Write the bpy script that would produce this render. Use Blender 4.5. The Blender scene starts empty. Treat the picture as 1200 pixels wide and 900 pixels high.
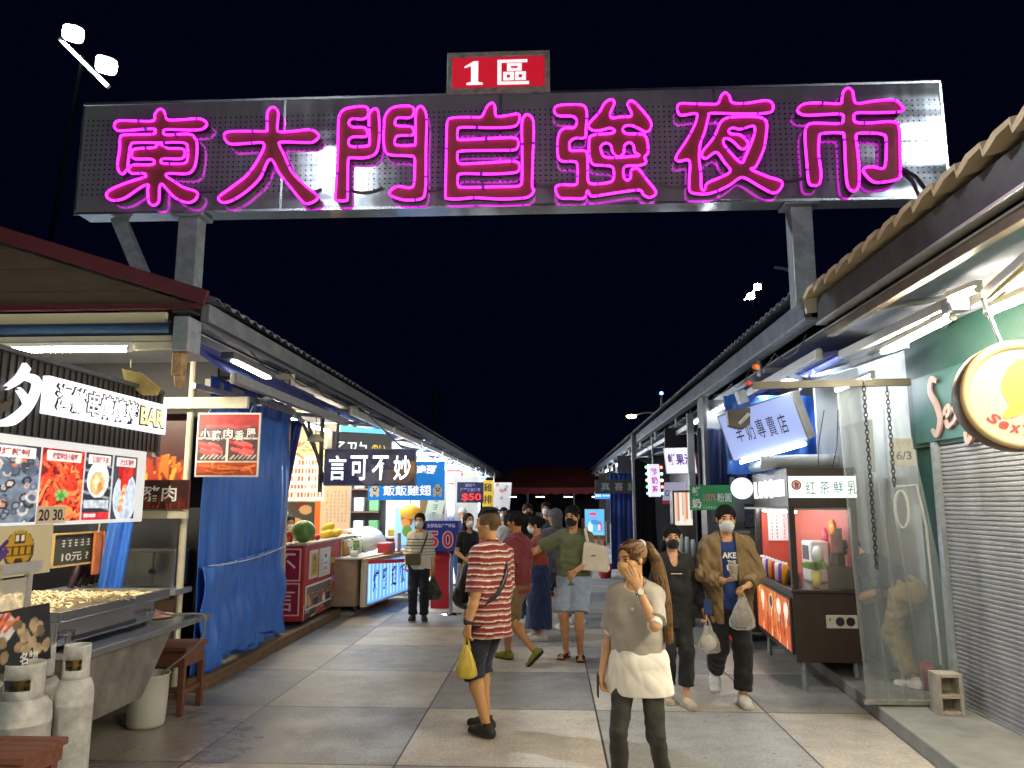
import bpy, math, random
import numpy as np
from mathutils import Vector, Matrix
random.seed(7)
RNG = np.random.default_rng(7)
R = math.radians
SC = bpy.context.scene
COL = SC.collection

# ------------------------------------------------------------------ camera
cam_d = bpy.data.cameras.new("camera")
cam = bpy.data.objects.new("camera", cam_d)
COL.objects.link(cam)
SC.camera = cam
cam_d.sensor_fit = 'HORIZONTAL'
cam_d.sensor_width = 36.0
cam_d.lens = 27.06
cam_d.clip_start = 0.05
cam_d.clip_end = 2000
cam.location = (0, 0, 1.8)
cam.rotation_euler = (R(90 + 8.83), 0, R(2.86))

# ------------------------------------------------------------------ night sky
world = bpy.data.worlds.new("World")
SC.world = world
world.use_nodes = True
bgn = world.node_tree.nodes["Background"]
bgn.inputs[0].default_value = (.10, .13, .75, 1)     # moonless navy night
bgn.inputs[1].default_value = .0042

# ------------------------------------------------------------------ exposure
SC.view_settings.view_transform = 'Standard'
SC.view_settings.look = 'None'
SC.view_settings.exposure = 0.75
SC.view_settings.gamma = 1.0
SC.view_settings.use_curve_mapping = False
SC.render.engine = 'CYCLES'
SC.cycles.use_denoising = True
SC.cycles.max_bounces = 6
SC.cycles.diffuse_bounces = 3
SC.cycles.glossy_bounces = 3
SC.cycles.transmission_bounces = 4
SC.cycles.transparent_max_bounces = 12
SC.cycles.sample_clamp_indirect = 4.0
SC.cycles.caustics_reflective = False
SC.cycles.caustics_refractive = False

# ------------------------------------------------------------------ materials
def srgb(c):
    if isinstance(c, str):
        c = c.lstrip('#')
        c = [int(c[i:i + 2], 16) / 255 for i in (0, 2, 4)]
    return tuple(x / 12.92 if x <= .04045 else ((x + .055) / 1.055) ** 2.4 for x in c[:3])

MATS = {}
def mat(name, col='#808080', rough=.6, metal=0., emis=0., ecol=None, var=0., vscale=6., bump=0., bscale=60., attr=False, spec=None, aemis=0., stretch=None, sheen=0., sample_light=True):
    if name in MATS:
        return MATS[name]
    m = bpy.data.materials.new(name)
    m.use_nodes = True
    nt = m.node_tree; N = nt.nodes; L = nt.links
    b = N["Principled BSDF"]
    c = srgb(col) if isinstance(col, str) else col
    b.inputs["Base Color"].default_value = (*c, 1)
    b.inputs["Roughness"].default_value = rough
    b.inputs["Metallic"].default_value = metal
    if spec is not None:
        b.inputs["Specular IOR Level"].default_value = spec
    if sheen:
        b.inputs["Sheen Weight"].default_value = sheen
    src = None
    tc = None
    if attr:
        a = N.new("ShaderNodeAttribute"); a.attribute_name = "Col"
        src = a.outputs["Color"]
    if var or bump:
        tc = N.new("ShaderNodeTexCoord")
        mp = N.new("ShaderNodeMapping")
        if stretch:
            mp.inputs["Scale"].default_value = stretch
        L.new(tc.outputs["Object"], mp.inputs[0])
    if var:
        n = N.new("ShaderNodeTexNoise"); n.inputs["Scale"].default_value = vscale; n.inputs["Detail"].default_value = 6; n.inputs["Roughness"].default_value = .65
        L.new(mp.outputs[0], n.inputs["Vector"])
        r = N.new("ShaderNodeMapRange")
        r.inputs[1].default_value = .3; r.inputs[2].default_value = .7
        r.inputs[3].default_value = 1 - var; r.inputs[4].default_value = 1 + var * .6
        L.new(n.outputs["Fac"], r.inputs[0])
        x = N.new("ShaderNodeVectorMath"); x.operation = 'SCALE'
        if src is not None:
            L.new(src, x.inputs[0])
        else:
            x.inputs[0].default_value = c
        L.new(r.outputs[0], x.inputs["Scale"])
        src = x.outputs[0]
        rr = N.new("ShaderNodeMapRange")
        rr.inputs[1].default_value = .3; rr.inputs[2].default_value = .7
        rr.inputs[3].default_value = min(1, rough * 1.2); rr.inputs[4].default_value = rough * .85
        L.new(n.outputs["Fac"], rr.inputs[0]); L.new(rr.outputs[0], b.inputs["Roughness"])
    if src is not None:
        L.new(src, b.inputs["Base Color"])
    if bump:
        n2 = N.new("ShaderNodeTexNoise"); n2.inputs["Scale"].default_value = bscale; n2.inputs["Detail"].default_value = 4
        L.new(mp.outputs[0], n2.inputs["Vector"])
        bp = N.new("ShaderNodeBump"); bp.inputs["Strength"].default_value = bump; bp.inputs["Distance"].default_value = .01
        L.new(n2.outputs["Fac"], bp.inputs["Height"]); L.new(bp.outputs[0], b.inputs["Normal"])
    if emis:
        e = srgb(ecol) if isinstance(ecol, str) else (ecol or c)
        b.inputs["Emission Color"].default_value = (*e, 1)
        b.inputs["Emission Strength"].default_value = emis * (.62 if emis < 2 else 1)
    if aemis:
        L.new(a.outputs["Color"], b.inputs["Emission Color"])
        b.inputs["Emission Strength"].default_value = aemis * .68
    if not sample_light:
        m.cycles.emission_sampling = 'NONE'
    MATS[name] = m
    return m

def clear_mat(name, alpha=.2, tintc='#ffffff', rough=.15, gloss=.15):
    if name in MATS:
        return MATS[name]
    m = bpy.data.materials.new(name); m.use_nodes = True
    nt = m.node_tree; N = nt.nodes; L = nt.links
    b = N["Principled BSDF"]; o = N["Material Output"]
    b.inputs["Base Color"].default_value = (*srgb(tintc), 1); b.inputs["Roughness"].default_value = rough
    t = N.new("ShaderNodeBsdfTransparent")
    lw = N.new("ShaderNodeLayerWeight"); lw.inputs[0].default_value = .35
    mr = N.new("ShaderNodeMapRange"); mr.inputs[3].default_value = alpha; mr.inputs[4].default_value = min(1, alpha + gloss * 3)
    L.new(lw.outputs["Facing"], mr.inputs[0])
    mx = N.new("ShaderNodeMixShader")
    L.new(mr.outputs[0], mx.inputs[0]); L.new(t.outputs[0], mx.inputs[1]); L.new(b.outputs[0], mx.inputs[2])
    L.new(mx.outputs[0], o.inputs[0])
    MATS[name] = m
    return m

# ------------------------------------------------------------------ objects
OFF = {}
def tag(o, label=None, cat=None, group=None, kind=None):
    if label: o["label"] = label
    if cat: o["category"] = cat
    if group: o["group"] = group
    if kind: o["kind"] = kind
    return o

def thing(name, label, cat, loc=(0, 0, 0), group=None):
    o = bpy.data.objects.new(name, None); COL.objects.link(o)
    o.empty_display_size = .1
    o.location = loc
    OFF[o.name] = Vector(loc)
    return tag(o, label, cat, group)

def link(me, name, m, parent=None):
    o = bpy.data.objects.new(name, me); COL.objects.link(o)
    for x in (m if isinstance(m, (list, tuple)) else [m]):
        me.materials.append(x)
    if parent is not None:
        o.parent = parent
        off = OFF.get(parent.name, Vector())
        OFF[o.name] = off
        if off.length > 0:
            me.transform(Matrix.Translation(-off))
    else:
        OFF[o.name] = Vector()
    return o

def center(o):
    """put the origin of a single top-level mesh at the bottom middle of its box"""
    me = o.data
    co = np.empty(len(me.vertices) * 3, 'f'); me.vertices.foreach_get('co', co); co = co.reshape(-1, 3)
    c = Vector(((co[:, 0].min() + co[:, 0].max()) / 2, (co[:, 1].min() + co[:, 1].max()) / 2, co[:, 2].min()))
    me.transform(Matrix.Translation(-c)); o.location = c
    OFF[o.name] = c
    return o

def rawmesh(V, F, smooth=False, col=None):
    me = bpy.data.meshes.new("m")
    V = np.asarray(V, 'f')
    if isinstance(F, np.ndarray):
        me.vertices.add(len(V)); me.vertices.foreach_set('co', V.ravel())
        n = F.shape[1]
        me.loops.add(F.size); me.loops.foreach_set('vertex_index', F.astype('i').ravel())
        me.polygons.add(len(F)); me.polygons.foreach_set('loop_start', np.arange(0, F.size, n, dtype='i'))
        me.update(calc_edges=True)
    else:
        me.from_pydata([tuple(map(float, v)) for v in V], [], F)
    if smooth:
        me.polygons.foreach_set('use_smooth', np.ones(len(me.polygons), bool))
    if col is not None:
        a = me.color_attributes.new("Col", 'FLOAT_COLOR', 'POINT')
        c4 = np.ones((len(V), 4), 'f'); c4[:, :3] = col
        a.data.foreach_set('color', c4.ravel())
    me.validate()
    return me

def basis(z):
    z = Vector(z).normalized()
    x = z.orthogonal().normalized()
    if abs(z.z) < .9:
        x = Vector((0, 0, 1)).cross(z).normalized()
    return x, z.cross(x), z

class MB:
    def __init__(s):
        s.v = []; s.f = []; s.sm = []; s.mi = []; s.m = 0
    def add(s, V, F, smooth=False):
        o = len(s.v)
        s.v += [tuple(p) for p in V]
        for f in F:
            s.f.append(tuple(i + o for i in f)); s.sm.append(smooth); s.mi.append(s.m)
        return s
    def use(s, i):
        s.m = i; return s
    def box(s, lo, hi, M=None):
        x0, y0, z0 = lo; x1, y1, z1 = hi
        V = [Vector(p) for p in ((x0, y0, z0), (x1, y0, z0), (x1, y1, z0), (x0, y1, z0), (x0, y0, z1), (x1, y0, z1), (x1, y1, z1), (x0, y1, z1))]
        if M is not None: V = [M @ p for p in V]
        return s.add(V, [(0, 3, 2, 1), (4, 5, 6, 7), (0, 1, 5, 4), (1, 2, 6, 5), (2, 3, 7, 6), (3, 0, 4, 7)])
    def bar(s, a, b, w, h, up=(0, 0, 1)):
        a = Vector(a); b = Vector(b); d = (b - a).normalized(); up = Vector(up)
        r = d.cross(up)
        if r.length < 1e-4: r = d.orthogonal()
        r.normalize(); u = r.cross(d)
        V = []
        for p in (a, b):
            for q, t in ((-1, -1), (1, -1), (1, 1), (-1, 1)):
                V.append(p + r * (q * w / 2) + u * (t * h / 2))
        return s.add(V, [(3, 2, 1, 0), (4, 5, 6, 7), (0, 1, 5, 4), (1, 2, 6, 5), (2, 3, 7, 6), (3, 0, 4, 7)])
    def cyl(s, a, b, r0, r1=None, n=16, caps=True, smooth=True):
        r1 = r0 if r1 is None else r1
        a = Vector(a); b = Vector(b); x, y, z = basis(b - a)
        V = []; 
        for p, r in ((a, r0), (b, r1)):
            for i in range(n):
                t = 2 * math.pi * i / n
                V.append(p + x * (r * math.cos(t)) + y * (r * math.sin(t)))
        s.add(V, [(i, (i + 1) % n, n + (i + 1) % n, n + i) for i in range(n)], smooth)
        if caps:
            s.add(V[:n], [tuple(reversed(range(n)))]); s.add(V[n:], [tuple(range(n))])
        return s
    def tube(s, P, r, n=8, closed=False, smooth=True):
        P = [Vector(p) for p in P]; m = len(P); V = []
        px = None
        for i, p in enumerate(P):
            if closed: d = P[(i + 1) % m] - P[i - 1]
            else: d = P[min(i + 1, m - 1)] - P[max(i - 1, 0)]
            d.normalize()
            if px is None: px = basis(d)[0]
            x = (px - d * px.dot(d))
            x = x.normalized() if x.length > 1e-5 else basis(d)[0]
            y = d.cross(x); px = x
            rr = r[i] if isinstance(r, (list, tuple)) else r
            for k in range(n):
                t = 2 * math.pi * k / n
                V.append(p + x * (rr * math.cos(t)) + y * (rr * math.sin(t)))
        F = []
        for i in range(m if closed else m - 1):
            j = (i + 1) % m
            for k in range(n):
                F.append((i * n + k, i * n + (k + 1) % n, j * n + (k + 1) % n, j * n + k))
        s.add(V, F, smooth)
        if not closed:
            s.add(V[:n], [tuple(reversed(range(n)))]); s.add(V[-n:], [tuple(range(n))])
        return s
    def lathe(s, prof, c=(0, 0, 0), n=24, smooth=True, axis=None):
        c = Vector(c); V = []
        x, y, z = (Vector((1, 0, 0)), Vector((0, 1, 0)), Vector((0, 0, 1))) if axis is None else basis(axis)
        for r, h in prof:
            for k in range(n):
                t = 2 * math.pi * k / n
                V.append(c + x * (r * math.cos(t)) + y * (r * math.sin(t)) + z * h)
        F = []
        for i in range(len(prof) - 1):
            for k in range(n):
                F.append((i * n + k, i * n + (k + 1) % n, (i + 1) * n + (k + 1) % n, (i + 1) * n + k))
        return s.add(V, F, smooth)
    def ball(s, c, r, n=12, m=8, M=None):
        c = Vector(c); rx, ry, rz = (r, r, r) if not isinstance(r, (tuple, list)) else r
        V = []
        for i in range(m + 1):
            p = math.pi * i / m
            for k in range(n):
                t = 2 * math.pi * k / n
                q = Vector((rx * math.sin(p) * math.cos(t), ry * math.sin(p) * math.sin(t), -rz * math.cos(p)))
                if M is not None: q = M @ q
                V.append(c + q)
        F = [(i * n + k, i * n + (k + 1) % n, (i + 1) * n + (k + 1) % n, (i + 1) * n + k) for i in range(m) for k in range(n)]
        return s.add(V, F, True)
    def quad(s, a, b, c, d):
        return s.add([a, b, c, d], [(0, 1, 2, 3)])
    def prism(s, poly, vec):
        vec = Vector(vec); P = [Vector(p) for p in poly]; n = len(P)
        V = P + [p + vec for p in P]
        nn = Vector()
        for i in range(n): nn += (P[i] - P[0]).cross(P[(i + 1) % n] - P[0])
        flip = nn.dot(vec) > 0
        F = [tuple(range(n)), tuple(range(2 * n - 1, n - 1, -1))] + [((i + 1) % n, i, n + i, n + (i + 1) % n) for i in range(n)]
        if flip: F = [tuple(reversed(f)) for f in F]
        return s.add(V, F)
    def build(s, name, m, parent=None, bevel=0., seg=2):
        me = bpy.data.meshes.new(name)
        me.from_pydata([tuple(p) for p in s.v], [], s.f)
        me.polygons.foreach_set('use_smooth', s.sm)
        me.polygons.foreach_set('material_index', s.mi)
        o = link(me, name, m, parent)
        if bevel:
            b = o.modifiers.new("bevel", 'BEVEL'); b.width = bevel; b.segments = seg; b.limit_method = 'ANGLE'; b.angle_limit = R(40)
        return o

# frames: origin, right, up ; the normal right x up looks out of the board
class Fr:
    def __init__(s, o, r=(1, 0, 0), u=(0, 0, 1)):
        s.o = Vector(o); s.r = Vector(r).normalized(); s.u = Vector(u).normalized(); s.n = s.r.cross(s.u)
    def p(s, x, y, z=0):
        return s.o + s.r * x + s.u * y + s.n * z
    def M(s):
        return Matrix(((s.r.x, s.u.x, s.n.x, s.o.x), (s.r.y, s.u.y, s.n.y, s.o.y), (s.r.z, s.u.z, s.n.z, s.o.z), (0, 0, 0, 1)))
    def at(s, x, y, z=0):
        return Fr(s.p(x, y, z), s.r, s.u)

FRONT = ((1, 0, 0), (0, 0, 1))      # faces the camera side (-Y)
EAST = ((0, 1, 0), (0, 0, 1))       # faces +X
WEST = ((0, -1, 0), (0, 0, 1))      # faces -X

def board(fr, w, h, t, mb=None):
    """slab centred on the frame, its front face at n = t"""
    mb = mb or MB()
    return mb.box((-w / 2, -h / 2, 0), (w / 2, h / 2, t), fr.M())

TXT = {}
def text_geo(s, bold=0., space=1.):
    key = (s, bold, space)
    if key not in TXT:
        c = bpy.data.curves.new('t', 'FONT'); c.body = s; c.size = 1; c.offset = bold; c.space_character = space; c.resolution_u = 4
        o = bpy.data.objects.new('t', c); COL.objects.link(o)
        dg = bpy.context.evaluated_depsgraph_get(); dg.update()
        me = bpy.data.meshes.new_from_object(o.evaluated_get(dg))
        V = [v.co.copy() for v in me.vertices]; F = [tuple(p.vertices) for p in me.polygons]
        bpy.data.objects.remove(o); bpy.data.curves.remove(c); bpy.data.meshes.remove(me)
        TXT[key] = (V, F)
    return TXT[key]

def text(s, fr, w, h, m, parent, name='lettering', bold=.02, z=.003, keep=False, mb=None, depth=0., shear=0., space=1.):
    V, F = text_geo(s, bold, space)
    if not V: return None
    xs = [v.x for v in V]; ys = [v.y for v in V]
    x0, x1, y0, y1 = min(xs), max(xs), min(ys), max(ys)
    sx = w / (x1 - x0); sy = h / (y1 - y0)
    if keep: sx = sy = min(sx, sy)
    cx, cy = (x0 + x1) / 2, (y0 + y1) / 2
    P = [fr.p((v.x - cx) * sx + (v.y - cy) * sy * shear, (v.y - cy) * sy, z + depth) for v in V]
    own = mb is None
    mb = mb or MB()
    mb.add(P, F)
    if depth:
        Q = [p - fr.n * depth for p in P]
        ed = {}
        for f in F:
            for i in range(len(f)):
                a, b = f[i], f[(i + 1) % len(f)]
                if (b, a) in ed: del ed[(b, a)]
                else: ed[(a, b)] = 1
        for a, b in ed:
            mb.add([P[a], Q[a], Q[b], P[b]], [(0, 1, 2, 3)])
    return mb.build(name, m, parent) if own else mb

def scribble(fr, w, h, rows, m, parent, name='lettering', z=.003, seed=0, vertical=False, fill=.7):
    """rows of small block characters, for writing too small to read"""
    rnd = random.Random(seed); mb = MB()
    ch = h / rows
    n = max(1, int(w / (ch * 1.02)))
    for r in range(rows):
        y = h / 2 - ch * (r + .5)
        for i in range(n):
            x = -w / 2 + w * (i + .5) / n
            if rnd.random() < .08: continue
            c = ch * fill
            for k in range(rnd.choice((2, 3, 3))):
                yy = y + c * (-.4 + .4 * k)
                ww = c * rnd.uniform(.5, .9)
                mb.add([fr.p(x - ww / 2, yy - c * .07, z), fr.p(x + ww / 2, yy - c * .07, z), fr.p(x + ww / 2, yy + c * .07, z), fr.p(x - ww / 2, yy + c * .07, z)], [(0, 1, 2, 3)])
            xx = x + c * rnd.uniform(-.25, .25)
            mb.add([fr.p(xx - c * .07, y - c * .48, z + .0006), fr.p(xx + c * .07, y - c * .48, z + .0006), fr.p(xx + c * .07, y + c * .48, z + .0006), fr.p(xx - c * .07, y + c * .48, z + .0006)], [(0, 1, 2, 3)])
    return mb.build(name, m, parent)

# printed pictures: a fine sheet whose points carry the print's own colours
class Pic:
    def __init__(s, nx, ny, bg):
        s.nx, s.ny = nx, ny
        s.a = np.zeros((ny, nx, 3), 'f'); s.a[:] = srgb(bg)
        yy, xx = np.mgrid[0:ny, 0:nx]
        s.x = (xx + .5) / nx; s.y = 1 - (yy + .5) / ny; s.asp = nx / ny
    def ell(s, cx, cy, rx, ry, c, rot=0, soft=.0):
        dx = (s.x - cx) * s.asp; dy = s.y - cy
        ca, sa = math.cos(rot), math.sin(rot)
        u = (dx * ca + dy * sa) / (rx * s.asp); v = (-dx * sa + dy * ca) / ry
        k = u * u + v * v < 1
        s.a[k] = srgb(c); return s
    def rect(s, x0, y0, x1, y1, c):
        k = (s.x >= x0) & (s.x <= x1) & (s.y >= y0) & (s.y <= y1)
        s.a[k] = srgb(c); return s
    def line(s, x0, y0, x1, y1, w, c):
        ax, ay, bx, by = x0 * s.asp, y0, x1 * s.asp, y1
        px = s.x * s.asp - ax; py = s.y - ay
        L2 = (bx - ax) ** 2 + (by - ay) ** 2 + 1e-9
        t = np.clip((px * (bx - ax) + py * (by - ay)) / L2, 0, 1)
        k = (px - t * (bx - ax)) ** 2 + (py - t * (by - ay)) ** 2 < w * w
        s.a[k] = srgb(c); return s
    def noise(s, amt, cell=6):
        g = RNG.random((s.ny // cell + 2, s.nx // cell + 2))
        iy = (np.arange(s.ny) / cell); ix = np.arange(s.nx) / cell
        y0 = iy.astype(int); x0 = ix.astype(int); fy = (iy - y0)[:, None]; fx = (ix - x0)[None]
        n = g[y0][:, x0] * (1 - fy) * (1 - fx) + g[y0 + 1][:, x0] * fy * (1 - fx) + g[y0][:, x0 + 1] * (1 - fy) * fx + g[y0 + 1][:, x0 + 1] * fy * fx
        s.a *= (1 + amt * (n - .5) * 2)[..., None]; return s

def picture(pic, fr, w, h, m, parent, name='photo', z=.003):
    nx, ny = pic.nx, pic.ny
    u = (np.arange(nx) / (nx - 1) - .5) * w; v = (.5 - np.arange(ny) / (ny - 1)) * h
    o = np.array(fr.p(0, 0, z)); r = np.array(fr.r); up = np.array(fr.u)
    P = o + u[None, :, None] * r + v[:, None, None] * up
    idx = np.arange(nx * ny).reshape(ny, nx)
    F = np.stack([idx[1:, :-1], idx[1:, 1:], idx[:-1, 1:], idx[:-1, :-1]], -1).reshape(-1, 4)
    me = rawmesh(P.reshape(-1, 3), F, False, np.clip(pic.a, 0, 1).reshape(-1, 3))
    return link(me, name, m, parent)

def cat_rom(P, n=6, closed=True):
    P = [np.array(p, float) for p in P]; m = len(P); out = []
    for i in range(m if closed else m - 1):
        a = P[i - 1] if (closed or i > 0) else P[i]
        b = P[i]; c = P[(i + 1) % m]
        d = P[(i + 2) % m] if (closed or i + 2 < m) else c
        for k in range(n):
            t = k / n
            out.append(.5 * (2 * b + (c - a) * t + (2 * a - 5 * b + 4 * c - d) * t * t + (3 * b - a - 3 * c + d) * t ** 3))
    if not closed: out.append(P[-1])
    return out

def sag(a, b, drop, n=12):
    a = Vector(a); b = Vector(b)
    return [a.lerp(b, i / n) - Vector((0, 0, drop * 4 * (i / n) * (1 - i / n))) for i in range(n + 1)]

def cloth(fr, w, h, m, name, parent=None, folds=9, amp=.03, gather=.0, nx=80, ny=40, seed=0, thick=.004, hem=.0, horiz=0.):
    """hanging sheet of cloth or tarpaulin with vertical folds, centred on the frame"""
    rnd = random.Random(seed)
    ph = [rnd.uniform(0, 6.28) for _ in range(8)]
    V = []
    for j in range(ny + 1):
        t = j / ny
        for i in range(nx + 1):
            s_ = i / nx
            a = amp * (.35 + .65 * t)
            d = a * (math.sin(s_ * folds * 6.28 + ph[0] + 1.1 * math.sin(t * 2.2 + ph[1])) * .6 + .4 * math.sin(s_ * folds * 2.3 * 6.28 + ph[2] + t * 1.7) + .5 * math.sin(s_ * 2.1 * 6.28 + ph[3] + t * 3))
            d += horiz * math.sin(t * 9 + s_ * 4 + ph[4]) * .5
            x = (s_ - .5) * w * (1 - gather * math.sin(t * math.pi))
            y = h / 2 - t * h + hem * math.sin(s_ * 14 + ph[5]) * t
            V.append(fr.p(x, y, d))
    F = [(j * (nx + 1) + i, (j + 1) * (nx + 1) + i, (j + 1) * (nx + 1) + i + 1, j * (nx + 1) + i + 1) for j in range(ny) for i in range(nx)]
    mb = MB(); mb.add(V, F, True)
    o = mb.build(name, m, parent)
    if thick:
        sm = o.modifiers.new("thick", 'SOLIDIFY'); sm.thickness = thick; sm.offset = -1
    return o

def tri_fill(loops):
    """flat triangles of a closed outline with holes (2-D loops)"""
    from mathutils.geometry import tessellate_polygon
    L = [[Vector((p[0], p[1], 0)) for p in l] for l in loops]
    T = tessellate_polygon(L)
    V = [p for l in L for p in l]
    F = []
    for a, b, c in T:
        n = (V[b] - V[a]).cross(V[c] - V[a]).z
        F.append((a, b, c) if n > 0 else (a, c, b))
    return V, F

# ------------------------------------------------------------------ bodies: smooth distance fields turned into one surface
class Field:
    def __init__(s, lo, hi, res):
        s.lo = np.array(lo, float); s.res = res
        s.n = np.ceil((np.array(hi) - s.lo) / res).astype(int) + 2
        s.d = np.full(s.n, .25, 'f')
        s.ax = [s.lo[i] + np.arange(s.n[i]) * res for i in range(3)]
    def win(s, lo, hi, pad):
        sl = []
        for i in range(3):
            a = int(max(0, math.floor((lo[i] - pad - s.lo[i]) / s.res))); b = int(min(s.n[i], math.ceil((hi[i] + pad - s.lo[i]) / s.res) + 1))
            if b <= a: return None
            sl.append(slice(a, b))
        X = s.ax[0][sl[0]][:, None, None]; Y = s.ax[1][sl[1]][None, :, None]; Z = s.ax[2][sl[2]][None, None, :]
        return tuple(sl), X, Y, Z
    def put(s, sl, d, k, op):
        a = s.d[sl]
        if op == 'sub':
            b = -d
            if k > 0:
                h = np.clip(.5 - .5 * (a - b) / k, 0, 1) if False else np.clip(.5 + .5 * (b - a) / k, 0, 1)
                s.d[sl] = a * (1 - h) + b * h + k * h * (1 - h)
            else: s.d[sl] = np.maximum(a, b)
        elif op == 'int':
            s.d[sl] = np.maximum(a, d)
        else:
            if k > 0:
                h = np.clip(.5 + .5 * (a - d) / k, 0, 1)
                s.d[sl] = a * (1 - h) + d * h - k * h * (1 - h)
            else: s.d[sl] = np.minimum(a, d)
    def cap(s, a, b, r0, r1, k=.02, op='add'):
        a = np.array(a, float); b = np.array(b, float); R_ = max(r0, r1)
        w = s.win(np.minimum(a, b) - R_, np.maximum(a, b) + R_, k + .03)
        if w is None: return s
        sl, X, Y, Z = w; ab = b - a; L2 = ab @ ab + 1e-12
        t = np.clip(((X - a[0]) * ab[0] + (Y - a[1]) * ab[1] + (Z - a[2]) * ab[2]) / L2, 0, 1)
        d = np.sqrt((X - a[0] - t * ab[0]) ** 2 + (Y - a[1] - t * ab[1]) ** 2 + (Z - a[2] - t * ab[2]) ** 2) - (r0 + t * (r1 - r0))
        s.put(sl, d, k, op); return s
    def ell(s, c, r, M=None, k=.02, op='add'):
        c = np.array(c, float); r = np.array(r, float); M = np.eye(3) if M is None else np.array(M)
        ext = np.sqrt(((M * r[None, :]) ** 2).sum(1))
        w = s.win(c - ext, c + ext, k + .03)
        if w is None: return s
        sl, X, Y, Z = w
        q = [(X - c[0]) * M[0, i] + (Y - c[1]) * M[1, i] + (Z - c[2]) * M[2, i] for i in range(3)]
        kk = np.sqrt((q[0] / r[0]) ** 2 + (q[1] / r[1]) ** 2 + (q[2] / r[2]) ** 2)
        g = np.sqrt((q[0] / r[0] ** 2) ** 2 + (q[1] / r[1] ** 2) ** 2 + (q[2] / r[2] ** 2) ** 2) + 1e-6
        s.put(sl, kk * (kk - 1) / g, k, op); return s
    def ecap(s, a, b, w0, d0, w1, d1, side, k=.03, op='add', flat=False):
        a = np.array(a, float); b = np.array(b, float); ab = b - a; L = np.linalg.norm(ab); ax = ab / L
        sd = np.array(side, float); sd = sd - ax * (sd @ ax); sd /= np.linalg.norm(sd); fw = np.cross(sd, ax)
        R_ = max(w0, w1, d0, d1)
        w = s.win(np.minimum(a, b) - R_, np.maximum(a, b) + R_, k + .03)
        if w is None: return s
        sl, X, Y, Z = w
        p = (X - a[0], Y - a[1], Z - a[2])
        h = p[0] * ax[0] + p[1] * ax[1] + p[2] * ax[2]
        t = np.clip(h / L, 0, 1)
        W = w0 + t * (w1 - w0); D = d0 + t * (d1 - d0)
        u = p[0] * sd[0] + p[1] * sd[1] + p[2] * sd[2]; v = p[0] * fw[0] + p[1] * fw[1] + p[2] * fw[2]
        o = h - t * L
        if flat:
            kk = np.sqrt((u / W) ** 2 + (v / D) ** 2)
            d = np.maximum((kk - 1) * np.minimum(W, D), np.abs(o) - .0)
            d = np.where(np.abs(o) > 0, np.maximum((kk - 1) * np.minimum(W, D), np.abs(o)), (kk - 1) * np.minimum(W, D))
        else:
            m = np.minimum(W, D)
            kk = np.sqrt((u / W) ** 2 + (v / D) ** 2 + (o / m) ** 2)
            d = (kk - 1) * m
        s.put(sl, d, k, op); return s
    def plane(s, p, n):
        """keep what lies behind the plane"""
        n = np.array(n, float); n /= np.linalg.norm(n); X, Y, Z = s.ax[0][:, None, None], s.ax[1][None, :, None], s.ax[2][None, None, :]
        d = (X - p[0]) * n[0] + (Y - p[1]) * n[1] + (Z - p[2]) * n[2]
        s.d = np.maximum(s.d, d.astype('f')); return s
    def box(s, lo, hi, op='sub'):
        w = s.win(lo, hi, .02)
        if w is None: return s
        sl, X, Y, Z = w; c = (np.array(lo) + hi) / 2; h = (np.array(hi) - lo) / 2
        d = np.maximum(np.maximum(np.abs(X - c[0]) - h[0], np.abs(Y - c[1]) - h[1]), np.abs(Z - c[2]) - h[2])
        s.put(sl, d, 0, op); return s
    def folds(s, amp, seed=0, fx=18, fz=14):
        r = np.random.default_rng(seed); X, Y, Z = s.ax[0][:, None, None], s.ax[1][None, :, None], s.ax[2][None, None, :]
        n = 0
        for i in range(6):
            a = r.uniform(-1, 1, 3) * (fx, fx, fz) * (1 + i * .45); ph = r.uniform(0, 6.28)
            w = np.sin(X * a[0] + Y * a[1] + Z * a[2] + ph + 1.5 * np.sin(Z * r.uniform(8, 16) + X * r.uniform(-14, 14) + r.uniform(0, 6)))
            n = n + (w if i < 2 else 1.3 - 2.2 * np.abs(w)) / (1 + i * .35)
        s.d = s.d + (amp * .62 * n).astype('f'); return s
    def mesh(s):
        d = s.d.copy()
        for ax in range(3):
            sl = [slice(None)] * 3
            sl[ax] = 0; d[tuple(sl)] = .1
            sl[ax] = -1; d[tuple(sl)] = .1
        ins = d < 0
        n = np.array(d.shape) - 1
        cnt = np.zeros(n, 'i1')
        for i in (0, 1):
            for j in (0, 1):
                for k in (0, 1):
                    cnt += ins[i:n[0] + i, j:n[1] + j, k:n[2] + k]
        act = (cnt > 0) & (cnt < 8)
        I, J, K = np.nonzero(act)
        idm = np.full(n, -1, 'i4'); idm[I, J, K] = np.arange(len(I))
        P = np.zeros((len(I), 3)); C = np.zeros(len(I))
        cs = [(i, j, k) for i in (0, 1) for j in (0, 1) for k in (0, 1)]
        for a in cs:
            for ax in range(3):
                if a[ax]: continue
                b = list(a); b[ax] = 1
                va = d[I + a[0], J + a[1], K + a[2]]; vb = d[I + b[0], J + b[1], K + b[2]]
                m = (va < 0) != (vb < 0)
                t = np.where(m, va / np.where(m, va - vb, 1), 0)
                q = np.tile(np.array(a, float), (len(I), 1)); q[:, ax] = t
                P += q * m[:, None]; C += m
        P /= np.maximum(C, 1)[:, None]
        V = s.lo + (np.stack([I, J, K], 1) + P) * s.res
        F = []
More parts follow.
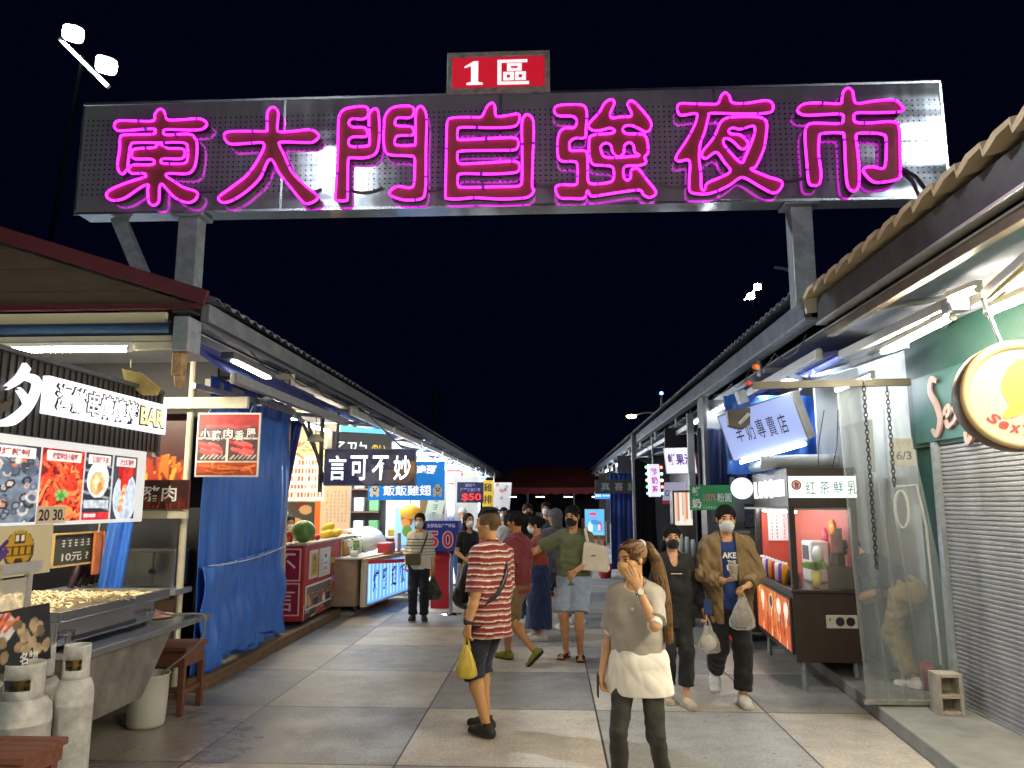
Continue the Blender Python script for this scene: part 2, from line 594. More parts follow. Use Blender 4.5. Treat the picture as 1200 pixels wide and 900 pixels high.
        for ax in range(3):
            sl0 = [slice(1, -1)] * 3; sl1 = [slice(1, -1)] * 3
            sl0[ax] = slice(0, -1); sl1[ax] = slice(1, None)
            A = ins[tuple(sl0)]; B = ins[tuple(sl1)]
            for flip, msk in ((0, A & ~B), (1, ~A & B)):
                i, j, k = np.nonzero(msk)
                off = [1, 1, 1]; off[ax] = 0
                i = i + off[0]; j = j + off[1]; k = k + off[2]
                u, v = [(1, 2), (2, 0), (0, 1)][ax]
                q = []
                for du, dv in ((-1, -1), (0, -1), (0, 0), (-1, 0)):
                    c = [i, j, k]; c[u] = c[u] + du; c[v] = c[v] + dv
                    q.append(idm[c[0], c[1], c[2]])
                q = np.stack(q, 1)
                if flip: q = q[:, ::-1]
                F.append(q)
        F = np.concatenate(F)
        F = F[(F >= 0).all(1)]
        return V, F

def v3(*a): return np.array(a, float)
def unit(a):
    a = np.array(a, float); return a / (np.linalg.norm(a) + 1e-9)
def rot(yaw=0, pitch=0, roll=0):
    """head / trunk turn: yaw to the person's own left is +, pitch forward (down) is +, roll towards own right +"""
    y, p, r = R(yaw), R(pitch), R(roll)
    Rz = np.array([[math.cos(y), -math.sin(y), 0], [math.sin(y), math.cos(y), 0], [0, 0, 1]])
    Rx = np.array([[1, 0, 0], [0, math.cos(-p), -math.sin(-p)], [0, math.sin(-p), math.cos(-p)]])
    Ry = np.array([[math.cos(r), 0, math.sin(r)], [0, 1, 0], [-math.sin(r), 0, math.cos(r)]])
    return Rz @ Rx @ Ry
def ik(S, T, L1, L2, pole):
    S, T = np.array(S, float), np.array(T, float); d = T - S; L = np.linalg.norm(d)
    L = min(L, (L1 + L2) * .999); u = unit(d); T = S + u * L
    a = (L1 * L1 - L2 * L2 + L * L) / (2 * L); h = math.sqrt(max(0, L1 * L1 - a * a))
    p = np.array(pole, float); p = unit(p - u * (p @ u))
    return S + u * a + p * h, T

SKIN = mat('skin', attr=True, rough=.62, spec=.3, var=.06, vscale=25)
PAINTED = mat('painted_cloth', attr=True, rough=.8, var=.1, vscale=14)
def cloth_mat(name, col, **k):
    return mat('cloth_' + name, col, rough=k.pop('rough', .85), var=k.pop('var', .14), vscale=k.pop('vscale', 9), bump=k.pop('bump', .12), bscale=k.pop('bscale', 260), sheen=.1, **k)

PLOC = {}
def person(label, loc, rz, H=1.7, res=.008, fem=False, bulk=1.0, lean=0, twist=0, roll=0, head=(0, 0, 0), hipz=None, hipx=0,
           RH=None, LH=None, RF=(.09, 0), LF=(-.09, 0), footyaw=(8, -8), rpole=None, lpole=None, rhand=None, lhand=None, curl=(35, 35), rheel=0, lheel=0,
           skin='#c08e6c', hair='#15110f', hairstyle='short', top=None, legs=None, mask=None, shoes='#222222', sole='#d8d5cc', sandals=False, socks=None,
           group=None, extras=None, sleeve_res=None):
    """the figure faces +Y in its own frame, x to its right. RF/LF: ankle (x, y[, z])."""
    s = H / 1.7
    root = thing('person', label, 'person', (0, 0, 0), group)
    # --- skeleton at 1.7 m
    hz = .925 if hipz is None else hipz
    P = v3(hipx, 0, hz)
    Mt = rot(twist, lean, roll)
    up = Mt @ v3(0, 0, 1); rt = Mt @ v3(1, 0, 0); fw = Mt @ v3(0, 1, 0)
    C = P + up * .30; Nk = P + up * .515
    Mh = rot(*head)
    Hc = Nk + unit(up + v3(0, 0, .6)) * .055 + Mh @ v3(0, .02, .105)
    sw = .138 if fem else .158
    sw *= bulk ** .5
    SR = P + up * .432 + rt * sw; SL = P + up * .432 - rt * sw
    L1, L2 = .285, .25
    hipR = P + v3(.085, 0, -.02); hipL = P + v3(-.085, 0, -.02)
    sides = {}
    for nm, S, T, pole, sg in (('R', SR, RH, rpole, 1), ('L', SL, LH, lpole, -1)):
        if T is None: T = S + v3(.05 * sg, .02, -.525)
        E, W = ik(S, T, L1, L2, pole if pole is not None else v3(.25 * sg, -1, -.15))
        sides[nm] = (S, E, W)
    feet = {}
    for nm, S, T, sg, heel in (('R', hipR, RF, 1, rheel), ('L', hipL, LF, -1, lheel)):
        T = v3(T[0], T[1], T[2] if len(T) > 2 else .085)
        Kn, A = ik(S, T, .435, .425, v3(0.03 * sg, 1, 0))
        feet[nm] = (S, Kn, A)
    lo = v3(-.1, -.1, -.02); hi = v3(.1, .1, 0)
    pts = [Hc + v3(.15, .15, .17), Hc - v3(.15, .18, .17)]
    for q in (sides, feet):
        for a in q.values():
            for p in a: pts += [p + .22, p - .22]
    lo = np.min(pts, 0); hi = np.max(pts, 0); lo[2] = min(lo[2], -.02)

    def trunk(F, g, k=.05, low=0., waist=0.):
        hipw = (.168 if fem else .158) * bulk; ww = (.128 if fem else .14) * bulk; cw = (.148 if fem else .165) * bulk
        F.ecap(P - up * (.05 + low), P + up * .04, hipw + g + low * .16, .117 * bulk + g + low * .12, hipw - .01 + g, .114 * bulk + g, rt, k)
        F.ecap(P + up * .04, P + up * .17, hipw - .012 + g, .11 * bulk + g, ww + g + waist, .095 * bulk + g + waist, rt, k)
        F.ecap(P + up * .17, P + up * .38, ww + g + waist, .095 * bulk + g + waist, cw + g, .108 * bulk + g, rt, k)
        if fem:
            for q in (-1, 1): F.ell(P + up * .33 + rt * .07 * q + fw * .075, (.06 + g, .055 + g, .06 + g), k=.04)
        F.cap(SL + rt * .01, SR - rt * .01, .050 + g, .050 + g, k)
        for q in (SL, SR): F.cap(Nk - up * .035, q + up * .004, .042 + g, .036 + g, .03)
        F.cap(P + up * .405 - rt * .06, P + up * .405 + rt * .06, .08 + g, .08 + g, k)

    # --- the body: one continuous surface
    F = Field(lo, hi, res)
    trunk(F, -.006)
    F.cap(Nk - up * .06, Hc - Mh @ v3(0, .015, .05), .055, .05, .035)
    hm = lambda *a: Hc + Mh @ v3(*a)
    F.ell(hm(0, -.012, .03), (.076, .096, .09), Mh, .02)
    F.ell(hm(0, .018, -.035), (.057, .068, .084), Mh, .03)
    F.ell(hm(0, .055, -.096), (.025, .024, .02), Mh, .03)
    F.ell(hm(0, .074, .032), (.05, .018, .012), Mh, .02)
    for q in (-1, 1):
        F.ell(hm(q * .031, .094, .012), (.018, .014, .012), Mh, .012, 'sub')
        F.ell(hm(q * .031, .076, .012), (.0135,) * 3, Mh, .004)
        F.ell(hm(q * .048, .05, -.02), (.022, .03, .022), Mh, .025)
        F.ell(hm(q * .077, -.008, .0), (.011, .02, .032), Mh @ rot(-15 * q), .01)
    F.cap(hm(0, .086, .018), hm(0, .103, -.018), .008, .0125, .014)
    for q in (-1, 1): F.ell(hm(q * .012, .094, -.022), (.009, .011, .008), Mh, .008)
    F.ell(hm(0, .082, -.052), (.023, .014, .007), Mh, .008)
    F.ell(hm(0, .080, -.064), (.02, .014, .008), Mh, .008)
    am = (.9 if fem else 1.0) * bulk ** .5
    for nm, sg in (('R', 1), ('L', -1)):
        S, E, W = sides[nm]
        F.cap(S, E, .049 * am, .039 * am, .03); F.cap(E, E + (W - E) * .35, .039 * am, .040 * am, .02); F.cap(E + (W - E) * .35, W, .040 * am, .026 * am, .02)
        hd = rhand if nm == 'R' else lhand
        f, n = hd if hd is not None else (unit(W - E), v3(-sg, 0.15, 0))
        f = unit(f); n = unit(np.array(n) - f * (np.array(n) @ f)); sd = np.cross(f, n)
        # thumb side: for a right hand hanging with its palm inwards the thumb looks forward
        sd = sd if (sg == 1) else -sd
        pal = W + f * .05
        F.ecap(W + f * .012, W + f * .082, .028, .0155, .037, .0125, sd, .012)
        cu = R(curl[0] if nm == 'R' else curl[1])
        for q, L, rr in ((.027, .072, .0085), (.009, .08, .0088), (-.010, .074, .0085), (-.028, .058, .0075)):
            a = W + f * .085 + sd * q
            d1 = f * math.cos(cu * .8) + n * math.sin(cu * .8) + sd * q * 2.2; d2 = f * math.cos(cu * 2.0) + n * math.sin(cu * 2.0)
            F.cap(a, a + d1 * L * .55, rr, rr * .95, .006); F.cap(a + d1 * L * .55, a + d1 * L * .55 + d2 * L * .5, rr * .95, rr * .78, .003)
        a = W + f * .028 + sd * .026; d1 = unit(f * .75 + sd * .6 + n * .35)
        F.cap(a, a + d1 * .038, .012, .0105, .012); F.cap(a + d1 * .038, a + d1 * .038 + unit(f * .9 + sd * .15 + n * .35) * .03, .0105, .0085, .003)
        S, Kn, A = feet[nm]
        F.cap(S, Kn, .083 * am, .053 * am, .03); F.cap(Kn, Kn + (A - Kn) * .33, .05 * am, .055 * am, .025)
        F.ell(Kn + (A - Kn) * .3 + v3(0, -.018, 0), (.045 * am, .045 * am, .09), k=.025)
        F.cap(Kn + (A - Kn) * .33, A, .053 * am, .033, .02)
        fy = R(-(footyaw[0] if nm == 'R' else footyaw[1])); he = rheel if nm == 'R' else lheel
        fd = v3(math.sin(-fy), math.cos(fy), 0); fd = unit(fd * math.cos(R(he)) + v3(0, 0, -math.sin(R(he))))
        fu = unit(np.cross(np.cross(fd, v3(0, 0, 1)), fd))
        F.cap(A - fu * .045 - fd * .045, A - fu * .058 + fd * .12, .034, .026, .03)
        F.ecap(A - fu * .06 + fd * .06, A - fu * .063 + fd * .155, .038, .022, .036, .018, np.cross(fd, fu), .02)
        feet[nm] = (S, Kn, A, fd, fu)
    V, Fc = F.mesh()
    colr = np.tile(np.array(srgb(skin)), (len(V), 1))
    q = (V - Hc) @ Mh        # head coordinates
    def near(c, r): return (((q - np.array(c)) / np.array(r)) ** 2).sum(1) < 1
    for sg in (-1, 1):
        colr[near((sg * .031, .085, .012), (.0135, .03, .006))] = srgb('#b9aea2')
        colr[near((sg * .031, .09, .012), (.007, .03, .0065))] = srgb('#1c120c')
        colr[near((sg * .031, .085, .0185), (.016, .03, .0035))] = srgb('#241812')
        colr[near((sg * .033, .085, .037), (.022, .03, .006))] = srgb(hair) if hairstyle != 'none' else srgb('#2a1c14')
    colr[near((0, .09, -.058), (.026, .03, .012))] = np.array(srgb(skin)) * np.array((.72, .45, .42))
    if hairstyle == 'shaved':
        k = (q[:, 2] > -.005) & (q[:, 1] < .055) & (q[:, 2] < .12) | ((q[:, 1] < -.03) & (q[:, 2] > -.05))
        k &= (np.abs(q) < .2).all(1)
        colr[k] = np.array(srgb(skin)) * .16 + np.array(srgb(hair)) * .84
    me = rawmesh(V * s, Fc, True, colr)
    body = link(me, 'body', SKIN, root)
    # --- helpers for the clothing
    ctx = dict(P=P, up=up, rt=rt, fw=fw, C=C, Nk=Nk, Hc=Hc, Mh=Mh, sides=sides, feet=feet, s=s, lo=lo, hi=hi, res=res, root=root, am=am, hm=hm)
    def sub(F, name, m, col=None, parent=None, cf=None):
        V, Fc = F.mesh()
        if not len(V): return None
        c = cf(V) if cf else (np.tile(np.array(srgb(col)), (len(V), 1)) if col else None)
        return link(rawmesh(V * s, Fc, True, c), name, m, parent or root)
    ctx['sub'] = sub
    if top:
        tops = top if isinstance(top, list) else [top]
        for ti, t in enumerate(tops):
            g = t.get('g', .017); F = Field(lo, hi, res)
            trunk(F, g, low=t.get('low', .06), waist=t.get('waist', .018))
            F.cap(Nk - up * .05, Nk + up * .0, .065 + g * .5, .058 + g * .3, .03)
            if t.get('tail'): F.ecap(P - up * .02, P - up * .30, .195 + g, .155 + g, .225 + g, t['tail'], rt, .04)
            for nm in 'RL':
                S, E, W = sides[nm]; sl = t.get('sleeve', .7); r = t.get('sr', .062) * am
                if sl <= 0: continue
                G = Field(lo, hi, res)
                if sl <= 1:
                    e = S + (E - S) * sl; G.cap(S, e, r, r * t.get('flare', 1.0), .03); cn = unit(E - S); rc = r * t.get('flare', 1.0)
                else:
                    e = E + (W - E) * (sl - 1); cn = unit(W - E); rc = r * t.get('cuff', .72)
                    G.cap(S, E, r, r * .92, .03); G.cap(E, e, r * .9, rc, .02)
                w = G.win(e - .13, e + .13, 0)
                if w is not None:
                    sls, X, Y, Z = w; h = (X - e[0]) * cn[0] + (Y - e[1]) * cn[1] + (Z - e[2]) * cn[2]
                    rad = np.sqrt(np.maximum((X - e[0]) ** 2 + (Y - e[1]) ** 2 + (Z - e[2]) ** 2 - h * h, 0))
                    G.d[sls] = np.where((rad < rc * 1.3) & (h > -.02), np.maximum(G.d[sls], h), G.d[sls])
                h = np.clip(.5 + .5 * (F.d - G.d) / .03, 0, 1); F.d = F.d * (1 - h) + G.d * h - .03 * h * (1 - h)
            F.folds(t.get('fold', .0052), seed=len(label) + ti * 7, fx=t.get('fx', 16), fz=t.get('fz', 11))
            hem = P + up * t.get('hem', -.06)
            F.plane(hem, -(up + fw * t.get('hemtilt', 0)))
            F.cap(Nk + up * .0 + fw * .045, Nk + up * .14 + fw * .02, t.get('neck', .062), t.get('neck', .062) + .03, .0, 'sub')
            if t.get('vneck'):
                F.ell(Nk + fw * .1 - up * .05, (.045, .09, t['vneck']), k=0, op='sub')
            if t.get('open'):
                ow = t['open']
                X, Y, Z = F.ax[0][:, None, None], F.ax[1][None, :, None], F.ax[2][None, None, :]
                u = (X - P[0]) * rt[0] + (Y - P[1]) * rt[1] + (Z - P[2]) * rt[2]; v = (X - P[0]) * fw[0] + (Y - P[1]) * fw[1] + (Z - P[2]) * fw[2]
                wz = ow * (1 + 0 * Z)
                F.d = np.maximum(F.d, -np.maximum(np.abs(u) - wz, -(v - .02)).astype('f'))
            o = sub(F, t['name'], t['m'], cf=t.get('cf'), col=t.get('col'))
    if legs:
        F = Field(lo, hi, res); g = legs.get('g', .014); kind = legs.get('kind', 'trousers')
        hipw = (.168 if fem else .158) * bulk
        F.ecap(P - up * .05, P + up * .06, hipw + g, .118 * bulk + g, hipw - .012 + g, .112 * bulk + g, rt, .03)
        to = legs.get('to', .97)
        for nm in 'RL':
            S, Kn, A, fd, fu = feet[nm]; fl = legs.get('flare', 1.); w = legs.get('wide', 0.)
            if kind == 'skirt': continue
            if to <= .5:
                e = S + (Kn - S) * (to / .5); F.cap(S, e, .088 * am + g, (.088 - .028 * (to / .5)) * am + g + w, .035)
                ax = unit(Kn - S); r = .16
            else:
                e = Kn + (A - Kn) * ((to - .5) / .5); F.cap(S, Kn, .086 * am + g, .056 * am + g + w * .7, .035); F.cap(Kn, e, .054 * am + g + w * .7, .042 * fl + g + w, .025)
                F.ell(Kn + (A - Kn) * .3 + v3(0, -.014, 0), (.045 * am + g, .045 * am + g, .1), k=.03)
                ax = unit(A - Kn); r = .13
            w_ = F.win(e - .2, e + .2, 0)
            if w_ is not None:
                sls, X, Y, Z = w_; h = (X - e[0]) * ax[0] + (Y - e[1]) * ax[1] + (Z - e[2]) * ax[2]
                rad = np.sqrt(np.maximum((X - e[0]) ** 2 + (Y - e[1]) ** 2 + (Z - e[2]) ** 2 - h * h, 0))
                F.d[sls] = np.where((rad < r) & (h > -.02), np.maximum(F.d[sls], h), F.d[sls])
        if kind == 'skirt':
            m = (feet['R'][2] + feet['L'][2]) / 2; b = v3(m[0], m[1], legs['hemz'])
            F.ecap(P - up * .02, b, hipw + g, .125 + g, legs.get('hw', .2), legs.get('hd', .17), rt, .02)
            F.plane(b, v3(0, 0, -1))
        F.folds(legs.get('fold', .0042), seed=len(label) + 3, fx=22 if kind == 'skirt' else 11, fz=6 if kind == 'skirt' else 15)
        F.plane(P + up * legs.get('waist', min(.09, (top[-1] if isinstance(top, list) else top or {}).get('hem', -.06) + .10)), up)
        sub(F, legs.get('name', 'trousers'), legs['m'], cf=legs.get('cf'), col=legs.get('col'))
    for nm in 'RL':
        S, Kn, A, fd, fu = feet[nm]; sd = np.cross(fd, fu)
        if shoes is None: continue
        F = Field(A - .24, A + .24, min(res, .007))
        heel = A - fu * .05 - fd * .05
        if sandals:
            F.ecap(heel - fu * .028, A - fu * .078 + fd * .165, .042, .012, .048, .012, sd, .01)
            F.ecap(A - fu * .045 + fd * .07 - sd * .04, A - fu * .045 + fd * .07 + sd * .04, .022, .016, .022, .016, fd, .01)
            F.ecap(A - fu * .05 + fd * .12 - sd * .036, A - fu * .05 + fd * .12 + sd * .036, .018, .016, .018, .016, fd, .01)
            F.cap(heel + fu * .03, A - fu * .04 + fd * .07 - sd * .04, .012, .012, .01)
        else:
            F.ecap(heel + fu * .005, A - fu * .04 + fd * .08, .040, .044, .045, .036, sd, .03)
            F.ecap(A - fu * .045 + fd * .05, A - fu * .052 + fd * .165, .047, .036, .043, .026, sd, .03)
            F.ecap(heel - fu * .02, A - fu * .07 + fd * .165, .045, .016, .048, .014, sd, .012)
            F.cap(A - fu * .03 - fd * .01, A + fu * .02 - fd * .012, .042, .04, .02)
            F.plane(A + fu * .022, fu)
        F.plane(A - fu * .083, -fu)
        c0, c1 = np.array(srgb(shoes)), np.array(srgb(sole))
        def cf(V, A=A, fu=fu, fd=fd):
            h = (V - A) @ fu; c = np.tile(c0, (len(V), 1))
            if not sandals:
                c[h < -.062] = c1
                l = (V - A) @ fd
                c[(h > -.035) & (np.abs((l * 45) % 1 - .5) < .16) & (l > .035) & (l < .11)] = np.clip(c0 * 1.7 + .02, 0, 1)
            return c
        sub(F, 'sandal' if sandals else 'shoe', PAINTED, cf=cf)
        if socks:
            F = Field(A - .2, A + .2, res); F.cap(A - fu * .02, A + (Kn - A) * .2, .041, .044, 0)
            sub(F, 'sock', PAINTED, col=socks)
    # --- hair
    if hairstyle not in ('none', 'cap'):
        F = Field(Hc - .24, Hc + .2, min(res, .007))
        if hairstyle == 'shaved':
            F.ell(hm(0, -.005, .062), (.062, .092, .072), Mh, .01)
            F.ell(hm(0, .09, -.04), (.09, .06, .1), Mh, .01, 'sub'); F.plane(hm(0, 0, .034), Mh @ v3(0, .15, -1))
        else:
            F.ell(hm(0, -.016, .036), (.087, .107, .1), Mh, .01)
            if hairstyle in ('bob', 'long'):
                L = -.13 if hairstyle == 'bob' else -.26
                F.ecap(hm(0, -.03, .02), hm(0, -.045, L), .088, .085, .085, .06, Mh @ v3(1, 0, 0), .02)
                F.ecap(hm(0, .08, .02), hm(0, .1, L - .1), .061, .075, .058, .09, Mh @ v3(1, 0, 0), .012, 'sub')
                F.plane(hm(0, 0, L), Mh @ v3(0, .1, -1))
            else:
                F.plane(hm(0, -.05, -.045), Mh @ v3(0, -.3, -1))
                F.ell(hm(0, .06, -.07), (.1, .075, .075), Mh, .015, 'sub')
            F.ell(hm(0, .105, .022 if hairstyle == 'slick' else -.012), (.07 if hairstyle == 'slick' else .068, .058, .074), Mh, .012, 'sub')
            if hairstyle == 'short': F.ell(hm(.02, .112, .03), (.03, .03, .03), Mh, .012, 'sub'); F.ell(hm(-.035, .10, .02), (.018, .03, .022), Mh, .01, 'sub')
        # strands
        X, Y, Z = F.ax[0][:, None, None] - Hc[0], F.ax[1][None, :, None] - Hc[1], F.ax[2][None, None, :] - Hc[2]
        th = np.arctan2(X, Y)
        F.d = (F.d + .0028 * np.sin(th * 23 + Z * 30) + .002 * np.sin(th * 41 - Z * 22 + 1) + (.004 * np.sin(X * 90 + 2) * np.sin(Y * 80) * np.sin(Z * 70) if hairstyle == 'short' else 0)).astype('f')
        hmat = mat('hair_' + hair.strip('#'), hair, rough=.62, var=.45, vscale=30, stretch=(7, 7, .8), spec=.22)
        ho = sub(F, 'hair', hmat)
        if hairstyle == 'bun':
            F = Field(hm(0, -.13, .06) - .09, hm(0, -.13, .06) + .09, .007); F.ell(hm(0, -.125, .05), (.045, .04, .045), Mh, 0); sub(F, 'bun', hmat, parent=ho)
        ctx['hair'] = ho; ctx['hmat'] = hmat
        if res < .0099 and hairstyle in ('short', 'bob', 'bun', 'shaved'):
            rn = np.random.default_rng(len(label)); mb = MB()
            for i in range(420):
                az = rn.uniform(-math.pi, math.pi); e0 = math.asin(rn.uniform(.15, .995)); fa = abs(az)
                lim = rn.uniform(.26, .55) if fa < 1.0 else (rn.uniform(-.1, .2) if fa < 1.7 else rn.uniform(-.55, -.2))
                if hairstyle == 'shaved':
                    if e0 < .75: continue
                    lim = .7
                e1 = max(e0 - rn.uniform(.4, .9), lim)
                if e1 > e0 - .1: continue
                daz = rn.uniform(-.25, .25); lift = rn.uniform(.0, .07); pts = []
                for k in range(6):
                    q = k / 5; el = e0 + (e1 - e0) * q; a_ = az + daz * q; f_ = 1 + lift * q * q
                    pts.append(Vector(hm(.0885 * f_ * math.sin(a_) * math.cos(el), -.016 + .109 * f_ * math.cos(a_) * math.cos(el), .036 + .102 * f_ * math.sin(el)) * s))
                mb.tube(pts, [.0028, .003, .003, .0028, .0022, .001], 4)
            q_ = mb.build('hair_strands', hmat, ho); q_['kind'] = 'stuff'
    if mask:
        F = Field(Hc - .17, Hc + .17, min(res, .0065))
        F.ell(hm(0, .035, -.048), (.068, .078, .066), Mh, 0); F.ell(hm(0, .09, -.02), (.03, .03, .025), Mh, .03)
        F.plane(hm(0, .018, 0), Mh @ v3(0, -1, -.12)); F.plane(hm(0, .1, .002), Mh @ v3(0, -.25, 1))
        hz_ = F.ax[2][None, None, :] - Hc[2]
        F.d = (F.d + .0016 * np.sin(hz_ * 330)).astype('f')
        mm = cloth_mat('mask_' + mask.strip('#'), mask, rough=.8, bump=.05)
        mo = sub(F, 'face_mask', mm)
        for q in (-1, 1):
            t = MB(); t.tube([Vector(hm(q * .062, .03, -.015) * s), Vector(hm(q * .078, .0, .018) * s), Vector(hm(q * .079, -.026, .0) * s), Vector(hm(q * .072, -.012, -.045) * s), Vector(hm(q * .06, .03, -.06) * s)], .0018, 5)
            t.build('ear_loop', mm, mo)
    if extras:
        extras(ctx)
    root.location = loc; root.rotation_euler = (0, 0, R(rz))
    OFF[root.name] = Vector(loc)
    PLOC[root.name] = (Vector(loc), rz, s)
    return root, ctx

def world_of(root, p, s=1):
    """a point of a person's own frame, in the street"""
    loc, rz, sc = PLOC[root.name]
    v = Vector(p) * sc
    c, n = math.cos(R(rz)), math.sin(R(rz))
    return Vector((loc.x + v.x * c - v.y * n, loc.y + v.x * n + v.y * c, loc.z + v.z))

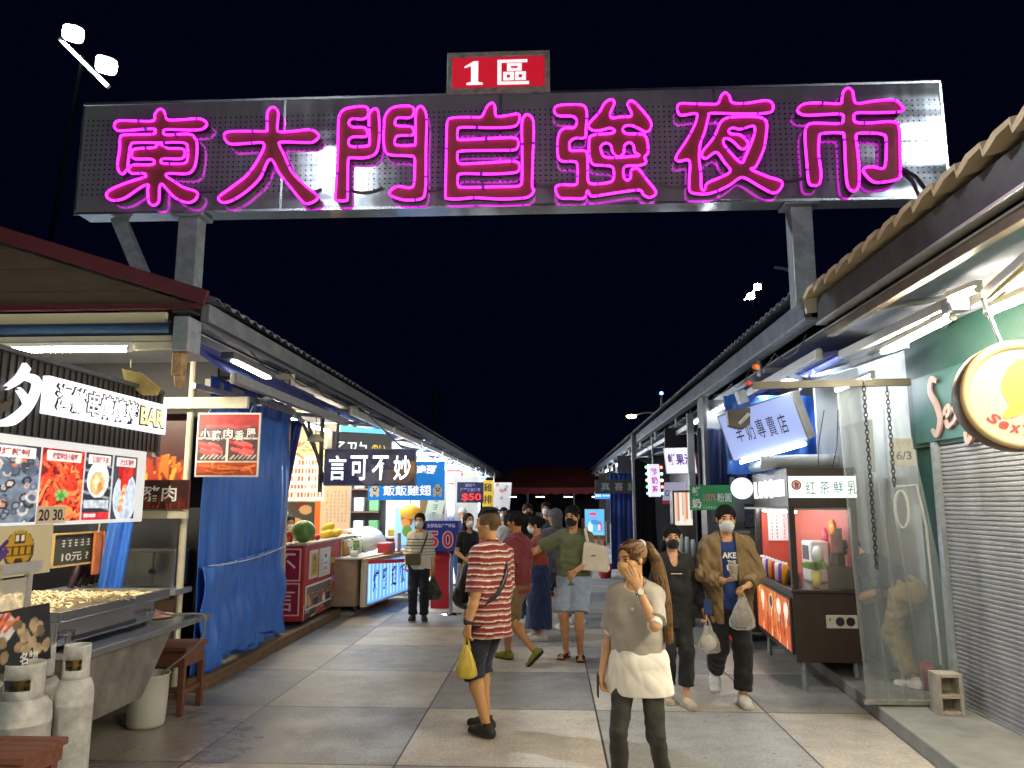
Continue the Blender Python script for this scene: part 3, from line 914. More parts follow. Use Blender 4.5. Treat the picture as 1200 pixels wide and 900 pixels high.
# outlines of the seven neon characters on the gate sign (x, z in metres)
NEON = {
'men': ([[(-2.019,5.547),(-1.975,5.595),(-1.877,5.616),(-1.779,5.617),(-1.745,5.582),(-1.750,5.513),(-1.801,5.486),(-1.899,5.492),(-1.931,5.455),(-1.897,5.409),(-1.785,5.400),(-1.752,5.361),(-1.759,5.306),(-1.893,5.303),(-1.927,5.256),(-1.897,5.207),(-1.754,5.208),(-1.722,5.244),(-1.735,5.471),(-1.727,5.553),(-1.680,5.591),(-1.644,5.551),(-1.628,5.344),(-1.639,5.180),(-1.680,5.113),(-1.776,5.086),(-1.899,5.091),(-1.924,5.065),(-1.922,4.875),(-1.918,4.687),(-1.937,4.658),(-2.021,4.662),(-2.038,4.703),(-2.032,4.918),(-2.030,5.217),(-2.033,5.465)], [(-1.584,5.412),(-1.577,5.508),(-1.530,5.583),(-1.452,5.611),(-1.335,5.609),(-1.298,5.576),(-1.300,5.521),(-1.345,5.488),(-1.449,5.491),(-1.477,5.457),(-1.460,5.411),(-1.330,5.398),(-1.297,5.363),(-1.305,5.311),(-1.445,5.305),(-1.476,5.258),(-1.456,5.210),(-1.301,5.206),(-1.275,5.240),(-1.278,5.528),(-1.241,5.603),(-1.197,5.574),(-1.170,5.470),(-1.172,5.196),(-1.169,4.926),(-1.170,4.765),(-1.201,4.666),(-1.353,4.651),(-1.456,4.678),(-1.515,4.712),(-1.497,4.759),(-1.433,4.791),(-1.318,4.775),(-1.280,4.821),(-1.277,4.982),(-1.283,5.077),(-1.337,5.098),(-1.518,5.112),(-1.571,5.165),(-1.588,5.302)]], []),
'dong': ([[(-4.272,5.485),(-4.236,5.533),(-4.074,5.529),(-3.885,5.524),(-3.870,5.594),(-3.827,5.646),(-3.778,5.619),(-3.738,5.534),(-3.604,5.528),(-3.417,5.533),(-3.340,5.482),(-3.377,5.427),(-3.489,5.416),(-3.731,5.429),(-3.769,5.406),(-3.740,5.374),(-3.513,5.375),(-3.451,5.332),(-3.423,5.262),(-3.422,5.096),(-3.449,5.001),(-3.513,4.964),(-3.685,4.972),(-3.710,4.945),(-3.640,4.896),(-3.530,4.826),(-3.395,4.775),(-3.403,4.701),(-3.480,4.669),(-3.602,4.719),(-3.701,4.816),(-3.744,4.864),(-3.768,4.831),(-3.765,4.695),(-3.808,4.648),(-3.863,4.683),(-3.885,4.806),(-3.883,4.860),(-3.954,4.835),(-4.105,4.729),(-4.223,4.707),(-4.286,4.746),(-4.271,4.807),(-4.117,4.879),(-3.935,4.937),(-3.917,4.957),(-3.938,4.978),(-4.058,4.981),(-4.101,5.023),(-4.144,4.976),(-4.187,5.004),(-4.207,5.087),(-4.198,5.225),(-4.201,5.350),(-4.157,5.384),(-3.888,5.384),(-3.857,5.411),(-3.886,5.440),(-4.187,5.427),(-4.249,5.442)]], [[(-4.088,5.278),(-4.042,5.298),(-3.815,5.292),(-3.561,5.286),(-3.517,5.223),(-3.510,5.126),(-3.546,5.072),(-3.746,5.076),(-3.774,5.105),(-3.743,5.125),(-3.576,5.121),(-3.540,5.168),(-3.570,5.224),(-3.717,5.234),(-3.814,5.285),(-3.851,5.244),(-4.038,5.235),(-4.075,5.194),(-4.043,5.132),(-3.869,5.123),(-3.840,5.085),(-3.878,5.066),(-4.051,5.067),(-4.096,5.036),(-4.099,5.167)]]),
'da': ([[(-3.158,5.341),(-3.121,5.389),(-2.922,5.391),(-2.750,5.386),(-2.736,5.414),(-2.740,5.581),(-2.690,5.635),(-2.634,5.578),(-2.635,5.411),(-2.605,5.376),(-2.460,5.379),(-2.303,5.389),(-2.221,5.325),(-2.271,5.264),(-2.363,5.259),(-2.586,5.269),(-2.605,5.238),(-2.554,5.134),(-2.467,4.955),(-2.331,4.817),(-2.211,4.713),(-2.234,4.660),(-2.317,4.635),(-2.378,4.683),(-2.501,4.834),(-2.598,4.958),(-2.648,5.054),(-2.683,5.093),(-2.721,5.056),(-2.779,4.907),(-2.902,4.775),(-3.041,4.683),(-3.138,4.665),(-3.174,4.720),(-3.061,4.812),(-2.911,4.937),(-2.814,5.085),(-2.761,5.207),(-2.763,5.256),(-2.797,5.270),(-2.935,5.264),(-3.100,5.264)]], []),
'zi': ([[(-0.968,5.444),(-0.910,5.477),(-0.768,5.480),(-0.653,5.477),(-0.621,5.510),(-0.582,5.592),(-0.537,5.621),(-0.511,5.583),(-0.505,5.500),(-0.473,5.479),(-0.370,5.490),(-0.293,5.501),(-0.271,5.467),(-0.287,5.406),(-0.344,5.369),(-0.549,5.365),(-0.832,5.376),(-0.867,5.339),(-0.867,5.270),(-0.831,5.249),(-0.549,5.256),(-0.332,5.257),(-0.287,5.222),(-0.291,5.161),(-0.332,5.133),(-0.497,5.133),(-0.829,5.134),(-0.867,5.094),(-0.860,5.026),(-0.815,5.005),(-0.548,5.012),(-0.319,5.017),(-0.275,4.973),(-0.287,4.919),(-0.357,4.901),(-0.573,4.896),(-0.827,4.905),(-0.862,4.865),(-0.858,4.792),(-0.813,4.768),(-0.509,4.767),(-0.319,4.767),(-0.269,4.779),(-0.250,4.839),(-0.249,5.174),(-0.248,5.418),(-0.204,5.492),(-0.146,5.443),(-0.138,5.306),(-0.148,5.037),(-0.155,4.770),(-0.137,4.723),(-0.181,4.665),(-0.269,4.647),(-0.470,4.644),(-0.698,4.662),(-0.850,4.652),(-0.964,4.661),(-0.978,4.708),(-0.976,5.056),(-0.975,5.259)]], []),
'qiang': ([[(0.060,5.529),(0.098,5.576),(0.239,5.583),(0.340,5.569),(0.371,5.500),(0.362,5.337),(0.348,5.243),(0.260,5.239),(0.209,5.206),(0.202,5.152),(0.220,5.114),(0.346,5.109),(0.371,5.054),(0.371,4.934),(0.373,4.814),(0.410,4.777),(0.542,4.782),(0.604,4.809),(0.618,4.875),(0.601,4.942),(0.520,4.957),(0.420,4.973),(0.390,5.067),(0.392,5.228),(0.437,5.268),(0.589,5.278),(0.633,5.303),(0.590,5.332),(0.488,5.310),(0.413,5.320),(0.388,5.377),(0.491,5.497),(0.544,5.591),(0.608,5.624),(0.635,5.582),(0.593,5.481),(0.611,5.437),(0.693,5.444),(0.781,5.446),(0.795,5.482),(0.761,5.572),(0.798,5.605),(0.860,5.555),(0.969,5.403),(0.973,5.322),(0.928,5.285),(0.854,5.325),(0.792,5.353),(0.729,5.348),(0.709,5.308),(0.752,5.271),(0.890,5.263),(0.933,5.215),(0.942,5.081),(0.909,5.035),(0.920,4.975),(0.857,4.950),(0.732,4.946),(0.706,4.900),(0.711,4.834),(0.741,4.806),(0.773,4.832),(0.781,4.905),(0.844,4.917),(0.916,4.816),(1.005,4.682),(0.948,4.631),(0.887,4.658),(0.851,4.705),(0.677,4.689),(0.514,4.666),(0.402,4.655),(0.366,4.709),(0.333,4.637),(0.215,4.636),(0.102,4.648),(0.065,4.742),(0.116,4.774),(0.248,4.771),(0.273,4.817),(0.272,4.976),(0.232,5.004),(0.131,5.009),(0.093,5.061),(0.089,5.209),(0.115,5.310),(0.172,5.345),(0.248,5.347),(0.275,5.408),(0.237,5.460),(0.097,5.473)]], [[(0.498,5.118),(0.505,5.158),(0.549,5.182),(0.593,5.156),(0.610,5.089),(0.659,5.041),(0.710,5.073),(0.724,5.153),(0.769,5.182),(0.806,5.151),(0.817,5.084),(0.860,5.049),(0.784,5.042),(0.659,5.034),(0.534,5.044)]]),
'ye': ([[(1.230,5.514),(1.257,5.564),(1.376,5.560),(1.538,5.551),(1.614,5.558),(1.648,5.632),(1.687,5.665),(1.723,5.630),(1.751,5.561),(1.876,5.551),(2.063,5.573),(2.124,5.537),(2.114,5.463),(2.020,5.443),(1.821,5.444),(1.547,5.458),(1.521,5.425),(1.478,5.271),(1.433,5.152),(1.418,5.006),(1.427,4.847),(1.426,4.716),(1.456,4.695),(1.483,4.760),(1.596,4.810),(1.684,4.854),(1.698,4.894),(1.651,4.961),(1.605,5.041),(1.563,5.062),(1.480,5.005),(1.444,5.032),(1.458,5.085),(1.563,5.216),(1.631,5.362),(1.695,5.407),(1.820,5.417),(1.993,5.406),(2.058,5.350),(2.045,5.204),(2.014,5.071),(1.938,4.915),(1.894,4.889),(2.038,4.814),(2.169,4.759),(2.140,4.674),(2.078,4.652),(1.983,4.704),(1.841,4.798),(1.780,4.802),(1.678,4.730),(1.516,4.661),(1.393,4.657),(1.320,4.685),(1.318,4.797),(1.330,4.955),(1.306,4.995),(1.225,4.984),(1.202,5.031),(1.300,5.182),(1.380,5.328),(1.415,5.435),(1.385,5.460),(1.259,5.446)]], [[(1.702,5.279),(1.740,5.305),(1.814,5.290),(1.927,5.320),(1.947,5.280),(1.920,5.180),(1.838,4.996),(1.818,4.957),(1.775,4.978),(1.670,5.113),(1.648,5.174),(1.674,5.202),(1.734,5.171),(1.805,5.096),(1.855,5.102),(1.876,5.155),(1.811,5.230),(1.725,5.245)]]),
'shi': ([[(2.352,5.473),(2.411,5.526),(2.535,5.536),(2.743,5.523),(2.768,5.563),(2.788,5.643),(2.834,5.680),(2.874,5.641),(2.881,5.560),(2.915,5.521),(3.076,5.541),(3.248,5.543),(3.316,5.481),(3.300,5.428),(3.068,5.423),(2.897,5.425),(2.867,5.386),(2.884,5.332),(3.012,5.322),(3.207,5.330),(3.271,5.282),(3.268,5.084),(3.253,4.835),(3.226,4.764),(3.091,4.735),(2.996,4.743),(2.923,4.830),(2.932,4.875),(3.006,4.887),(3.089,4.868),(3.123,4.917),(3.146,5.153),(3.113,5.206),(3.005,5.220),(2.895,5.219),(2.874,5.173),(2.881,5.014),(2.879,4.805),(2.859,4.688),(2.809,4.653),(2.764,4.716),(2.759,4.912),(2.765,5.189),(2.737,5.229),(2.565,5.227),(2.536,5.181),(2.522,5.023),(2.532,4.838),(2.511,4.734),(2.462,4.716),(2.415,4.749),(2.408,4.946),(2.405,5.171),(2.422,5.290),(2.486,5.332),(2.731,5.323),(2.767,5.362),(2.755,5.415),(2.614,5.417),(2.441,5.413),(2.374,5.432)]], []),
}

# ------------------------------------------------------------------ ground and pavement
def tile_material():
    m = bpy.data.materials.new("paving"); m.use_nodes = True
    nt = m.node_tree; N = nt.nodes; L = nt.links; b = N["Principled BSDF"]
    def M(op, a, bb=None, c=None):
        n = N.new("ShaderNodeMath"); n.operation = op
        for i, x in enumerate((a, bb, c)):
            if x is None: continue
            if isinstance(x, (int, float)): n.inputs[i].default_value = x
            else: L.new(x, n.inputs[i])
        return n.outputs[0]
    tc = N.new("ShaderNodeTexCoord"); sp = N.new("ShaderNodeSeparateXYZ"); L.new(tc.outputs["Object"], sp.inputs[0])
    u = M('DIVIDE', M('ADD', sp.outputs[0], 1.10), 1.48); v = M('DIVIDE', M('SUBTRACT', sp.outputs[1], 5.65), 1.52)
    fu = M('FLOOR', u); fv = M('FLOOR', v)
    par = M('FLOORED_MODULO', M('ADD', fu, fv), 2.0)
    cu = M('SUBTRACT', u, fu); cv = M('SUBTRACT', v, fv)
    eu = M('MINIMUM', cu, M('SUBTRACT', 1.0, cu)); ev = M('MINIMUM', cv, M('SUBTRACT', 1.0, cv))
    edge = M('MINIMUM', eu, ev)
    joint = M('LESS_THAN', edge, .0052)
    cb = N.new("ShaderNodeCombineXYZ"); L.new(fu, cb.inputs[0]); L.new(fv, cb.inputs[1])
    wn_ = N.new("ShaderNodeTexWhiteNoise"); wn_.noise_dimensions = '2D'; L.new(cb.outputs[0], wn_.inputs["Vector"])
    def noise(s, d=5, r=.6):
        n = N.new("ShaderNodeTexNoise"); n.inputs["Scale"].default_value = s; n.inputs["Detail"].default_value = d; n.inputs["Roughness"].default_value = r
        L.new(tc.outputs["Object"], n.inputs["Vector"]); return n.outputs["Fac"]
    grain = noise(170, 3, .8); cloud = noise(1.3, 6, .65); blotch = noise(5, 6, .7)
    def mix(f, a, bb, typ='MIX'):
        n = N.new("ShaderNodeMix"); n.data_type = 'RGBA'; n.blend_type = typ
        if isinstance(f, (int, float)): n.inputs[0].default_value = f
        else: L.new(f, n.inputs[0])
        for i, x in ((6, a), (7, bb)):
            if isinstance(x, tuple): n.inputs[i].default_value = (*x, 1)
            else: L.new(x, n.inputs[i])
        return n.outputs[2]
    c = mix(par, (.46, .425, .375), (.285, .288, .285))
    def scale(c, f):
        n = N.new("ShaderNodeVectorMath"); n.operation = 'SCALE'; L.new(c, n.inputs[0]); L.new(f, n.inputs["Scale"]); return n.outputs[0]
    def rng(x, a, bb, lo=0., hi=1.):
        n = N.new("ShaderNodeMapRange"); n.inputs[1].default_value = lo; n.inputs[2].default_value = hi; n.inputs[3].default_value = a; n.inputs[4].default_value = bb; L.new(x, n.inputs[0]); return n.outputs[0]
    c = scale(c, rng(wn_.outputs["Value"], .88, 1.12)); c = scale(c, rng(grain, .55, 1.45)); c = scale(c, rng(noise(46, 4, .75), .62, 1.38, .3, .7)); c = scale(c, rng(cloud, .72, 1.25, .25, .75)); c = scale(c, rng(blotch, .82, 1.1, .3, .7))
    # old chewing-gum spots and spilled grease
    vo = N.new("ShaderNodeTexVoronoi"); vo.inputs["Scale"].default_value = 3.9; L.new(tc.outputs["Object"], vo.inputs["Vector"])
    spot = M('LESS_THAN', M('ADD', vo.outputs["Distance"], M('MULTIPLY', blotch, .14)), .13)
    spot = M('MULTIPLY', spot, .55)
    c = mix(spot, c, (.045, .042, .04))
    c = mix(joint, c, (.035, .033, .03))
    # the wet patch round the seafood stall
    dx = M('DIVIDE', M('ADD', sp.outputs[0], 3.3), 1.5); dy = M('DIVIDE', M('SUBTRACT', sp.outputs[1], 5.9), 1.6)
    dd = M('ADD', M('SQRT', M('ADD', M('MULTIPLY', dx, dx), M('MULTIPLY', dy, dy))), M('MULTIPLY', M('SUBTRACT', blotch, .5), 1.6))
    wet = rng(dd, 1.0, 0.0, .55, 1.1)
    c = mix(wet, c, mix(.4, c, (.16, .12, .075)))
    L.new(c, b.inputs["Base Color"])
    ro = rng(cloud, .62, .42, .3, .7)
    L.new(M('MULTIPLY', ro, rng(wet, 1.0, .5)), b.inputs["Roughness"])
    bp = N.new("ShaderNodeBump"); bp.inputs["Strength"].default_value = .25; bp.inputs["Distance"].default_value = .004
    L.new(M('SUBTRACT', grain, M('MULTIPLY', joint, 2.0)), bp.inputs["Height"]); L.new(bp.outputs[0], b.inputs["Normal"])
    return m

g = MB(); g.quad((-300, -100, -.006), (300, -100, -.006), (300, 500, -.006), (-300, 500, -.006))
tag(g.build('ground', mat('asphalt', (.04, .04, .042), rough=.85, var=.3, vscale=2)), kind='structure')
g = MB(); g.quad((-9, -6, 0), (9, -6, 0), (9, 62, 0), (-9, 62, 0))
tag(g.build('pavement', tile_material()), kind='structure')

concrete = mat('concrete', (.24, .24, .23), rough=.8, var=.25, vscale=3, bump=.3, bscale=50)
g = MB()
g.prism([(2.44, 3.0, 0), (2.62, 5.5, 0), (2.92, 9.4, 0), (2.92, 55, 0), (9, 55, 0), (9, 3.0, 0)], (0, 0, .12))
o = g.build('raised_pavement', concrete); tag(o, kind='structure')
b_ = o.modifiers.new('b', 'BEVEL'); b_.width = .012; b_.segments = 2
g = MB(); g.box((-9, 7.72, 0), (-3.52, 55, .10)); tag(g.build('stall_floor', mat('dark_concrete', (.11, .11, .105), rough=.75, var=.3, vscale=4)), kind='structure')
g = MB(); g.box((-3.52, 7.6, 0), (-3.38, 12.6, .13)); g.box((-5.6, 7.56, 0), (-3.52, 7.68, .13))
tag(g.build('kerb', mat('kerb_brown', (.16, .095, .05), rough=.7, var=.3, vscale=5, stretch=(1, 1, 6)), bevel=.008), kind='structure')
g = MB(); g.box((-3.52, 12.62, 0), (-3.2, 16.5, .07)); tag(g.build('kerb', concrete, bevel=.01), kind='structure')

# ------------------------------------------------------------------ common materials
STEEL = mat('stainless', (.62, .64, .67), rough=.24, metal=1., var=.1, vscale=2.5)
GALV = mat('galvanised', (.33, .37, .40), rough=.5, metal=.55, var=.3, vscale=9)
ALU = mat('aluminium', (.62, .62, .60), rough=.4, metal=.6, var=.12, vscale=6)
DKST = mat('dark_steel', (.11, .115, .125), rough=.5, metal=.4, var=.25, vscale=8)
GREYP = mat('grey_paint', (.24, .25, .27), rough=.5, var=.2, vscale=6)
WHITEP = mat('white_paint', (.72, .72, .70), rough=.45, var=.1, vscale=5)
CREAM = mat('cream_paint', (.58, .54, .42), rough=.5, var=.15, vscale=6)
BLACK = mat('black_plastic', (.02, .02, .022), rough=.45, var=.2)
RED = mat('red_paint', (.42, .025, .03), rough=.4, var=.12, vscale=5)
WOOD = mat('brown_wood', (.19, .085, .04), rough=.55, var=.35, vscale=5, stretch=(6, .6, 6))
TARP = mat('blue_tarp', (.045, .165, .62), rough=.36, var=.22, vscale=7, bump=.75, bscale=5.5, spec=.5, stretch=(1.6, 1.6, .5))
TARPD = mat('navy_tarp', (.008, .018, .07), rough=.5, var=.2, vscale=5)
AWN2 = mat('awning_lit_grey', (.24, .25, .32), rough=.6, var=.25, vscale=3)  # lighter canvas, tube light from below put into the colour
AWN = mat('awning_fabric', (.07, .09, .34), rough=.6, var=.2, vscale=3)
TUBE = mat('tube_warm', '#fff4d6', emis=230, ecol=(1., .87, .63))
TUBEW = mat('tube_white', '#ffffff', emis=150, ecol=(.86, .93, 1.))
INK = mat('black_print', (.012, .012, .014), rough=.5)
WPRINT = mat('white_print', (.8, .8, .78), rough=.5)
PRINT = mat('print', attr=True, rough=.35)
PRINTL = mat('print_backlit', attr=True, rough=.3, aemis=.75)
TUBES = mat('tube_soft', '#ffffff', emis=14, ecol=(.86, .93, 1.))
TUBED = mat('tube_dim', '#ffffff', emis=30, ecol=(.9, .95, 1.))

def lamp_tube(a, b, m, label, group=None, r=.016, fitting=True):
    """a fluorescent tube in its fitting"""
    a = Vector(a); b = Vector(b)
    t = thing('tube_light', label, 'light', (a + b) / 2, group)
    d = (b - a).normalized()
    mb = MB(); mb.cyl(a + d * .03, b - d * .03, r, n=8, caps=False); mb.build('tube', m, t)
    if fitting:
        mb = MB(); mb.bar(a + Vector((0, 0, .04)), b + Vector((0, 0, .04)), .045, .035)
        for p in (a, b): mb.bar(p - d * .0 + Vector((0, 0, .025)), p + (d if p is a else -d) * .03 + Vector((0, 0, -.018)), .03, .03) if False else mb.cyl(p, p + (d if p is a else -d) * .035, r * 1.25, n=8)
        mb.build('fitting', WHITEP, t)
    return t

# ------------------------------------------------------------------ the gate sign
gate = thing('gate_sign', 'long stainless steel gate sign with seven magenta neon characters spanning the lane', 'sign', (-.46, 7.1, 0))
def perforated():
    m = bpy.data.materials.new("perforated_steel"); m.use_nodes = True
    nt = m.node_tree; N = nt.nodes; L = nt.links; b = N["Principled BSDF"]
    tc = N.new("ShaderNodeTexCoord"); sp = N.new("ShaderNodeSeparateXYZ"); L.new(tc.outputs["Object"], sp.inputs[0])
    def M(op, a, bb=None):
        n = N.new("ShaderNodeMath"); n.operation = op
        for i, x in enumerate((a, bb)):
            if x is None: continue
            if isinstance(x, (int, float)): n.inputs[i].default_value = x
            else: L.new(x, n.inputs[i])
        return n.outputs[0]
    P = .052
    x = M('SUBTRACT', M('FLOORED_MODULO', sp.outputs[0], P), P / 2); z = M('SUBTRACT', M('FLOORED_MODULO', sp.outputs[2], P), P / 2)
    d = M('SQRT', M('ADD', M('MULTIPLY', x, x), M('MULTIPLY', z, z)))
    hole = M('LESS_THAN', d, .0085)
    band = M('MULTIPLY', M('GREATER_THAN', sp.outputs[2], 4.80), M('LESS_THAN', sp.outputs[2], 5.60))
    hole = M('MULTIPLY', hole, band)
    n = N.new("ShaderNodeTexNoise"); n.inputs["Scale"].default_value = 2.2; n.inputs["Detail"].default_value = 8; n.inputs["Roughness"].default_value = .7
    mp = N.new("ShaderNodeMapping"); mp.inputs["Scale"].default_value = (3, 3, .5); L.new(tc.outputs["Object"], mp.inputs[0]); L.new(mp.outputs[0], n.inputs[0])
    mr = N.new("ShaderNodeMapRange"); mr.inputs[1].default_value = .3; mr.inputs[2].default_value = .7; mr.inputs[3].default_value = .07; mr.inputs[4].default_value = .17; L.new(n.outputs["Fac"], mr.inputs[0]); L.new(mr.outputs[0], b.inputs["Roughness"])
    cr = N.new("ShaderNodeMix"); cr.data_type = 'RGBA'; L.new(n.outputs["Fac"], cr.inputs[0]); cr.inputs[6].default_value = (.24, .265, .29, 1); cr.inputs[7].default_value = (.44, .47, .50, 1)
    mx = N.new("ShaderNodeMix"); mx.data_type = 'RGBA'; L.new(hole, mx.inputs[0]); L.new(cr.outputs[2], mx.inputs[6]); mx.inputs[7].default_value = (.01, .01, .012, 1)
    L.new(mx.outputs[2], b.inputs["Base Color"])
    L.new(M('MULTIPLY', M('SUBTRACT', 1.0, hole), .55), b.inputs["Metallic"])
    n2 = N.new("ShaderNodeTexNoise"); n2.inputs["Scale"].default_value = 1.6; n2.inputs["Detail"].default_value = 1; mp2 = N.new("ShaderNodeMapping"); mp2.inputs["Scale"].default_value = (.35, 1, 2.2); L.new(tc.outputs["Object"], mp2.inputs[0]); L.new(mp2.outputs[0], n2.inputs[0])
    bp = N.new("ShaderNodeBump"); bp.inputs["Strength"].default_value = .28; bp.inputs["Distance"].default_value = .05; L.new(n2.outputs["Fac"], bp.inputs["Height"]); L.new(bp.outputs[0], b.inputs["Normal"])
    return m
mb = MB(); mb.box((-4.655, 7.0, 4.62), (3.73, 7.26, 5.765))
me = mb.build('sign_panel', perforated(), None, bevel=.012)
me.parent = gate; me.location = (.46, -7.1, 0); OFF[me.name] = Vector()
mb = MB()
for z in (4.615, 5.77): mb.box((-4.66, 6.992, z - .012), (3.735, 7.0, z + .012))
for x in (-4.655, -2.6, -.46, 1.6, 3.73): mb.box((x - .012, 6.994, 4.63), (x + .012, 7.0, 5.755))
mb.build('panel_edging', STEEL, gate)
FACE = mat('letter_red', (.25, .04, .042), rough=.45, var=.15, vscale=8)
RET = mat('letter_return', (.05, .012, .03), rough=.5)
NEONM = mat('neon_magenta', '#ff30f0', emis=2.0, ecol=(.72, .022, .66))
NEONV = mat('neon_glass_end', (.2, .02, .5), rough=.3, emis=.25, ecol=(.3, .01, .8), sample_light=False)
def neon(key):
    outs, holes = NEON[key]
    let = MB(); n_out = []; T = []
    for pts in outs: n_out.append([tuple(p) for p in cat_rom(pts, 5)])
    n_hole = [[tuple(p) for p in cat_rom(pts, 5)] for pts in holes]
    for i, lo_ in enumerate(n_out):
        V, F = tri_fill([lo_] + (n_hole if i == 0 else []))
        let.use(0).add([(v.x, 6.925, v.y) for v in V], [tuple(f) for f in F])
        for lp in [lo_] + (n_hole if i == 0 else []):
            m = len(lp)
            A = [(p[0], 6.925, p[1]) for p in lp] + [(p[0], 6.985, p[1]) for p in lp]
            let.use(1).add(A, [(k, (k + 1) % m, m + (k + 1) % m, m + k) for k in range(m)])
    ob = let.build('neon_character', [FACE, RET], gate)
    tb = MB()
    for lp in n_out + n_hole:
        tb.use(0).tube([(p[0], 6.905, p[1]) for p in lp], .0125, 6, closed=True)
    for lp in n_out + n_hole:
        for k in range(0, len(lp), 11):
            p = lp[k]; q = lp[(k + 1) % len(lp)]
            tb.use(1).cyl((p[0], 6.905, p[1]), (p[0] + (q[0] - p[0]) * .45, 6.905, p[1] + (q[1] - p[1]) * .45), .0155, n=6)
            tb.use(1).cyl((p[0], 6.905, p[1]), (p[0], 6.93, p[1]), .006, n=5, caps=False)
    tb.build('neon_tube', [NEONM, NEONV], ob)
for k in NEON: neon(k)
cab = [sag((-3.62, 6.985, 4.86), (-3.28, 6.985, 4.82), .02), sag((-2.5, 6.985, 4.80), (-2.2, 6.985, 4.82), .04), sag((-1.95, 6.985, 4.82), (-1.6, 6.985, 4.82), .05), sag((-1.32, 6.985, 4.83), (-.98, 6.985, 4.82), .05), sag((-.15, 6.985, 4.84), (.15, 6.985, 4.84), .05), sag((1.05, 6.985, 4.80), (1.4, 6.985, 4.82), .05), sag((2.1, 6.985, 4.82), (2.45, 6.985, 4.85), .03)]
for c in cab:
    mb = MB(); mb.tube(c, .012, 6); mb.build('cable', mat('grey_cable', (.09, .09, .1), rough=.5), gate)
mb = MB(); mb.tube([(3.3, 6.985, 4.90), (3.42, 6.96, 4.8), (3.5, 6.93, 4.62), (3.52, 6.95, 4.3)], .018, 6); mb.build('cable', BLACK, gate)
for x in (-3.53, 2.38):
    mb = MB(); mb.box((x - .10, 7.04, 3.62), (x + .10, 7.22, 4.615)); mb.box((x - .16, 7.0, 4.58), (x + .16, 7.24, 4.612)); mb.build('post', GALV, gate, bevel=.01)
mb = MB(); mb.bar((-4.3, 7.16, 4.62), (-3.85, 7.16, 3.7), .12, .12); mb.build('brace', GALV, gate)

zone = thing('zone_sign', 'small red light box reading 1 in white, mounted on top of the gate sign', 'sign', (-.48, 7.1, 5.77))
fr = Fr((-.482, 7.0, 5.985), *FRONT)
mb = MB(); board(fr.at(0, 0, -.2), 1.01, .43, .2, mb); mb.build('case', mat('sign_case_red', (.2, .02, .02), rough=.5, var=.3), zone, bevel=.01)
mb = MB()
for x0, y0, x1, y1 in ((-.505, .165, .505, .215), (-.505, -.215, .505, -.165), (-.505, -.165, -.455, .165), (.455, -.165, .505, .165)):
    mb.box((x0, y0, 0), (x1, y1, .03), fr.M())
mb.build('rim', mat('worn_metal', (.34, .33, .32), rough=.5, metal=.4, var=.5, vscale=14), zone, bevel=.004)
mb = MB(); board(fr, .91, .33, .012, mb); mb.build('face', mat('red_lit_face', (.5, .01, .03), rough=.4, emis=.5, ecol=(.75, .008, .03)), zone)
mb = MB(); mb.prism([fr.p(*q_, .013) for q_ in ((-.335, .07), (-.245, .125), (-.20, .125), (-.20, -.095), (-.155, -.105), (-.155, -.125), (-.315, -.125), (-.315, -.105), (-.27, -.095), (-.27, .075), (-.335, .055))], -fr.n * .004 if False else fr.n * .004); mb.build('numeral', mat('white_lit', '#ffffff', emis=.8, ecol=(.85, .86, .95)), zone)
text('區', fr.at(.145, 0), .31, .265, MATS['white_lit'], zone, bold=.02, z=.016)

# ------------------------------------------------------------------ roofs
def roof_sheet(x0, x1, y0, y1, z0, z1, period, amp, m, name, parent, ny=8, thick=.012):
    n = int((y1 - y0) / period * ny); V = []; prof = [0, .15, .85, 1, 1, .85, .15, 0][:ny]
    V = []; dx = np.linspace(0, 1, 3)
    for i in range(n + 1):
        y = y0 + (y1 - y0) * i / n
        a = amp * ((0, 1, .85, .35)[i % 4] if period > .25 else (1 if i % 4 in (1, 2) else 0))
        if period > .25 and i % 4 == 1: y -= (y1 - y0) / n * .75
        for t in dx: V.append((x0 + (x1 - x0) * t, y, z0 + (z1 - z0) * t + a))
    F = [(i * 3 + k, (i + 1) * 3 + k, (i + 1) * 3 + k + 1, i * 3 + k + 1) for i in range(n) for k in range(2)]
    if x1 > x0: F = [tuple(reversed(f)) for f in F]
    mb = MB(); mb.add(V, F); o = mb.build(name, m, parent)
    s_ = o.modifiers.new('t', 'SOLIDIFY'); s_.thickness = thick; s_.offset = 1
    return o
# left row
LR = thing('stall_roof', 'long sheet metal roof with dark red gable over the stalls holding the blue tarpaulin', 'roof', (-4.8, 6.5, 3.5))
roofm = mat('roof_grey_blue', (.11, .12, .14), rough=.45, metal=.3, var=.25, vscale=3)
roof_sheet(-2.95, -6.6, 6.45, 48, 3.56, 4.72, .22, .035, roofm, 'roof_sheet', LR, ny=4)
MAROON = mat('maroon_paint', (.085, .012, .02), rough=.5, var=.25, vscale=5)
mb = MB(); mb.bar((-3.0, 6.40, 3.58), (-6.7, 6.40, 4.76), .05, .13); mb.build('gable_fascia', MAROON, LR)
mb = MB()
gm = mat('gable_brown', (.065, .042, .026), rough=.6, var=.3, vscale=3, stretch=(1, 1, 7))
mb.prism([(-3.12, 6.42, 3.53), (-6.7, 6.42, 4.66), (-6.7, 6.42, 3.53)], (0, .05, 0))
for k in range(5): mb.box((-6.7, 6.414, 3.66 + k * .2), (-3.55 - k * .62, 6.42, 3.665 + k * .2))
mb.build('gable_boards', gm, LR)
mb = MB(); mb.box((-6.7, 6.38, 3.485), (-3.06, 6.44, 3.53)); mb.build('gable_beam', MAROON, LR)
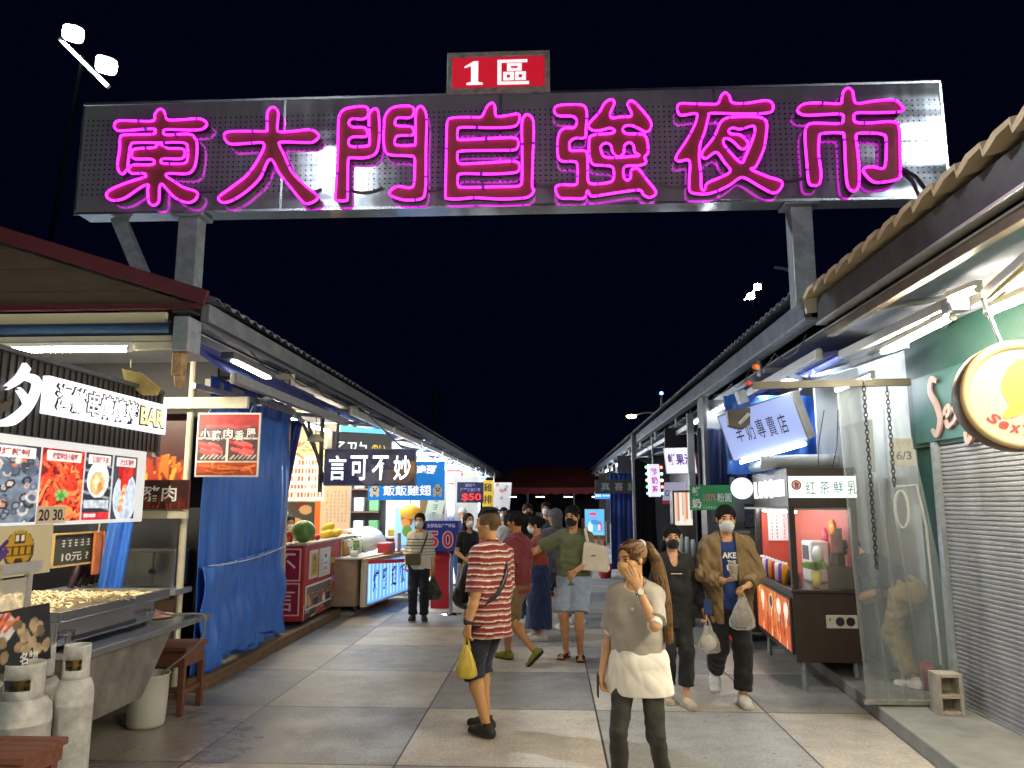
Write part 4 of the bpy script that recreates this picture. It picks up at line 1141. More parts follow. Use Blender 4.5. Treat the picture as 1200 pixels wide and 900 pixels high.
mb = MB(); mb.box((-3.06, 6.45, 3.38), (-2.99, 48, 3.535)); mb.box((-3.16, 6.5, 3.34), (-3.06, 48, 3.38)); mb.build('gutter', mat('gutter_grey', (.19, .2, .22), rough=.5, metal=.3, var=.25, vscale=4), LR)
mb = MB(); mb.box((-6.4, 6.6, 3.33), (-3.2, 48, 3.345)); mb.build('soffit', mat('soffit_pale', (.42, .44, .48), rough=.7, var=.2, vscale=2), LR)
for i, y in enumerate(np.arange(9.0, 46, 3.1)):
    mb = MB(); mb.bar((-3.1, y, 3.36), (-3.1, y, 3.2), .05, .05); mb.bar((-6.3, y, 3.31), (-3.1, y, 3.31), .06, .08); mb.build('rafter', CREAM, LR)
# right row
RR = thing('stall_roof', 'tan corrugated roof with rippled edge above the shutter and green shop sign', 'roof', (4.2, 5, 3.7))
roof_sheet(2.35, 6.3, -3.0, 7.04, 3.655, 4.75, .27, .06, mat('roof_tan', (.66, .54, .36), rough=.5, metal=.15, var=.25, vscale=3), 'roof_sheet', RR, ny=4, thick=.035)
mb = MB(); mb.box((2.46, -3, 3.44), (2.51, 7.02, 3.66)); mb.build('fascia', mat('fascia_dark', (.05, .05, .052), rough=.55, var=.25, vscale=4), RR)
mb = MB(); mb.box((2.44, -3, 3.415), (2.53, 7.02, 3.435)); mb.build('edge_trim', ALU, RR)
mb = MB(); mb.bar((2.36, 7.05, 3.60), (2.9, 7.05, 3.68), .05, .13); mb.build('end_board', CREAM, RR)
mb = MB(); mb.box((2.5, -3, 3.36), (6.2, 7.0, 3.375)); mb.build('soffit', mat('soffit_warm', (.26, .25, .24), rough=.7, var=.25, vscale=2), RR)
RF = thing('stall_roof', 'long blue grey ribbed roof running from the kiosk to the lane end', 'roof', (4.2, 20, 3.7))
roof_sheet(2.33, 6.3, 7.12, 46, 3.78, 4.9, .2, .035, mat('roof_blue_grey', (.16, .18, .22), rough=.45, metal=.3, var=.3, vscale=3), 'roof_sheet', RF, ny=4)
mb = MB(); mb.box((2.43, 7.3, 3.52), (2.5, 46, 3.74)); mb.build('fascia', mat('fascia_blue', (.15, .16, .2), rough=.5, var=.3, vscale=4), RF)
mb = MB(); mb.box((2.38, 7.12, 3.49), (2.53, 46, 3.515)); mb.build('edge_trim', GALV, RF)
mb = MB(); mb.box((2.55, 7.12, 3.4), (6.2, 46, 3.415)); mb.build('soffit', MATS['soffit_pale'], RF)
for y in np.arange(9.2, 45, 3.1):
    mb = MB(); mb.bar((2.55, y, 3.38), (6.2, y, 3.38), .06, .08); mb.bar((2.5, y, 3.5), (2.5, y, 3.3), .04, .04); mb.build('rafter', WHITEP, RF)

# ------------------------------------------------------------------ retractable awnings under the eaves
def awning(label, x, dirx, y0, y1, z, group, fabric=AWN, reach=.55, drop=.16, bar=None):
    """dirx: -1 opens to the left, +1 to the right; roller on the wall side, front bar on the lane side"""
    t = thing('awning', label, 'awning', (x, (y0 + y1) / 2, z), group)
    xw = x - dirx * reach
    mb = MB(); mb.cyl((xw, y0, z + drop), (xw, y1, z + drop), .055, n=12); mb.build('roller', fabric, t)
    mb = MB(); n = 12; V = []
    for i in range(n + 1):
        s_ = i / n
        V += [(xw + dirx * reach * s_, y0 + .03, z + drop + .05 - (drop + .03) * s_ - .05 * math.sin(s_ * math.pi)), (xw + dirx * reach * s_, y1 - .03, z + drop + .05 - (drop + .03) * s_ - .04 * math.sin(s_ * math.pi))]
    mb.add(V, [(2 * i, 2 * i + 1, 2 * i + 3, 2 * i + 2) for i in range(n)], True)
    o = mb.build('canvas', fabric, t); s_ = o.modifiers.new('t', 'SOLIDIFY'); s_.thickness = .003
    mb = MB(); mb.box((x - .035, y0, z - .045), (x + .035, y1, z + .045)); mb.box((x - .02, y0 - .012, z - .055), (x + .02, y0, z + .055)); mb.build('front_bar', bar or ALU, t, bevel=.008)
    for ya, yb in ((y0 + .3, y0 + 1.0), (y1 - .3, y1 - 1.0)):
        mb = MB(); ym = ya + (yb - ya) * 1.5
        mb.bar((xw, ya, z - .02), (xw + dirx * reach * .45, ym, z - .035), .04, .05); mb.bar((xw + dirx * reach * .45, ym, z - .035), (x, yb, z - .03), .035, .045)
        mb.cyl((xw + dirx * reach * .45, ym, z - .08), (xw + dirx * reach * .45, ym, z + .0), .03, n=8); mb.build('folding_arm', GALV, t)
    return t
awning('narrow folded awning with blue canvas and grey bar above the sausage sign', -2.80, 1, 6.6, 10.4, 2.90, None, drop=.34, reach=.5, bar=GREYP)
for i, (a, b) in enumerate(((10.6, 13.4), (13.6, 16.4), (16.6, 19.6), (19.8, 22.8), (23.0, 26.2), (26.4, 30), (30.2, 34), (34.2, 38))):
    awning(['folded awning with grey bar over the red fruit stand', 'folded awning over the counter with the glowing blue front', 'folded awning over the dark blue price signs'][i] if i < 3 else 'folded awning among the distant bright stalls of the lane', -2.8, 1, a, b, 3.08, 'awnings along the stall eaves')
awning('folded awning with pale bars and blue canvas near the round sign', 2.55, -1, 1.2, 6.98, 3.34, None, fabric=AWN2, reach=.85, drop=.04, bar=mat('bar_brown', (.16, .125, .085), rough=.45, metal=.2, var=.25))
ARM2 = thing('awning_elbow', 'folded ribbed awning elbow with square holes beside the lowest warm tube light', 'awning arm', (2.75, 6, 3.1))
mb = MB(); mb.bar((2.66, 7.05, 3.14), (2.78, 5.35, 3.18), .06, .075); mb.build('lower_arm', ALU, ARM2, bevel=.008)
mb = MB(); mb.bar((2.72, 7.0, 3.04), (2.86, 6.2, 3.06), .05, .06); mb.build('upper_arm', GALV, ARM2, bevel=.008)
mb = MB(); mb.box((2.74, 5.24, 3.1), (2.86, 5.4, 3.2)); mb.build('elbow', GALV, ARM2, bevel=.01)
for i, (a, b) in enumerate(((7.3, 9.9), (10.1, 13.2), (13.4, 16.4), (16.6, 20), (20.2, 24), (24.2, 28), (28.2, 33))):
    awning(['folded awning with blue canvas over the tea kiosk', 'folded awning over the hanging white banners with light bulbs', 'folded awning over the black shop board'][i] if i < 3 else 'folded awning along the dark end of the blue grey roof', 2.55, -1, a, b, 3.2, 'awnings along the stall eaves')

# ------------------------------------------------------------------ the seafood stall, front plane x = -3.4
def FE(y, z, x=-3.4): return Fr((x, y, z), *EAST)
ST = thing('food_stall', 'seafood skewer stall with black corrugated fascia and lit food photo menu', 'stall', (-4.0, 5.2, 0))
mb = MB()
for i in range(96):
    y = 3.2 + i * .0345
    mb.box((-3.42, y, 2.235), (-3.40 if i % 2 else -3.412, y + .0345, 2.74))
mb.build('corrugated_fascia', mat('black_corrugated', (.035, .032, .028), rough=.38, var=.2), ST)
mb = MB(); mb.box((-3.44, 3.2, 2.74), (-3.37, 6.52, 2.77)); mb.box((-3.44, 3.2, 2.20), (-3.385, 6.3, 2.235)); mb.box((-3.44, 6.5, 2.2), (-3.39, 6.54, 2.74)); mb.build('fascia_trim', DKST, ST)
mb = MB(); mb.box((-5.2, 3.2, 2.745), (-3.44, 6.5, 2.768)); mb.build('canopy_top', mat('pale_blue_panel', (.34, .44, .48), rough=.5, var=.15), ST)
mb = MB(); mb.box((-3.95, 6.93, 0), (-3.89, 6.99, 2.2)); mb.build('post', CREAM, ST)
mb = MB(); mb.box((-4.7, 3.4, .85), (-4.66, 6.5, 2.8)); mb.build('back_wall', mat('olive_board', (.10, .10, .07), rough=.7, var=.3, vscale=3), ST)
lb = thing('sign_box', 'white lit sign box with outlined characters and yellow BAR letters on black corrugated fascia', 'sign', (-3.35, 5.7, 2.4))
fr = FE(5.725, 2.52, -3.395)
mb = MB(); board(fr, 1.60, .255, .05, mb); mb.build('case', mat('lit_white', '#ffffff', emis=.95, ecol=(.95, .97, 1.)), lb, bevel=.004)
f2 = fr.at(-.20, -.002, .05)
text('海鮮串燒燒烤', f2, 1.08, .20, mat('navy_print', (.012, .014, .05)), lb, name='outline_lettering', bold=.075, z=.002)
text('海鮮串燒燒烤', f2, 1.03, .175, MATS['lit_white'], lb, bold=.014, z=.005)
f3 = fr.at(.56, -.005, .05)
text('BAR', f3, .42, .165, INK, lb, name='outline_lettering', bold=.07, z=.002)
text('BAR', f3, .38, .14, mat('pale_yellow_lit', '#f6f0b0', emis=.9, ecol=(.92, .86, .42)), lb, bold=.03, z=.005)
kana = thing('brush_sign', 'white brush stroke character sign standing out from the black corrugated fascia', 'sign', (-3.35, 4.5, 2.4))
fr = FE(4.68, 2.49, -3.395)
def stroke(mb, fr, pts, w, z=.03):
    P = cat_rom([(p[0], p[1]) for p in pts], 5, closed=False); n = len(P)
    L_ = []; Rr = []
    for i, p in enumerate(P):
        a = P[max(i - 1, 0)]; b = P[min(i + 1, n - 1)]; d = np.array(b) - a; d /= np.linalg.norm(d) + 1e-9; nn = np.array((-d[1], d[0]))
        ww = np.interp(i / (n - 1), np.linspace(0, 1, len(w)), w)
        L_.append(p + nn * ww); Rr.append(p - nn * ww)
    V = [fr.p(*q, z) for q in L_] + [fr.p(*q, z) for q in Rr]
    mb.add(V, [(n + i, n + i + 1, i + 1, i) for i in range(n - 1)])
    V = [fr.p(*q, 0) for q in L_] + [fr.p(*q, z) for q in L_]
    mb.add(V, [(i, i + 1, n + i + 1, n + i) for i in range(n - 1)])
    V = [fr.p(*q, 0) for q in Rr] + [fr.p(*q, z) for q in Rr]
    mb.add(V, [(i + 1, i, n + i, n + i + 1) for i in range(n - 1)])
mb = MB()
WL = mat('brush_white', '#ffffff', emis=.95, ecol=(.9, .93, 1.))
stroke(mb, fr, [(.06, .19), (.0, .10), (-.11, .02)], [.03, .026, .012])
stroke(mb, fr, [(.03, .12), (.17, .10), (.12, -.05), (-.02, -.17), (-.16, -.21)], [.02, .03, .03, .03, .012])
stroke(mb, fr, [(.0, .03), (.06, -.01), (.10, -.06)], [.012, .02, .02])
mb.build('character', WL, kana)
mb = MB(); stroke(mb, FE(4.18, 2.46, -3.395), [(-.35, .06), (.0, .02), (.2, -.02), (.1, -.08), (-.3, -.06)], [.02, .05, .05, .03, .01]); mb.build('dash', WL, kana)
mb = MB(); stroke(mb, FE(4.35, 2.38, -3.398), [(-.6, -.1), (-.2, -.08), (.15, -.02), (.3, .06)], [.05, .06, .04, .01], z=.012); mb.build('swash', mat('bronze', (.10, .07, .04), rough=.4, metal=.3), kana)
# lit menu with four food photographs
mn = thing('menu_board', 'lit menu board of large seafood photographs in a white frame', 'sign', (-3.37, 5.0, 1.65))
fr = FE(4.75, 1.94, -3.40)
mb = MB(); board(fr, 3.0, .57, .05, mb); mb.build('frame', mat('frame_white', '#e9edf2', rough=.4, emis=.35, ecol=(.9, .95, 1.)), mn, bevel=.006)
def food(kind, nx=64, ny=84):
    rnd = random.Random(kind)
    if kind == 1:    # mussels on ice
        p = Pic(nx, ny, '#2c3038'); p.ell(.5, .45, .62, .56, '#6f7a8c')
        for i in range(60):
            x, y, r = rnd.random(), rnd.random() * .85, rnd.uniform(.04, .12); a = rnd.uniform(0, 3)
            p.ell(x, y, r, r * .62, rnd.choice(('#1c1f2a', '#3a4050', '#b8b8b8', '#22302a', '#56627a', '#2a2e3c')), a); p.ell(x, y, r * .55, r * .35, rnd.choice(('#c87a50', '#d8ccc0', '#8a8e9c', '#b08068', '#5a6478')), a)
    elif kind == 2:  # red crab legs
        p = Pic(nx, ny, '#7a1a12')
        for i in range(150):
            x, y = rnd.random(), rnd.random() * .88; a = rnd.uniform(-1.2, 1.6); l = rnd.uniform(.08, .32)
            p.line(x, y, x + l * math.cos(a), y + l * math.sin(a) * .8, rnd.uniform(.01, .035), rnd.choice(('#e8452a', '#f4693c', '#c92a1c', '#ff8a50', '#d83a22')))
        p.ell(.5, .36, .13, .07, '#4f8a40', .3); [p.ell(.5 + .12 * math.cos(k), .36 + .06 * math.sin(k), .04, .03, '#7ab860') for k in range(6)]; p.ell(.5, .14, .3, .09, '#e8934a')
    elif kind == 3:  # scallop in shell
        p = Pic(nx, ny, '#2b2f38')
        for i in range(6): p.line(0, .9 - i * .16, 1, .8 - i * .16, .02, '#8a8f99')
        p.ell(.5, .6, .4, .27, '#dfe6ea'); p.ell(.48, .55, .27, .17, '#e9b27a'); p.ell(.45, .55, .13, .09, '#f4d8b0'); p.ell(.58, .5, .1, .07, '#d8874a')
        p.rect(0, .0, 1, .12, '#c83038'); p.rect(.05, .18, .95, .3, '#b9c6d2'); p.rect(.08, .05, .5, .09, '#f0e0e0')
    else:            # lobster
        p = Pic(nx, ny, '#3a424c'); p.ell(.55, .34, .5, .4, '#cdd8e4'); p.ell(.55, .34, .44, .34, '#b8c6d8')
        for i in range(9):
            a = rnd.uniform(.3, 2.2); p.line(.5, .6, .5 + .45 * math.cos(a), .6 + .32 * math.sin(a), .02, '#b01e1c')
        p.ell(.5, .62, .16, .2, '#c42822', -.4); p.ell(.3, .74, .1, .12, '#a01818'); p.ell(.72, .76, .1, .12, '#d23a2a')
        for i in range(7): p.ell(.5 - .02 * i, .5 - i * .055, .1, .045, '#e8c8a0' if i % 2 else '#d89a60', .3)
    p.noise(.35, 4)
    return p
yy = [(4.45, .62, 1), (5.04, .53, 2), (5.50, .36, 3), (5.92, .40, 4)]
yy = [(4.0, .52, 3), (4.62, .58, 1), (5.16, .46, 2), (5.58, .34, 3), (5.94, .33, 4)]
for y, w, k in yy:
    f = FE(y, 1.925, -3.35)
    ph = picture(food(k), f, w, .485, PRINTL, mn, name='food_photo', z=.004)
    mb = MB(); board(f.at(0, .195), w * .82, .07, .010, mb); mb.build('caption', mat('caption_white', '#fbeef0', emis=.6), ph, bevel=.01)
    text({1: '現烤鮮蚵', 2: '椒鹽特級小龍蝦', 3: '頂級烤干貝', 4: '波士頓龍蝦'}[k], f.at(0, .195), w * .6, .045, mat('caption_red', (.55, .02, .06)), ph, z=.0125, bold=.02)
tagp = thing('price_tag', 'small cream paper price tag reading 20 30 taped under the seafood menu', 'price tag', (-3.34, 5.1, 1.62))
fr = FE(5.07, 1.725, -3.345)
mb = MB(); board(fr, .30, .115, .004, mb); mb.build('card', mat('cream_card', (.72, .60, .45), rough=.8, var=.08), tagp)
text('20 30.', fr, .27, .075, INK, tagp, z=.006)
# hand lettered panel with tools
cb = thing('chalkboard', 'small gold framed chalkboard with chalk writing under the seafood menu', 'board', (-3.9, 5.6, 1.35))
fr = Fr((-3.95, 6.34, 1.43), *EAST)
mb = MB(); board(fr, .62, .24, .015, mb); mb.build('slate', mat('slate', (.025, .027, .024), rough=.8, var=.3), cb)
mb = MB()
for a in ((-.32, .12, .32, .135), (-.32, -.135, .32, -.12), (-.325, -.12, -.31, .12), (.31, -.12, .325, .12)): mb.box((a[0], a[1], .0), (a[2], a[3], .025), fr.M())
mb.build('frame', mat('gold_frame', (.5, .34, .12), rough=.5, var=.2), cb)
CHALK = mat('chalk', (.5, .5, .46), rough=.9)
scribble(fr.at(-.02, .05), .42, .08, 1, CHALK, cb, z=.018, seed=3)
text('10元 ?', fr.at(-.02, -.06), .36, .07, CHALK, cb, z=.018)
sg = thing('canvas_banner', 'cream canvas banner with purple and yellow badge hanging at the seafood stall', 'banner', (-3.3, 4.2, 1.4))
fr = Fr((-3.2, 4.56, 1.52), *EAST)
mb = MB(); board(fr, .62, .30, .01, mb); mb.build('sheet', mat('canvas_cream', (.6, .55, .42), rough=.9, var=.15), sg)
mb = MB()
for c, r, zz in (((.02, .02), (.105, .1), 0),):
    pass
p = Pic(60, 40, '#cfc3a0'); p.ell(.50, .52, .24, .4, '#3a3020'); p.ell(.5, .56, .22, .36, '#c79a25'); p.rect(.28, .40, .72, .60, '#4a3410'); [p.rect(.31 + .10 * k, .43, .39 + .10 * k, .57, '#c79a25') for k in range(4)]; p.rect(.42, .66, .58, .86, '#3a3020'); p.rect(.44, .69, .49, .83, '#f4eedc'); p.rect(.51, .69, .56, .83, '#f4eedc'); p.ell(.5, .27, .07, .09, '#4a3410')
p.line(.12, .42, .3, .7, .05, '#4a2a72'); p.line(.08, .2, .3, .5, .07, '#593584'); p.line(.02, .1, .2, .2, .06, '#d8783a')
picture(p, fr, .56, .28, PRINT, sg, name='badge', z=.013)
mb = MB(); mb.bar((-3.18, 4.4, 1.42), (-3.18, 4.76, 1.42), .03, .06); mb.build('rail', ALU, sg)
gd = thing('sneeze_guard', 'clear acrylic guard on steel frame at the near end of the stall counter', 'guard', (-3.2, 4.9, .9))
mb = MB(); a = (-3.16, 4.67, 1.4); mb.box((-3.19, a[1] - .03, .88), (-3.16, a[1], 1.38)); mb.build('upright', ALU, gd)
mb = MB(); mb.box((-3.18, 3.9, 1.12), (-3.172, a[1] - .03, 1.36)); mb.build('pane', clear_mat('acrylic', .2, '#e8e4d8'), gd)
fp = thing('photo_panel', 'dark photo panel of shrimp and clams leaning on the stall counter', 'sign', (-3.05, 4.6, .87))
fr = Fr((-3.06, 4.42, 1.035), (0, 1, 0), (-.12, 0, 1))
mb = MB(); board(fr.at(0, 0, -.02), .62, .33, .02, mb); mb.build('panel', INK, fp)
p = Pic(70, 44, '#26282c'); rnd = random.Random(5)
p.ell(.2, .75, .3, .3, '#d6d8d8')
for i in range(12): x = rnd.uniform(.02, .4); p.line(x, rnd.uniform(.6, .8), x + .15, rnd.uniform(.8, .98), .03, rnd.choice(('#d8573a', '#e98a60', '#b63a28')))
for i in range(18): p.ell(rnd.uniform(.45, .95), rnd.uniform(.2, .75), .07, .09, rnd.choice(('#a08a6c', '#c2ab88', '#7d6a52')), rnd.uniform(0, 3)); 
for i in range(5): p.ell(rnd.uniform(.1, .4), rnd.uniform(.2, .5), .07, .09, '#8e7a60', rnd.uniform(0, 3))
picture(p.noise(.3, 4), fr, .6, .31, PRINT, fp, name='printed_photo', z=.004)
text('名物', fr.at(.10, -.12), .16, .07, WPRINT, fp, z=.008, bold=.03)
# counter with steel box below
CT = thing('steel_counter', 'stainless steel counter with dirty steel box below at the seafood stall', 'counter', (-3.6, 6, 0))
mb = MB(); mb.box((-4.3, 5.03, .80), (-3.0, 6.88, .85)); mb.build('worktop', STEEL, CT, bevel=.006)
mb = MB(); mb.prism([(-4.2, 5.06, .34), (-4.2, 6.0, .34), (-4.2, 6.45, .80), (-4.2, 5.06, .80)], (1.08, 0, 0)); mb.build('steel_box', mat('dirty_steel', (.30, .28, .25), rough=.45, metal=.6, var=.5, vscale=4), CT, bevel=.006)
for x, y in ((-4.2, 6.75), (-3.6, 6.75), (-4.2, 5.1), (-3.2, 5.15)):
    mb = MB(); mb.cyl((x, y, 0), (x, y, .8), .02, n=8); mb.build('leg', GALV, CT)
GR = thing('griddle', 'stainless gas griddle with black slot and chrome taps on the steel counter', 'griddle', (-3.5, 5.5, .85))
mb = MB(); mb.box((-3.9, 5.04, .87), (-3.22, 6.30, 1.03)); mb.build('body', STEEL, GR, bevel=.01)
mb = MB(); mb.box((-3.222, 5.22, .89), (-3.214, 6.02, .92)); mb.build('slot', BLACK, GR)
for y in (5.1, 5.18, 6.1, 6.16, 6.22):
    mb = MB(); mb.cyl((-3.22, y, .95), (-3.17, y, .95), .018, n=10); mb.bar((-3.17, y - .025, .95), (-3.17, y + .025, .95), .012, .014); mb.build('tap', mat('chrome', (.75, .75, .75), rough=.12, metal=1.), GR)
for x, y in ((-3.85, 5.1), (-3.27, 5.1), (-3.85, 6.25), (-3.27, 6.25)):
    mb = MB(); mb.cyl((x, y, .85), (x, y, .87), .02, n=8); mb.build('foot', BLACK, GR)
TR = thing('food_tray', 'shallow steel tray of pale cooked noodles on top of the griddle', 'tray', (-3.55, 5.6, 1.03))
mb = MB(); x0, x1, y0, y1, z0 = -3.98, -3.16, 4.98, 6.42, 1.045
mb.box((x0, y0, z0 - .015), (x1, y1, z0))
for lo, hi in (((x0, y0, z0), (x0 + .012, y1, z0 + .06)), ((x1 - .012, y0, z0), (x1, y1, z0 + .06)), ((x0 + .012, y0, z0), (x1 - .012, y0 + .012, z0 + .06)), ((x0 + .012, y1 - .012, z0), (x1 - .012, y1, z0 + .06))): mb.box(lo, hi)
mb.build('pan', STEEL, TR, bevel=.003)
nd = MB(); rnd = random.Random(11)
for i in range(420):
    y = rnd.uniform(5.02, 5.95) if i < 330 else rnd.uniform(5.9, 6.34); x = rnd.uniform(-3.92, -3.22)
    hgt = .075 * max(0, 1 - ((y - 5.32) / .42) ** 2) * (1 - ((x + 3.56) / .4) ** 2) + .02 + (.02 if i < 330 else 0)
    a = rnd.uniform(0, 6.28); l = rnd.uniform(.05, .13); z = z0 + hgt + rnd.uniform(0, .02)
    nd.tube([(x, y, z), (x + l * .5 * math.cos(a), y + l * .5 * math.sin(a), z + rnd.uniform(.0, .03)), (x + l * math.cos(a), y + l * math.sin(a), z - .008)], rnd.uniform(.004, .008), 5)
hp = MB(); V = []; n1, n2 = 24, 16
for i in range(n1 + 1):
    for j in range(n2 + 1):
        y = 5.0 + 1.38 * i / n1; x = -3.96 + .78 * j / n2
        V.append((x, y, z0 + .035 + .065 * max(0, 1 - ((y - 5.32) / .44) ** 2) * max(0, 1 - ((x + 3.56) / .42) ** 2) + .015 * math.sin(x * 40) * math.sin(y * 31)))
nd.add(V, [(i * (n2 + 1) + j, i * (n2 + 1) + j + 1, (i + 1) * (n2 + 1) + j + 1, (i + 1) * (n2 + 1) + j) for i in range(n1) for j in range(n2)], True)
tag(nd.build('noodles', mat('noodle', (.66, .54, .34), rough=.45, var=.3, vscale=30), TR), kind='stuff')
PB = thing('sign_plate', 'flat red and white oval plate lying on the end of the steel counter', 'plate', (-3.3, 6.6, .85))
mb = MB(); mb.lathe([(0, 0), (.17, 0), (.19, .012), (.17, .016), (0, .014)], (-3.38, 6.58, .853), 24); mb.build('dish', mat('plate_white', (.6, .5, .44), rough=.4), PB)
mb = MB(); mb.lathe([(.0, 0), (.11, 0.)], (-3.38, 6.58, .8695), 20); mb.build('print', mat('plate_red', (.5, .1, .07), rough=.4), PB)
for k, (u, w) in enumerate(((116, 0), (127, 1))):
    t = thing('cooking_tool', ['orange handled cooking tool hanging nearer the chalkboard', 'orange handled cooking tool hanging nearer the white post'][k], 'kitchen tool', (-3.9, 6.65, 1.43))
    p = Vector((-3.9, 6.57, 1.64)) if k == 0 else Vector((-3.9, 6.71, 1.64))
    mb = MB(); mb.box((p.x - .01, p.y - .055, p.z - .44), (p.x + .01, p.y + .055, p.z - .08)); mb.build('blade', mat('orange_squid', (.50, .14, .03), rough=.5, var=.4, vscale=9), t, bevel=.008)
    mb = MB(); mb.tube([(p.x, p.y, p.z - .08), (p.x, p.y + .01, p.z + .0), (p.x, p.y, p.z + .03)], .006, 6); mb.build('hook', ALU, t)
    OFF[t.name] = Vector(t.location)
for k in range(5):
    p = Vector((-4.1, 6.55, 1.08)); y = p.y + k * .1
    mb = MB(); mb.tube([(-4.1, y, 1.09), (-4.06, y + .05, 1.28), (-4.05, y + .07, 1.33)], [.03, .04, .02], 8)
    o = mb.build('eggplant', mat('dark_sausage', (.035, .012, .02), rough=.35), None); tag(o, 'dark purple sausage in the row standing behind the noodle tray', 'sausage', 'dark sausages behind the tray'); center(o)
SH = thing('shelf_table', 'narrow steel shelf carrying the dark sausages behind the noodle tray', 'shelf', (-4.2, 6.6, .0))
mb = MB(); mb.box((-4.3, 5.1, 1.04), (-4.0, 7.1, 1.075)); mb.build('shelf', GALV, SH)
for y in (5.15, 7.05):
    mb = MB(); mb.cyl((-4.25, y, 0), (-4.25, y, 1.04), .02, n=8); mb.build('leg', GALV, SH)

# gas bottles, bench, drum, stool, bucket
GASM = mat('gas_grey', (.55, .55, .54), rough=.42, var=.38, vscale=11)
BRASS = mat('brass', (.55, .36, .10), rough=.3, metal=1.)
def gas(x, y, r, h, label):
    t = thing('gas_cylinder', label, 'gas cylinder', (x, y, 0))
    sh = h - .17
    prof = [(0, .03), (r * .8, .03), (r, .09), (r, sh * .80), (r * 1.01, sh * .802), (r * 1.01, sh * .815), (r, sh * .818), (r, sh * .86), (r * .96, sh * .92), (r * .82, sh * .97), (r * .55, sh), (0, sh + .005)]
    mb = MB(); mb.lathe(prof, (x, y, 0), 32); mb.build('tank', GASM, t)
    mb = MB(); mb.lathe([(r * .8, 0), (r * .8, .05)], (x, y, 0), 28); o = mb.build('foot_ring', GASM, t); s_ = o.modifiers.new('t', 'SOLIDIFY'); s_.thickness = .006
    cr = r * .66; V = []; n = 40; zs = [sh - .03, sh + .04, sh + .10, sh + .165, sh + .18]
    mb = MB()
    for i in range(n):
        for z in zs: V.append((x + cr * math.cos(2 * math.pi * i / n), y + cr * math.sin(2 * math.pi * i / n), z))
    m = len(zs); F = []
    for i in range(n):
        an = 360 * (i + .5) / n
        for j in range(m - 1):
            if j == 1 or j == 2:
                if any(abs((an - c + 180) % 360 - 180) < 40 for c in (285, 105)) and j == 1: continue
            F.append((i * m + j, ((i + 1) % n) * m + j, ((i + 1) % n) * m + j + 1, i * m + j + 1))
    mb.add(V, F, True); o = mb.build('collar', GASM, t); s_ = o.modifiers.new('t', 'SOLIDIFY'); s_.thickness = .006; s_.offset = 0
    mb = MB(); mb.cyl((x, y, sh), (x, y, sh + .07), .022, n=12); mb.cyl((x - .05, y, sh + .06), (x + .05, y, sh + .06), .016, n=10); mb.cyl((x, y, sh + .07), (x, y, sh + .11), .03, .028, n=12); mb.build('valve', BRASS, t)
gas(-2.81, 4.62, .105, .965, 'tall slim grey gas cylinder closest to the steel counter')
gas(-2.99, 4.42, .158, .90, 'stout grey gas cylinder with wide collar standing behind the brown bench')
gas(-3.17, 4.80, .14, .93, 'grey gas cylinder mostly hidden behind the stout one, only collar showing')
BN = thing('bench', 'low reddish brown plank bench in front of the gas cylinders', 'bench', (-2.8, 3.9, 0))
BW = mat('bench_wood', (.17, .06, .035), rough=.6, var=.35, vscale=4, stretch=(.7, 8, 8), bump=.2, bscale=20)
for i, (a, b) in enumerate(((-2.79, -2.52), (-3.08, -2.795), (-3.4, -3.085))):
    mb = MB(); mb.box((a, 3.78, .565), (b, 4.13, .60)); mb.build('plank', BW, BN, bevel=.004)
mb = MB(); mb.box((-3.38, 3.79, .49), (-2.54, 3.82, .563)); mb.box((-3.38, 4.09, .49), (-2.54, 4.12, .563)); mb.box((-2.57, 3.82, .49), (-2.54, 4.09, .563)); mb.build('apron', BW, BN, bevel=.004)
for x, y in ((-3.3, 3.82), (-3.3, 4.08), (-2.58, 3.82), (-2.58, 4.08)):
    mb = MB(); mb.box((x - .025, y - .025, 0), (x + .025, y + .025, .49)); mb.build('leg', BW, BN)
DR = thing('drum', 'pale blue drum with round grey lid at the edge of the gas cylinders', 'drum', (-3.02, 4.15, 0))
mb = MB(); mb.lathe([(0, .0), (.16, .0), (.165, .83), (0, .83)], (-3.12, 4.08, 0), 28); mb.build('barrel', mat('pale_blue_plastic', (.30, .45, .52), rough=.45, var=.1), DR)
mb = MB(); mb.lathe([(0, 0), (.2, 0), (.21, .01), (.2, .025), (0, .03)], (-3.12, 4.08, .83), 32); mb.build('lid', mat('grey_lid', (.38, .36, .33), rough=.5, var=.2), DR)
SL = thing('stool', 'square brown wooden stool under the end of the steel counter', 'stool', (-3.4, 6.95, 0))
mb = MB()
for k in range(3): mb.box((-3.66 + k * .172, 6.76, .535), (-3.66 + k * .172 + .168, 7.2, .57))
mb.build('seat', BW, SL, bevel=.004)
mb = MB(); mb.box((-3.63, 6.79, .40), (-3.17, 6.82, .533)); mb.box((-3.63, 7.14, .40), (-3.17, 7.17, .533)); mb.box((-3.2, 6.82, .40), (-3.17, 7.14, .533)); mb.box((-3.63, 6.82, .4), (-3.6, 7.14, .533)); mb.build('apron', BW, SL, bevel=.003)
for x, y in ((-3.61, 6.8), (-3.19, 6.8), (-3.61, 7.16), (-3.19, 7.16)):
    mb = MB(); mb.box((x - .025, y - .025, 0), (x + .025, y + .025, .40)); mb.build('leg', BW, SL, bevel=.003)
mb = MB(); mb.box((-3.6, 6.79, .13), (-3.2, 6.81, .17)); mb.box((-3.2, 6.82, .17), (-3.18, 7.14, .21)); mb.build('stretcher', BW, SL)
BU = thing('bucket', 'white plastic bucket half full of water below the counter hose', 'bucket', (-3.33, 6.5, 0))
WPL = clear_mat('milky_plastic', .78, '#d9d8d0', rough=.4, gloss=.05)
